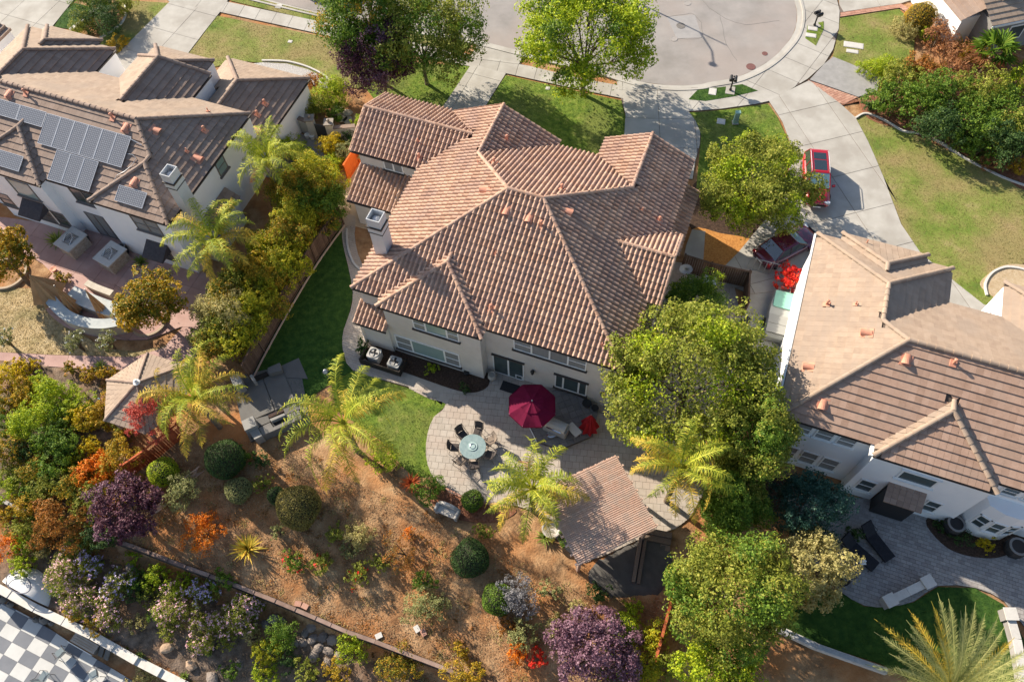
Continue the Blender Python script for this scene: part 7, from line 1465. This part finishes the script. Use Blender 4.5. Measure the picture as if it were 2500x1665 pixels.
for k in range(4): b = MB(); b.box(-.85, .85, -.25+k*.13, -.14+k*.13, .42, .45); b.obj('slat', mat('driftwood', [(.36, .31, .26), (.48, .43, .37)], scale=4, rnd=.4), o)
for s in (-1, 1): b = MB(); b.box(s*.75-.04, s*.75+.04, -.25, .25, 0, .42); b.obj('leg', METAL, o)
b = MB(); b.tube([(-.85, -.32, .5), (-.85, -.32, .62), (.85, -.32, .62), (.85, -.32, .5)], .025, 6); b.obj('rail', WPAINT, o)
o = at('wall_box', 262, 1590, 'two grey stone slabs leaning by the garden wall', 'slabs', ang((188, 1548), (235, 1575)), z=LZ)
for k in range(2): b = MB(); b.obox((-.2+k*.42, 0, .3), (1, 0, 0), (0, .8, .6), (0, -.6, .8), .15, .45, .05); b.obj('slab', SG, o)
for (x, y), a, l in [((147, 1592), .8, 'glass backed metal chair nearest the white wall'), ((108, 1650), -.4, 'glass backed metal chair at the left of the chequered patio'), ((228, 1648), 2.1, 'glass backed metal chair at the bottom edge of the chequered patio')]:
    p = P(x, y, LZ+.4); garden_chair((p[0], p[1], LZ), a, l, 'chairs on the chequered patio', flat('blue_grey_mesh', (.16, .20, .22), .3), name='metal_chair')

# boulders and stones
STN = mat('boulder', [(.13, .11, .10), (.24, .20, .17), (.36, .30, .25)], scale=3, rnd=.4, bump=.7, bscale=9, bdist=.05)
def boulder(px, py, r, label, m=STN, seed=0):
    rr = np.random.default_rng(int(px*3+py)); V = []; F = []; n, k = 8, 6
    for i in range(k):
        ph = -math.pi/2+math.pi*(i+.5)/k
        for j in range(n): th = 2*math.pi*j/n; w = r*rr.uniform(.8, 1.15); V.append((w*math.cos(th)*math.cos(ph)*1.15, w*math.sin(th)*math.cos(ph)*.9, r*.55*math.sin(ph)+r*.3))
    for i in range(k-1):
        for j in range(n): j2 = (j+1) % n; F.append((i*n+j, i*n+j2, (i+1)*n+j2, (i+1)*n+j))
    F += [tuple(range(n-1, -1, -1)), tuple((k-1)*n+j for j in range(n))]; b = MB(); b.add(V, F)
    return single(b, 'boulder', m, px, py, label, 'boulder', rz=rr.uniform(0, 6), group='boulders below the retaining wall')
BL = [(762, 1530, .34), (790, 1555, .30), (815, 1562, .34), (765, 1560, .28), (740, 1568, .26), (778, 1582, .28), (805, 1590, .3), (722, 1572, .24), (768, 1600, .32), (830, 1600, .30), (800, 1625, .34), (745, 1545, .22), (668, 1510, .3), (650, 1525, .24), (690, 1515, .2), (410, 1582, .34), (470, 1622, .32), (520, 1655, .34), (585, 1622, .26), (235, 1368, .26), (322, 1388, .3), (845, 1575, .24)]
BN = ['topmost boulder under the wall bend', 'boulder right of the topmost', 'boulder at the right of the upper pair', 'boulder in the middle of the pile', 'boulder left of the pile middle', 'flat boulder in the pile', 'boulder near the bright green bush', 'small boulder at the pile left side', 'large boulder in the lower pile', 'boulder left of the bright green bush', 'isolated boulder lowest in the pile', 'small boulder above the pile', 'pale boulder beside the pink bush', 'small boulder under the pale one', 'stone at the green shrub edge', 'lone tan boulder below the flower bushes', 'lone tan boulder in the litter', 'boulder at the bottom edge', 'small boulder by the small agave', 'orange tinted stone by the dome bushes', 'shaded boulder close under the wall', 'small boulder touching the bright bush']
for (x, y, r), l in zip(BL, BN): boulder(x, y, r*1.05, l, m=mat('tan_boulder', [(.30, .20, .13), (.44, .32, .22)], scale=3, bump=.6) if 'tan' in l or 'orange' in l else STN)
for x, y, l, m in [(1018, 1535, 'cream square paver lying on the dry slope', CST), (1034, 1544, 'terracotta brick beside the cream paver', BRICK), (925, 1552, 'cream square paver on the retaining wall cap', CST), (745, 1480, 'terracotta paver near the upper wall cap', BRICK), (975, 1600, 'terracotta paver lying loose on the wall cap', BRICK), (728, 1474, 'terracotta paver left of its twin on the slope', BRICK)]:
    b = MB(); b.box(-.18, .18, -.14, .14, 0, .06); single(b, 'loose_paver', m, x, y, l, 'paver', rz=R.uniform(0, 3), up=.02)
FLG = mat('flagstone', [(.38, .31, .22), (.50, .43, .33)], scale=3, bump=.4)
for x, y, l in [(828, 268, 'flagstone farthest from the low wall'), (848, 278, 'flagstone nearest the tiled gable'), (836, 292, 'flagstone in the middle of the group'), (824, 284, 'flagstone at the left of the group'), (850, 296, 'broken flagstone nearest the low wall')]:
    b = MB(); n = 6; b.prism([(.42*R.uniform(.8, 1.1)*math.cos(k*math.pi/3), .42*R.uniform(.8, 1.1)*math.sin(k*math.pi/3)) for k in range(n)], 0, .05); single(b, 'flagstone', FLG, x, y, l, 'flagstone', up=.06, group='flagstones behind the low wall')

# courtyard wall, gate, pots
o = thing('courtyard_wall', (*P(720, 300, 0)[:2], 0), 'low beige courtyard wall with two capped pillars and a grey gate', 'wall')
ox, oy = o.location.x, o.location.y
def wseg(a, c, h, w, m, nm, z0=0.0):
    p, q = P(*a, 0)[:2], P(*c, 0)[:2]; L = np.linalg.norm(q-p); u = (q-p)/L; n = (-u[1], u[0]); b = MB(); m_ = (p+q)/2; b.obox((m_[0]-ox, m_[1]-oy, z0+h/2), (*u, 0), (*n, 0), (0, 0, 1), L/2, w/2, h/2); b.obj(nm, m, o)
wseg((716, 312), (762, 330), 1.3, .25, STUCCO, 'wall_panel'); wseg((716, 312), (762, 330), .06, .35, BRTILE, 'coping', 1.301)
wseg((818, 345), (875, 340), 1.3, .25, STUCCO, 'wall_panel'); wseg((818, 345), (875, 340), .06, .35, BRTILE, 'coping', 1.301)
for x, y in ((769, 333), (815, 343)):
    p = P(x, y, 0); b = MB(); b.box(p[0]-ox-.26, p[0]-ox+.26, p[1]-oy-.26, p[1]-oy+.26, 0, 1.75); b.obj('pillar', STUCCO, o); b = MB(); b.box(p[0]-ox-.34, p[0]-ox+.34, p[1]-oy-.34, p[1]-oy+.34, 1.751, 1.84); b.lathe([(.07, 1.84), (.13, 1.95), (.1, 2.06), (0, 2.1)], (p[0]-ox, p[1]-oy, 0), 10); b.obj('pillar_cap', flat('cap_taupe', (.26, .22, .18)), o)
wseg((776, 336), (808, 342), 1.35, .05, flat('grey_gate', (.09, .085, .08)), 'gate')
for x, y, l in [(752, 338, 'left white pot of a pair inside the courtyard wall'), (764, 341, 'right white pot of a pair inside the courtyard wall')]: b = MB(); b.lathe([(.13, 0), (.18, .3), (.2, .32), (.15, .32), (0, .28)], (0, 0, 0), 12); single(b, 'white_pot', WPAINT, x, y, l, 'pot', up=.06)

# street things
def mailbox(px, py, rz, label, n=2):
    o = at('mailbox_post', px, py, label, 'mailbox', rz, up=.10)
    b = MB(); b.box(-.42, .42, -.34, .34, -.08, .03); b.obj('pad', CONC, o); b = MB(); b.tube([(0, 0, .03), (0, 0, 1.15)], .06, 8); b.lathe([(.1, 0), (.1, .12), (.06, .2)], (0, 0, .03), 8); b.obj('post', BLACK, o)
    for s in (-1, 1):
        b = MB(); V = []; F = []; K = 6
        for x in (-.25, .25):
            V += [(x, s*.17-.11, 1.02)]+[(x, s*.17-.11*math.cos(math.pi*k/K), 1.16+.11*math.sin(math.pi*k/K)) for k in range(K+1)]+[(x, s*.17+.11, 1.02)]
        m_ = K+3; F = [tuple(range(m_))[::-1], tuple(range(m_, 2*m_))]+[(i, (i+1) % m_, m_+(i+1) % m_, m_+i) for i in range(m_)]; b.add(V, F); b.obj('letter_box', BLACK, o)
    b = MB(); b.tube([(-.02, -.3, 1.0), (.02, .3, 1.0)], .03, 6); b.lathe([(.05, 0), (.07, .06), (0, .16)], (0, 0, 1.28), 8); b.obj('bracket', BLACK, o)
mailbox(1987, 66, .4, 'black twin mailbox post on the small island at the top right'); mailbox(1782, 224, 1.3, 'black twin mailbox post on the island below the turning circle')
o = at('utility_cabinet', 1794, 302, 'tall pale green utility cabinet on the shaded lawn', 'utility cabinet', ang((1786, 303), (1802, 303)), up=.06); GC = flat('utility_green', (.25, .42, .36), .6)
b = MB(); b.box(-.22, .22, -.2, .2, 0, .06); b.obj('base', CONC, o); b = MB(); b.box(-.17, .17, -.14, .14, .06, 1.0, bev=.03); b.obj('cabinet', GC, o); b = MB(); b.box(-.19, .19, -.16, .16, 1.0, 1.07, bev=.03); b.obj('cap', GC, o)
for k in range(5): b = MB(); b.box(-.14, .14, -.152, -.142, .2+k*.15, .24+k*.15); b.obj('louvre', METAL, o)
def cover(px, py, r, m, label, rect=None, z=.0, name='manhole_cover', up=.02):
    b = MB()
    if rect: b.box(-rect[0]/2, rect[0]/2, -rect[1]/2, rect[1]/2, -.01, .02); b.box(-rect[0]/2+.06, rect[0]/2-.06, -rect[1]/2+.06, rect[1]/2-.06, .02, .03)
    else: b.lathe([(r, -.01), (r, .012), (r*.86, .014), (r*.84, .006), (0, .006)], (0, 0, 0), 24)
    return single(b, name, m, px, py, label, 'cover', up=up, rz=ang((px-20, py-4), (px+20, py+2)))
IRON = mat('rusty_iron', [(.13, .06, .055), (.21, .10, .09)], scale=6, bump=.5); IRON2 = mat('worn_iron', [(.14, .13, .12), (.22, .20, .18)], scale=6, bump=.5)
cover(1662, 64, .36, IRON2, 'dark round manhole cover on the lamp shadow line'); cover(1833, 164, .36, IRON, 'large rust red manhole cover near the kerb'); cover(1867, 132, .22, IRON, 'small rust red cover above the large one'); cover(1678, 9, .3, mat('patched_asphalt', [(.28, .26, .24), (.36, .33, .31)], scale=9), 'faint round cover near the top of the turning circle'); cover(1645, 96, .3, mat('patched_asphalt', [(.28, .26, .24), (.36, .33, .31)], scale=9), 'faint round cover left of the asphalt patch')
for x, y, w, h, l in [(1739, 227, .55, .7, 'white utility lid on the dark island'), (1760, 299, .6, .55, 'pale utility lid left of the green cabinet'), (1983, 73, .75, .5, 'upper pale utility lid on the small island'), (1979, 90, .8, .45, 'lower pale utility lid on the small island'), (2083, 113, 1.5, .65, 'wide pale lid in the brown patch of the upper right lawn'), (2080, 128, .9, .4, 'narrow pale lid under the wide one'), (681, 18, .5, .5, 'small pale lid on the grass verge'), (709, 104, .35, .3, 'tiny pale lid in the dry front lawn'), (1337, 218, .3, .3, 'tiny pale lid in the front lawn')]:
    cover(x, y, 0, CST, l, rect=(w, h), name='ground_hatch', up=.11 if y < 100 and x > 1900 or (x, y) == (1739, 227) else .07)
# street lamp whose shadow crosses the turning circle (it stands beyond the top edge)
tip = P(1774, 112); hl = 7.4; k_ = hl/math.tan(SUN_EL); base = tip-np.array([math.cos(SUN_AZ), math.sin(SUN_AZ), 0])*k_; arm = P(1764, 170)-P(1745, 98)
o = thing('street_lamp', (base[0], base[1], 0), 'tall street lamp beyond the top edge whose shadow crosses the road', 'street lamp'); b = MB(); b.tube([(0, 0, 0), (0, 0, hl)], [.10, .05], 8); b.obj('pole', METAL, o)
b = MB(); b.tube([(0, 0, hl-1.3), (arm[0]*.5, arm[1]*.5, hl-.9), (arm[0], arm[1], hl-1.0)], .05, 6); b.obj('arm', METAL, o); b = MB(); b.lathe([(.0, 0), (.26, .05), (.2, .2), (0, .25)], (arm[0], arm[1], hl-1.15), 12); b.obj('lamp_head', METAL, o)

# concrete edgings
edging([(2088, 290), (2110, 279), (2140, 287), (2175, 305), (2205, 322), (2250, 330), (2300, 352), (2350, 385), (2400, 412), (2460, 440), (2540, 468)], 'pale curved edging between the large right lawn and the bushes')
edging([(172, 76), (195, 58), (215, 38), (240, 26), (262, 20)], 'white curved edging beside the bright lawn at the top left', w=.3)
edging([(245, 95), (275, 78), (298, 58), (308, 35), (306, 15)], 'thin curved edging right of the dark shrubs at the top left')
edging([(2408, 722), (2404, 695), (2420, 668), (2450, 654), (2480, 655), (2500, 660)], 'curved edging round the gravel bed beside the right house')
edging([(640, 150), (700, 152), (750, 165), (790, 185), (805, 200)], 'edging of the pebble strip in front of the left garage')
sheet('pebble_strip', [(600, 158), (640, 153), (700, 156), (752, 170), (795, 192), (806, 215), (780, 215), (730, 190), (660, 180)], .085, mat('grey_pebbles', [(.22, .21, .20), (.42, .40, .38), (.55, .53, .50)], scale=12, bump=1, bscale=18, bdist=.05))
edging([(847, 560), (849, 600), (862, 640), (880, 660)], 'curved edging at the foot of the white chimney')
edging([(1085, 1189), (1130, 1213), (1190, 1229), (1240, 1236)], 'brick edging along the lower rim of the patio', m=BRICK, h=.04)
# lattice panels in the garden
def lattice(px, py, rz, w, h, label):
    o = at('lattice_panel', px, py, label, 'lattice', rz); b = MB(); n = 10
    for s in (-1, 1):
        for i in range(n+5): 
            x = -w/2-h/2+(i)*w/n
            p, q = (x, 0, 0), (x+s*0+h, 0, h)
            if s < 0: p, q = (p[0], 0, h), (q[0], 0, 0)
            if p[0] >= -w/2-.01 and q[0] <= w/2+.01: b.tube([p, q], .018, 4)
    b.box(-w/2, w/2, -.02, .02, h, h+.04); b.box(-w/2, w/2, -.02, .02, -.02, .03); b.obj('lattice_strips', REDW, o)
    return o
lattice(478, 1165, gang((465, 1175), (495, 1150)), 1.1, .7, 'low reddish lattice left of the grey clipped ball'); lattice(390, 1245, gang((378, 1255), (404, 1235)), 1.0, .6, 'low reddish lattice right of the purple plum tree')
b = MB(); b.tube([(-.9, 0, .03), (-.4, .25, .04), (0, -.1, .05), (.35, .2, .04), (.8, -.05, .03)], .03, 6); single(b, 'garden_hose', flat('blue_hose', (.15, .32, .42)), 213, 975, 'coiled pale blue garden hose among the left shrubs', 'hose')
# sliver houses at the corners
def small_house(label, px, z, rz, plan, roofs, wm, name='corner_house'):
    o = thing(name, (*P(*px, z)[:2], 0), label, 'house', rz=rz)
    return o
o = small_house('', (2425, 60), 3.0, 0, None, None, None)
o['label'] = 'grey walled house corner with a tan roof at the top right'; rzh = ang((2427, 62), (2500, 47), 3.0); o.rotation_euler = (0, 0, rzh)
GST = mat('grey_stucco', [(.20, .19, .18), (.27, .26, .24)], scale=2, bump=.2)
b = MB(); b.box(.15, 9, .15, 9, 0, 2.9); b.obj('wall', GST, o)
b = MB()
for r in range(12):
    for q in range(20):
        x, y = -.2+q*.45, -.2+r*.42; z = 3.0+r*.42*.42; z2 = z+.42*.42; b.rv = R.random(); b.add([(x, y, z+.05), (x+.44, y, z+.05), (x+.44, y+.45, z2+.01), (x, y+.45, z2+.01), (x, y, z-.06), (x+.44, y, z-.06)], [(0, 1, 2, 3), (4, 5, 1, 0)])
b.obj('roof', TANTILE, o)['kind'] = 'stuff'
b = MB(); b.box(2.0, 3.4, .09, .149, 1.0, 2.3); w_ = b.obj('window', WPAINT, o); b = MB(); b.box(2.12, 3.28, .07, .089, 1.12, 2.18); b.obj('pane', GLASS, w_)
b = MB(); b.box(-.25, 9, -.27, -.2, 2.84, 3.0); b.obj('fascia', WPAINT, o)
b = MB(); b.box(-1.3, .149, 1.6, 8, 0, 2.6); b.obj('wall', WHITE, o)
b = MB()
for r in range(12):
    z = 2.6+r*.14; b.rv = R.random(); b.add([(-1.6+r*.36, 1.4, z+.06), (-1.6+r*.36, 8, z+.06), (-1.2+r*.36, 8, z+.17), (-1.2+r*.36, 1.4, z+.17), (-1.6+r*.36, 1.4, z-.04), (-1.6+r*.36, 8, z-.04)], [(0, 3, 2, 1), (4, 0, 1, 5)])
b.obj('roof', BRTILE, o)['kind'] = 'stuff'
o = thing('far_house', (*P(27, 73, 3.0)[:2], 0), 'corner of a brown roofed house at the upper left edge', 'house', rz=YAW)
b = MB(); b.box(-8, -.2, -3.0, .0, 0, 2.9); b.obj('wall', WHITE, o)
b = MB()
for r in range(10): z = 3.0+.4*r*.45; b.rv = R.random(); b.add([(-9, -3.3+0*r, z+.05), (-.1-r*.4, -3.3, z+.05), (-.1-r*.4, .1, z+.05), (-9, .1, z+.05), (-.1-r*.4, -3.3, z-.15), (-.1-r*.4, .1, z-.15)], [(0, 1, 2, 3), (1, 4, 5, 2)])
b.obj('roof', BRTILE, o)['kind'] = 'stuff'

# ---------------------------------------------------------------- ground cover nobody could count
def tufts(name, poly, z, m, per, hgt_, size, label=None, hole=None, terrain=False):
    xs = [p[0] for p in poly]; ys = [p[1] for p in poly]; n = int((max(xs)-min(xs))*(max(ys)-min(ys))*per)
    X_ = RN.uniform(min(xs), max(xs), n); Y_ = RN.uniform(min(ys), max(ys), n); ok = np.array([inside(a, c, poly) for a, c in zip(X_, Y_)]); X_, Y_ = X_[ok], Y_[ok]; n = len(X_)
    Z_ = hgt(X_, Y_) if terrain else np.full(n, z); C = np.stack([X_, Y_, Z_], 1); a = RN.uniform(0, 6.28, n); s = size*RN.uniform(.5, 1.4, n); d = np.stack([np.cos(a)*s, np.sin(a)*s, np.zeros(n)], 1)
    tip = C+np.stack([RN.normal(0, .6, n)*s, RN.normal(0, .6, n)*s, hgt_*RN.uniform(.4, 1.2, n)], 1)
    V = np.stack([C-d*.5, C+d*.5, tip], 1).reshape(-1, 3); o = fast_mesh(name, V, np.arange(3*n).reshape(n, 3), m, rnd=RN.random(n)); o['kind'] = 'stuff'; return o
TG = mat('grass_blades', [(.035, .075, .010), (.09, .14, .018), (.16, .20, .03), (.26, .24, .08)], scale=1.2, rnd=.5, rough=.9, trans=.3); TD = mat('dark_blades', [(.015, .05, .008), (.04, .095, .012), (.08, .14, .02)], scale=1.2, rnd=.5, rough=.9, trans=.3)
TY = mat('dry_blades', [(.09, .12, .02), (.20, .19, .05), (.33, .25, .12), (.40, .31, .18)], scale=.6, rnd=.5, rough=.9, trans=.3); TS = mat('straw_bits', [(.20, .13, .06), (.38, .28, .15), (.52, .42, .26)], scale=2, rnd=.7, rough=1)
TL = mat('soil_clods', [(.10, .055, .03), (.22, .13, .07), (.36, .23, .13), (.48, .35, .22)], scale=1.5, rnd=.75, rough=1)
for k, (poly, z, m) in LAWNS.items():
    mm = {GCOL.name: TG, GDARK.name: TD, GDRY.name: TY, STRAW.name: TS}[m.name]; tufts('grass', poly, z, mm, 190, .05, .035)
SLOPE = poly_xy([(420, 1080), (600, 1080), (760, 1110), (900, 1200), (1080, 1270), (1260, 1380), (1400, 1440), (1560, 1420), (1630, 1500), (1580, 1640), (1300, 1760), (1090, 1690), (870, 1600), (640, 1490), (430, 1400), (250, 1325), (340, 1200)], -.6)
tufts('soil_litter', SLOPE, 0, TL, 260, .035, .042, terrain=True); tufts('straw_litter', SLOPE, 0, TS, 90, .03, .05, terrain=True)
def weeds(name, poly, n, m):
    xs = [p[0] for p in poly]; ys = [p[1] for p in poly]; C = []; k = 0
    while k < n:
        a, c = RN.uniform(min(xs), max(xs)), RN.uniform(min(ys), max(ys))
        if not inside(a, c, poly): continue
        k += 1; s = RN.uniform(.06, .22); q = RN.normal(0, s, (int(14+160*s), 2)); q = q+[a, c]; C.append(np.column_stack([q, hgt(q[:, 0], q[:, 1])+.02]))
    C = np.concatenate(C); o = leaves(name, None, m, C, np.tile([0, 0, 1.0], (len(C), 1))+RN.normal(0, .8, C.shape), .10, slim=.3); o['kind'] = 'stuff'
LOWS = poly_xy([(-100, 1240), (90, 1290), (250, 1340), (430, 1415), (640, 1505), (870, 1615), (1080, 1700), (800, 1850), (470, 1690), (250, 1580), (110, 1500), (0, 1440), (-100, 1390)], -2.6)
tufts('leaf_litter', LOWS, 0, mat('leaf_litter_bits', [(.05, .035, .028), (.16, .11, .08), (.34, .20, .11), (.42, .36, .30)], scale=.8, rnd=.6), 240, .04, .06, terrain=True)
LFTG = poly_xy([(-100, 880), (140, 900), (300, 910), (260, 1040), (340, 1070), (320, 1180), (250, 1320), (90, 1275), (-100, 1200)], -.4)
tufts('garden_litter', LFTG, 0, mat('garden_litter_bits', [(.05, .035, .025), (.16, .11, .07), (.34, .17, .07), (.45, .30, .15)], scale=1.2, rnd=.6), 200, .04, .06, terrain=True)

weeds('weeds', SLOPE, 170, LF['tan']); weeds('weeds', SLOPE, 160, LF['rust']); weeds('weeds', LOWS, 220, LF['olive']); weeds('weeds', LFTG, 380, LF['gold']); weeds('weeds', LFTG, 260, LF['green'])
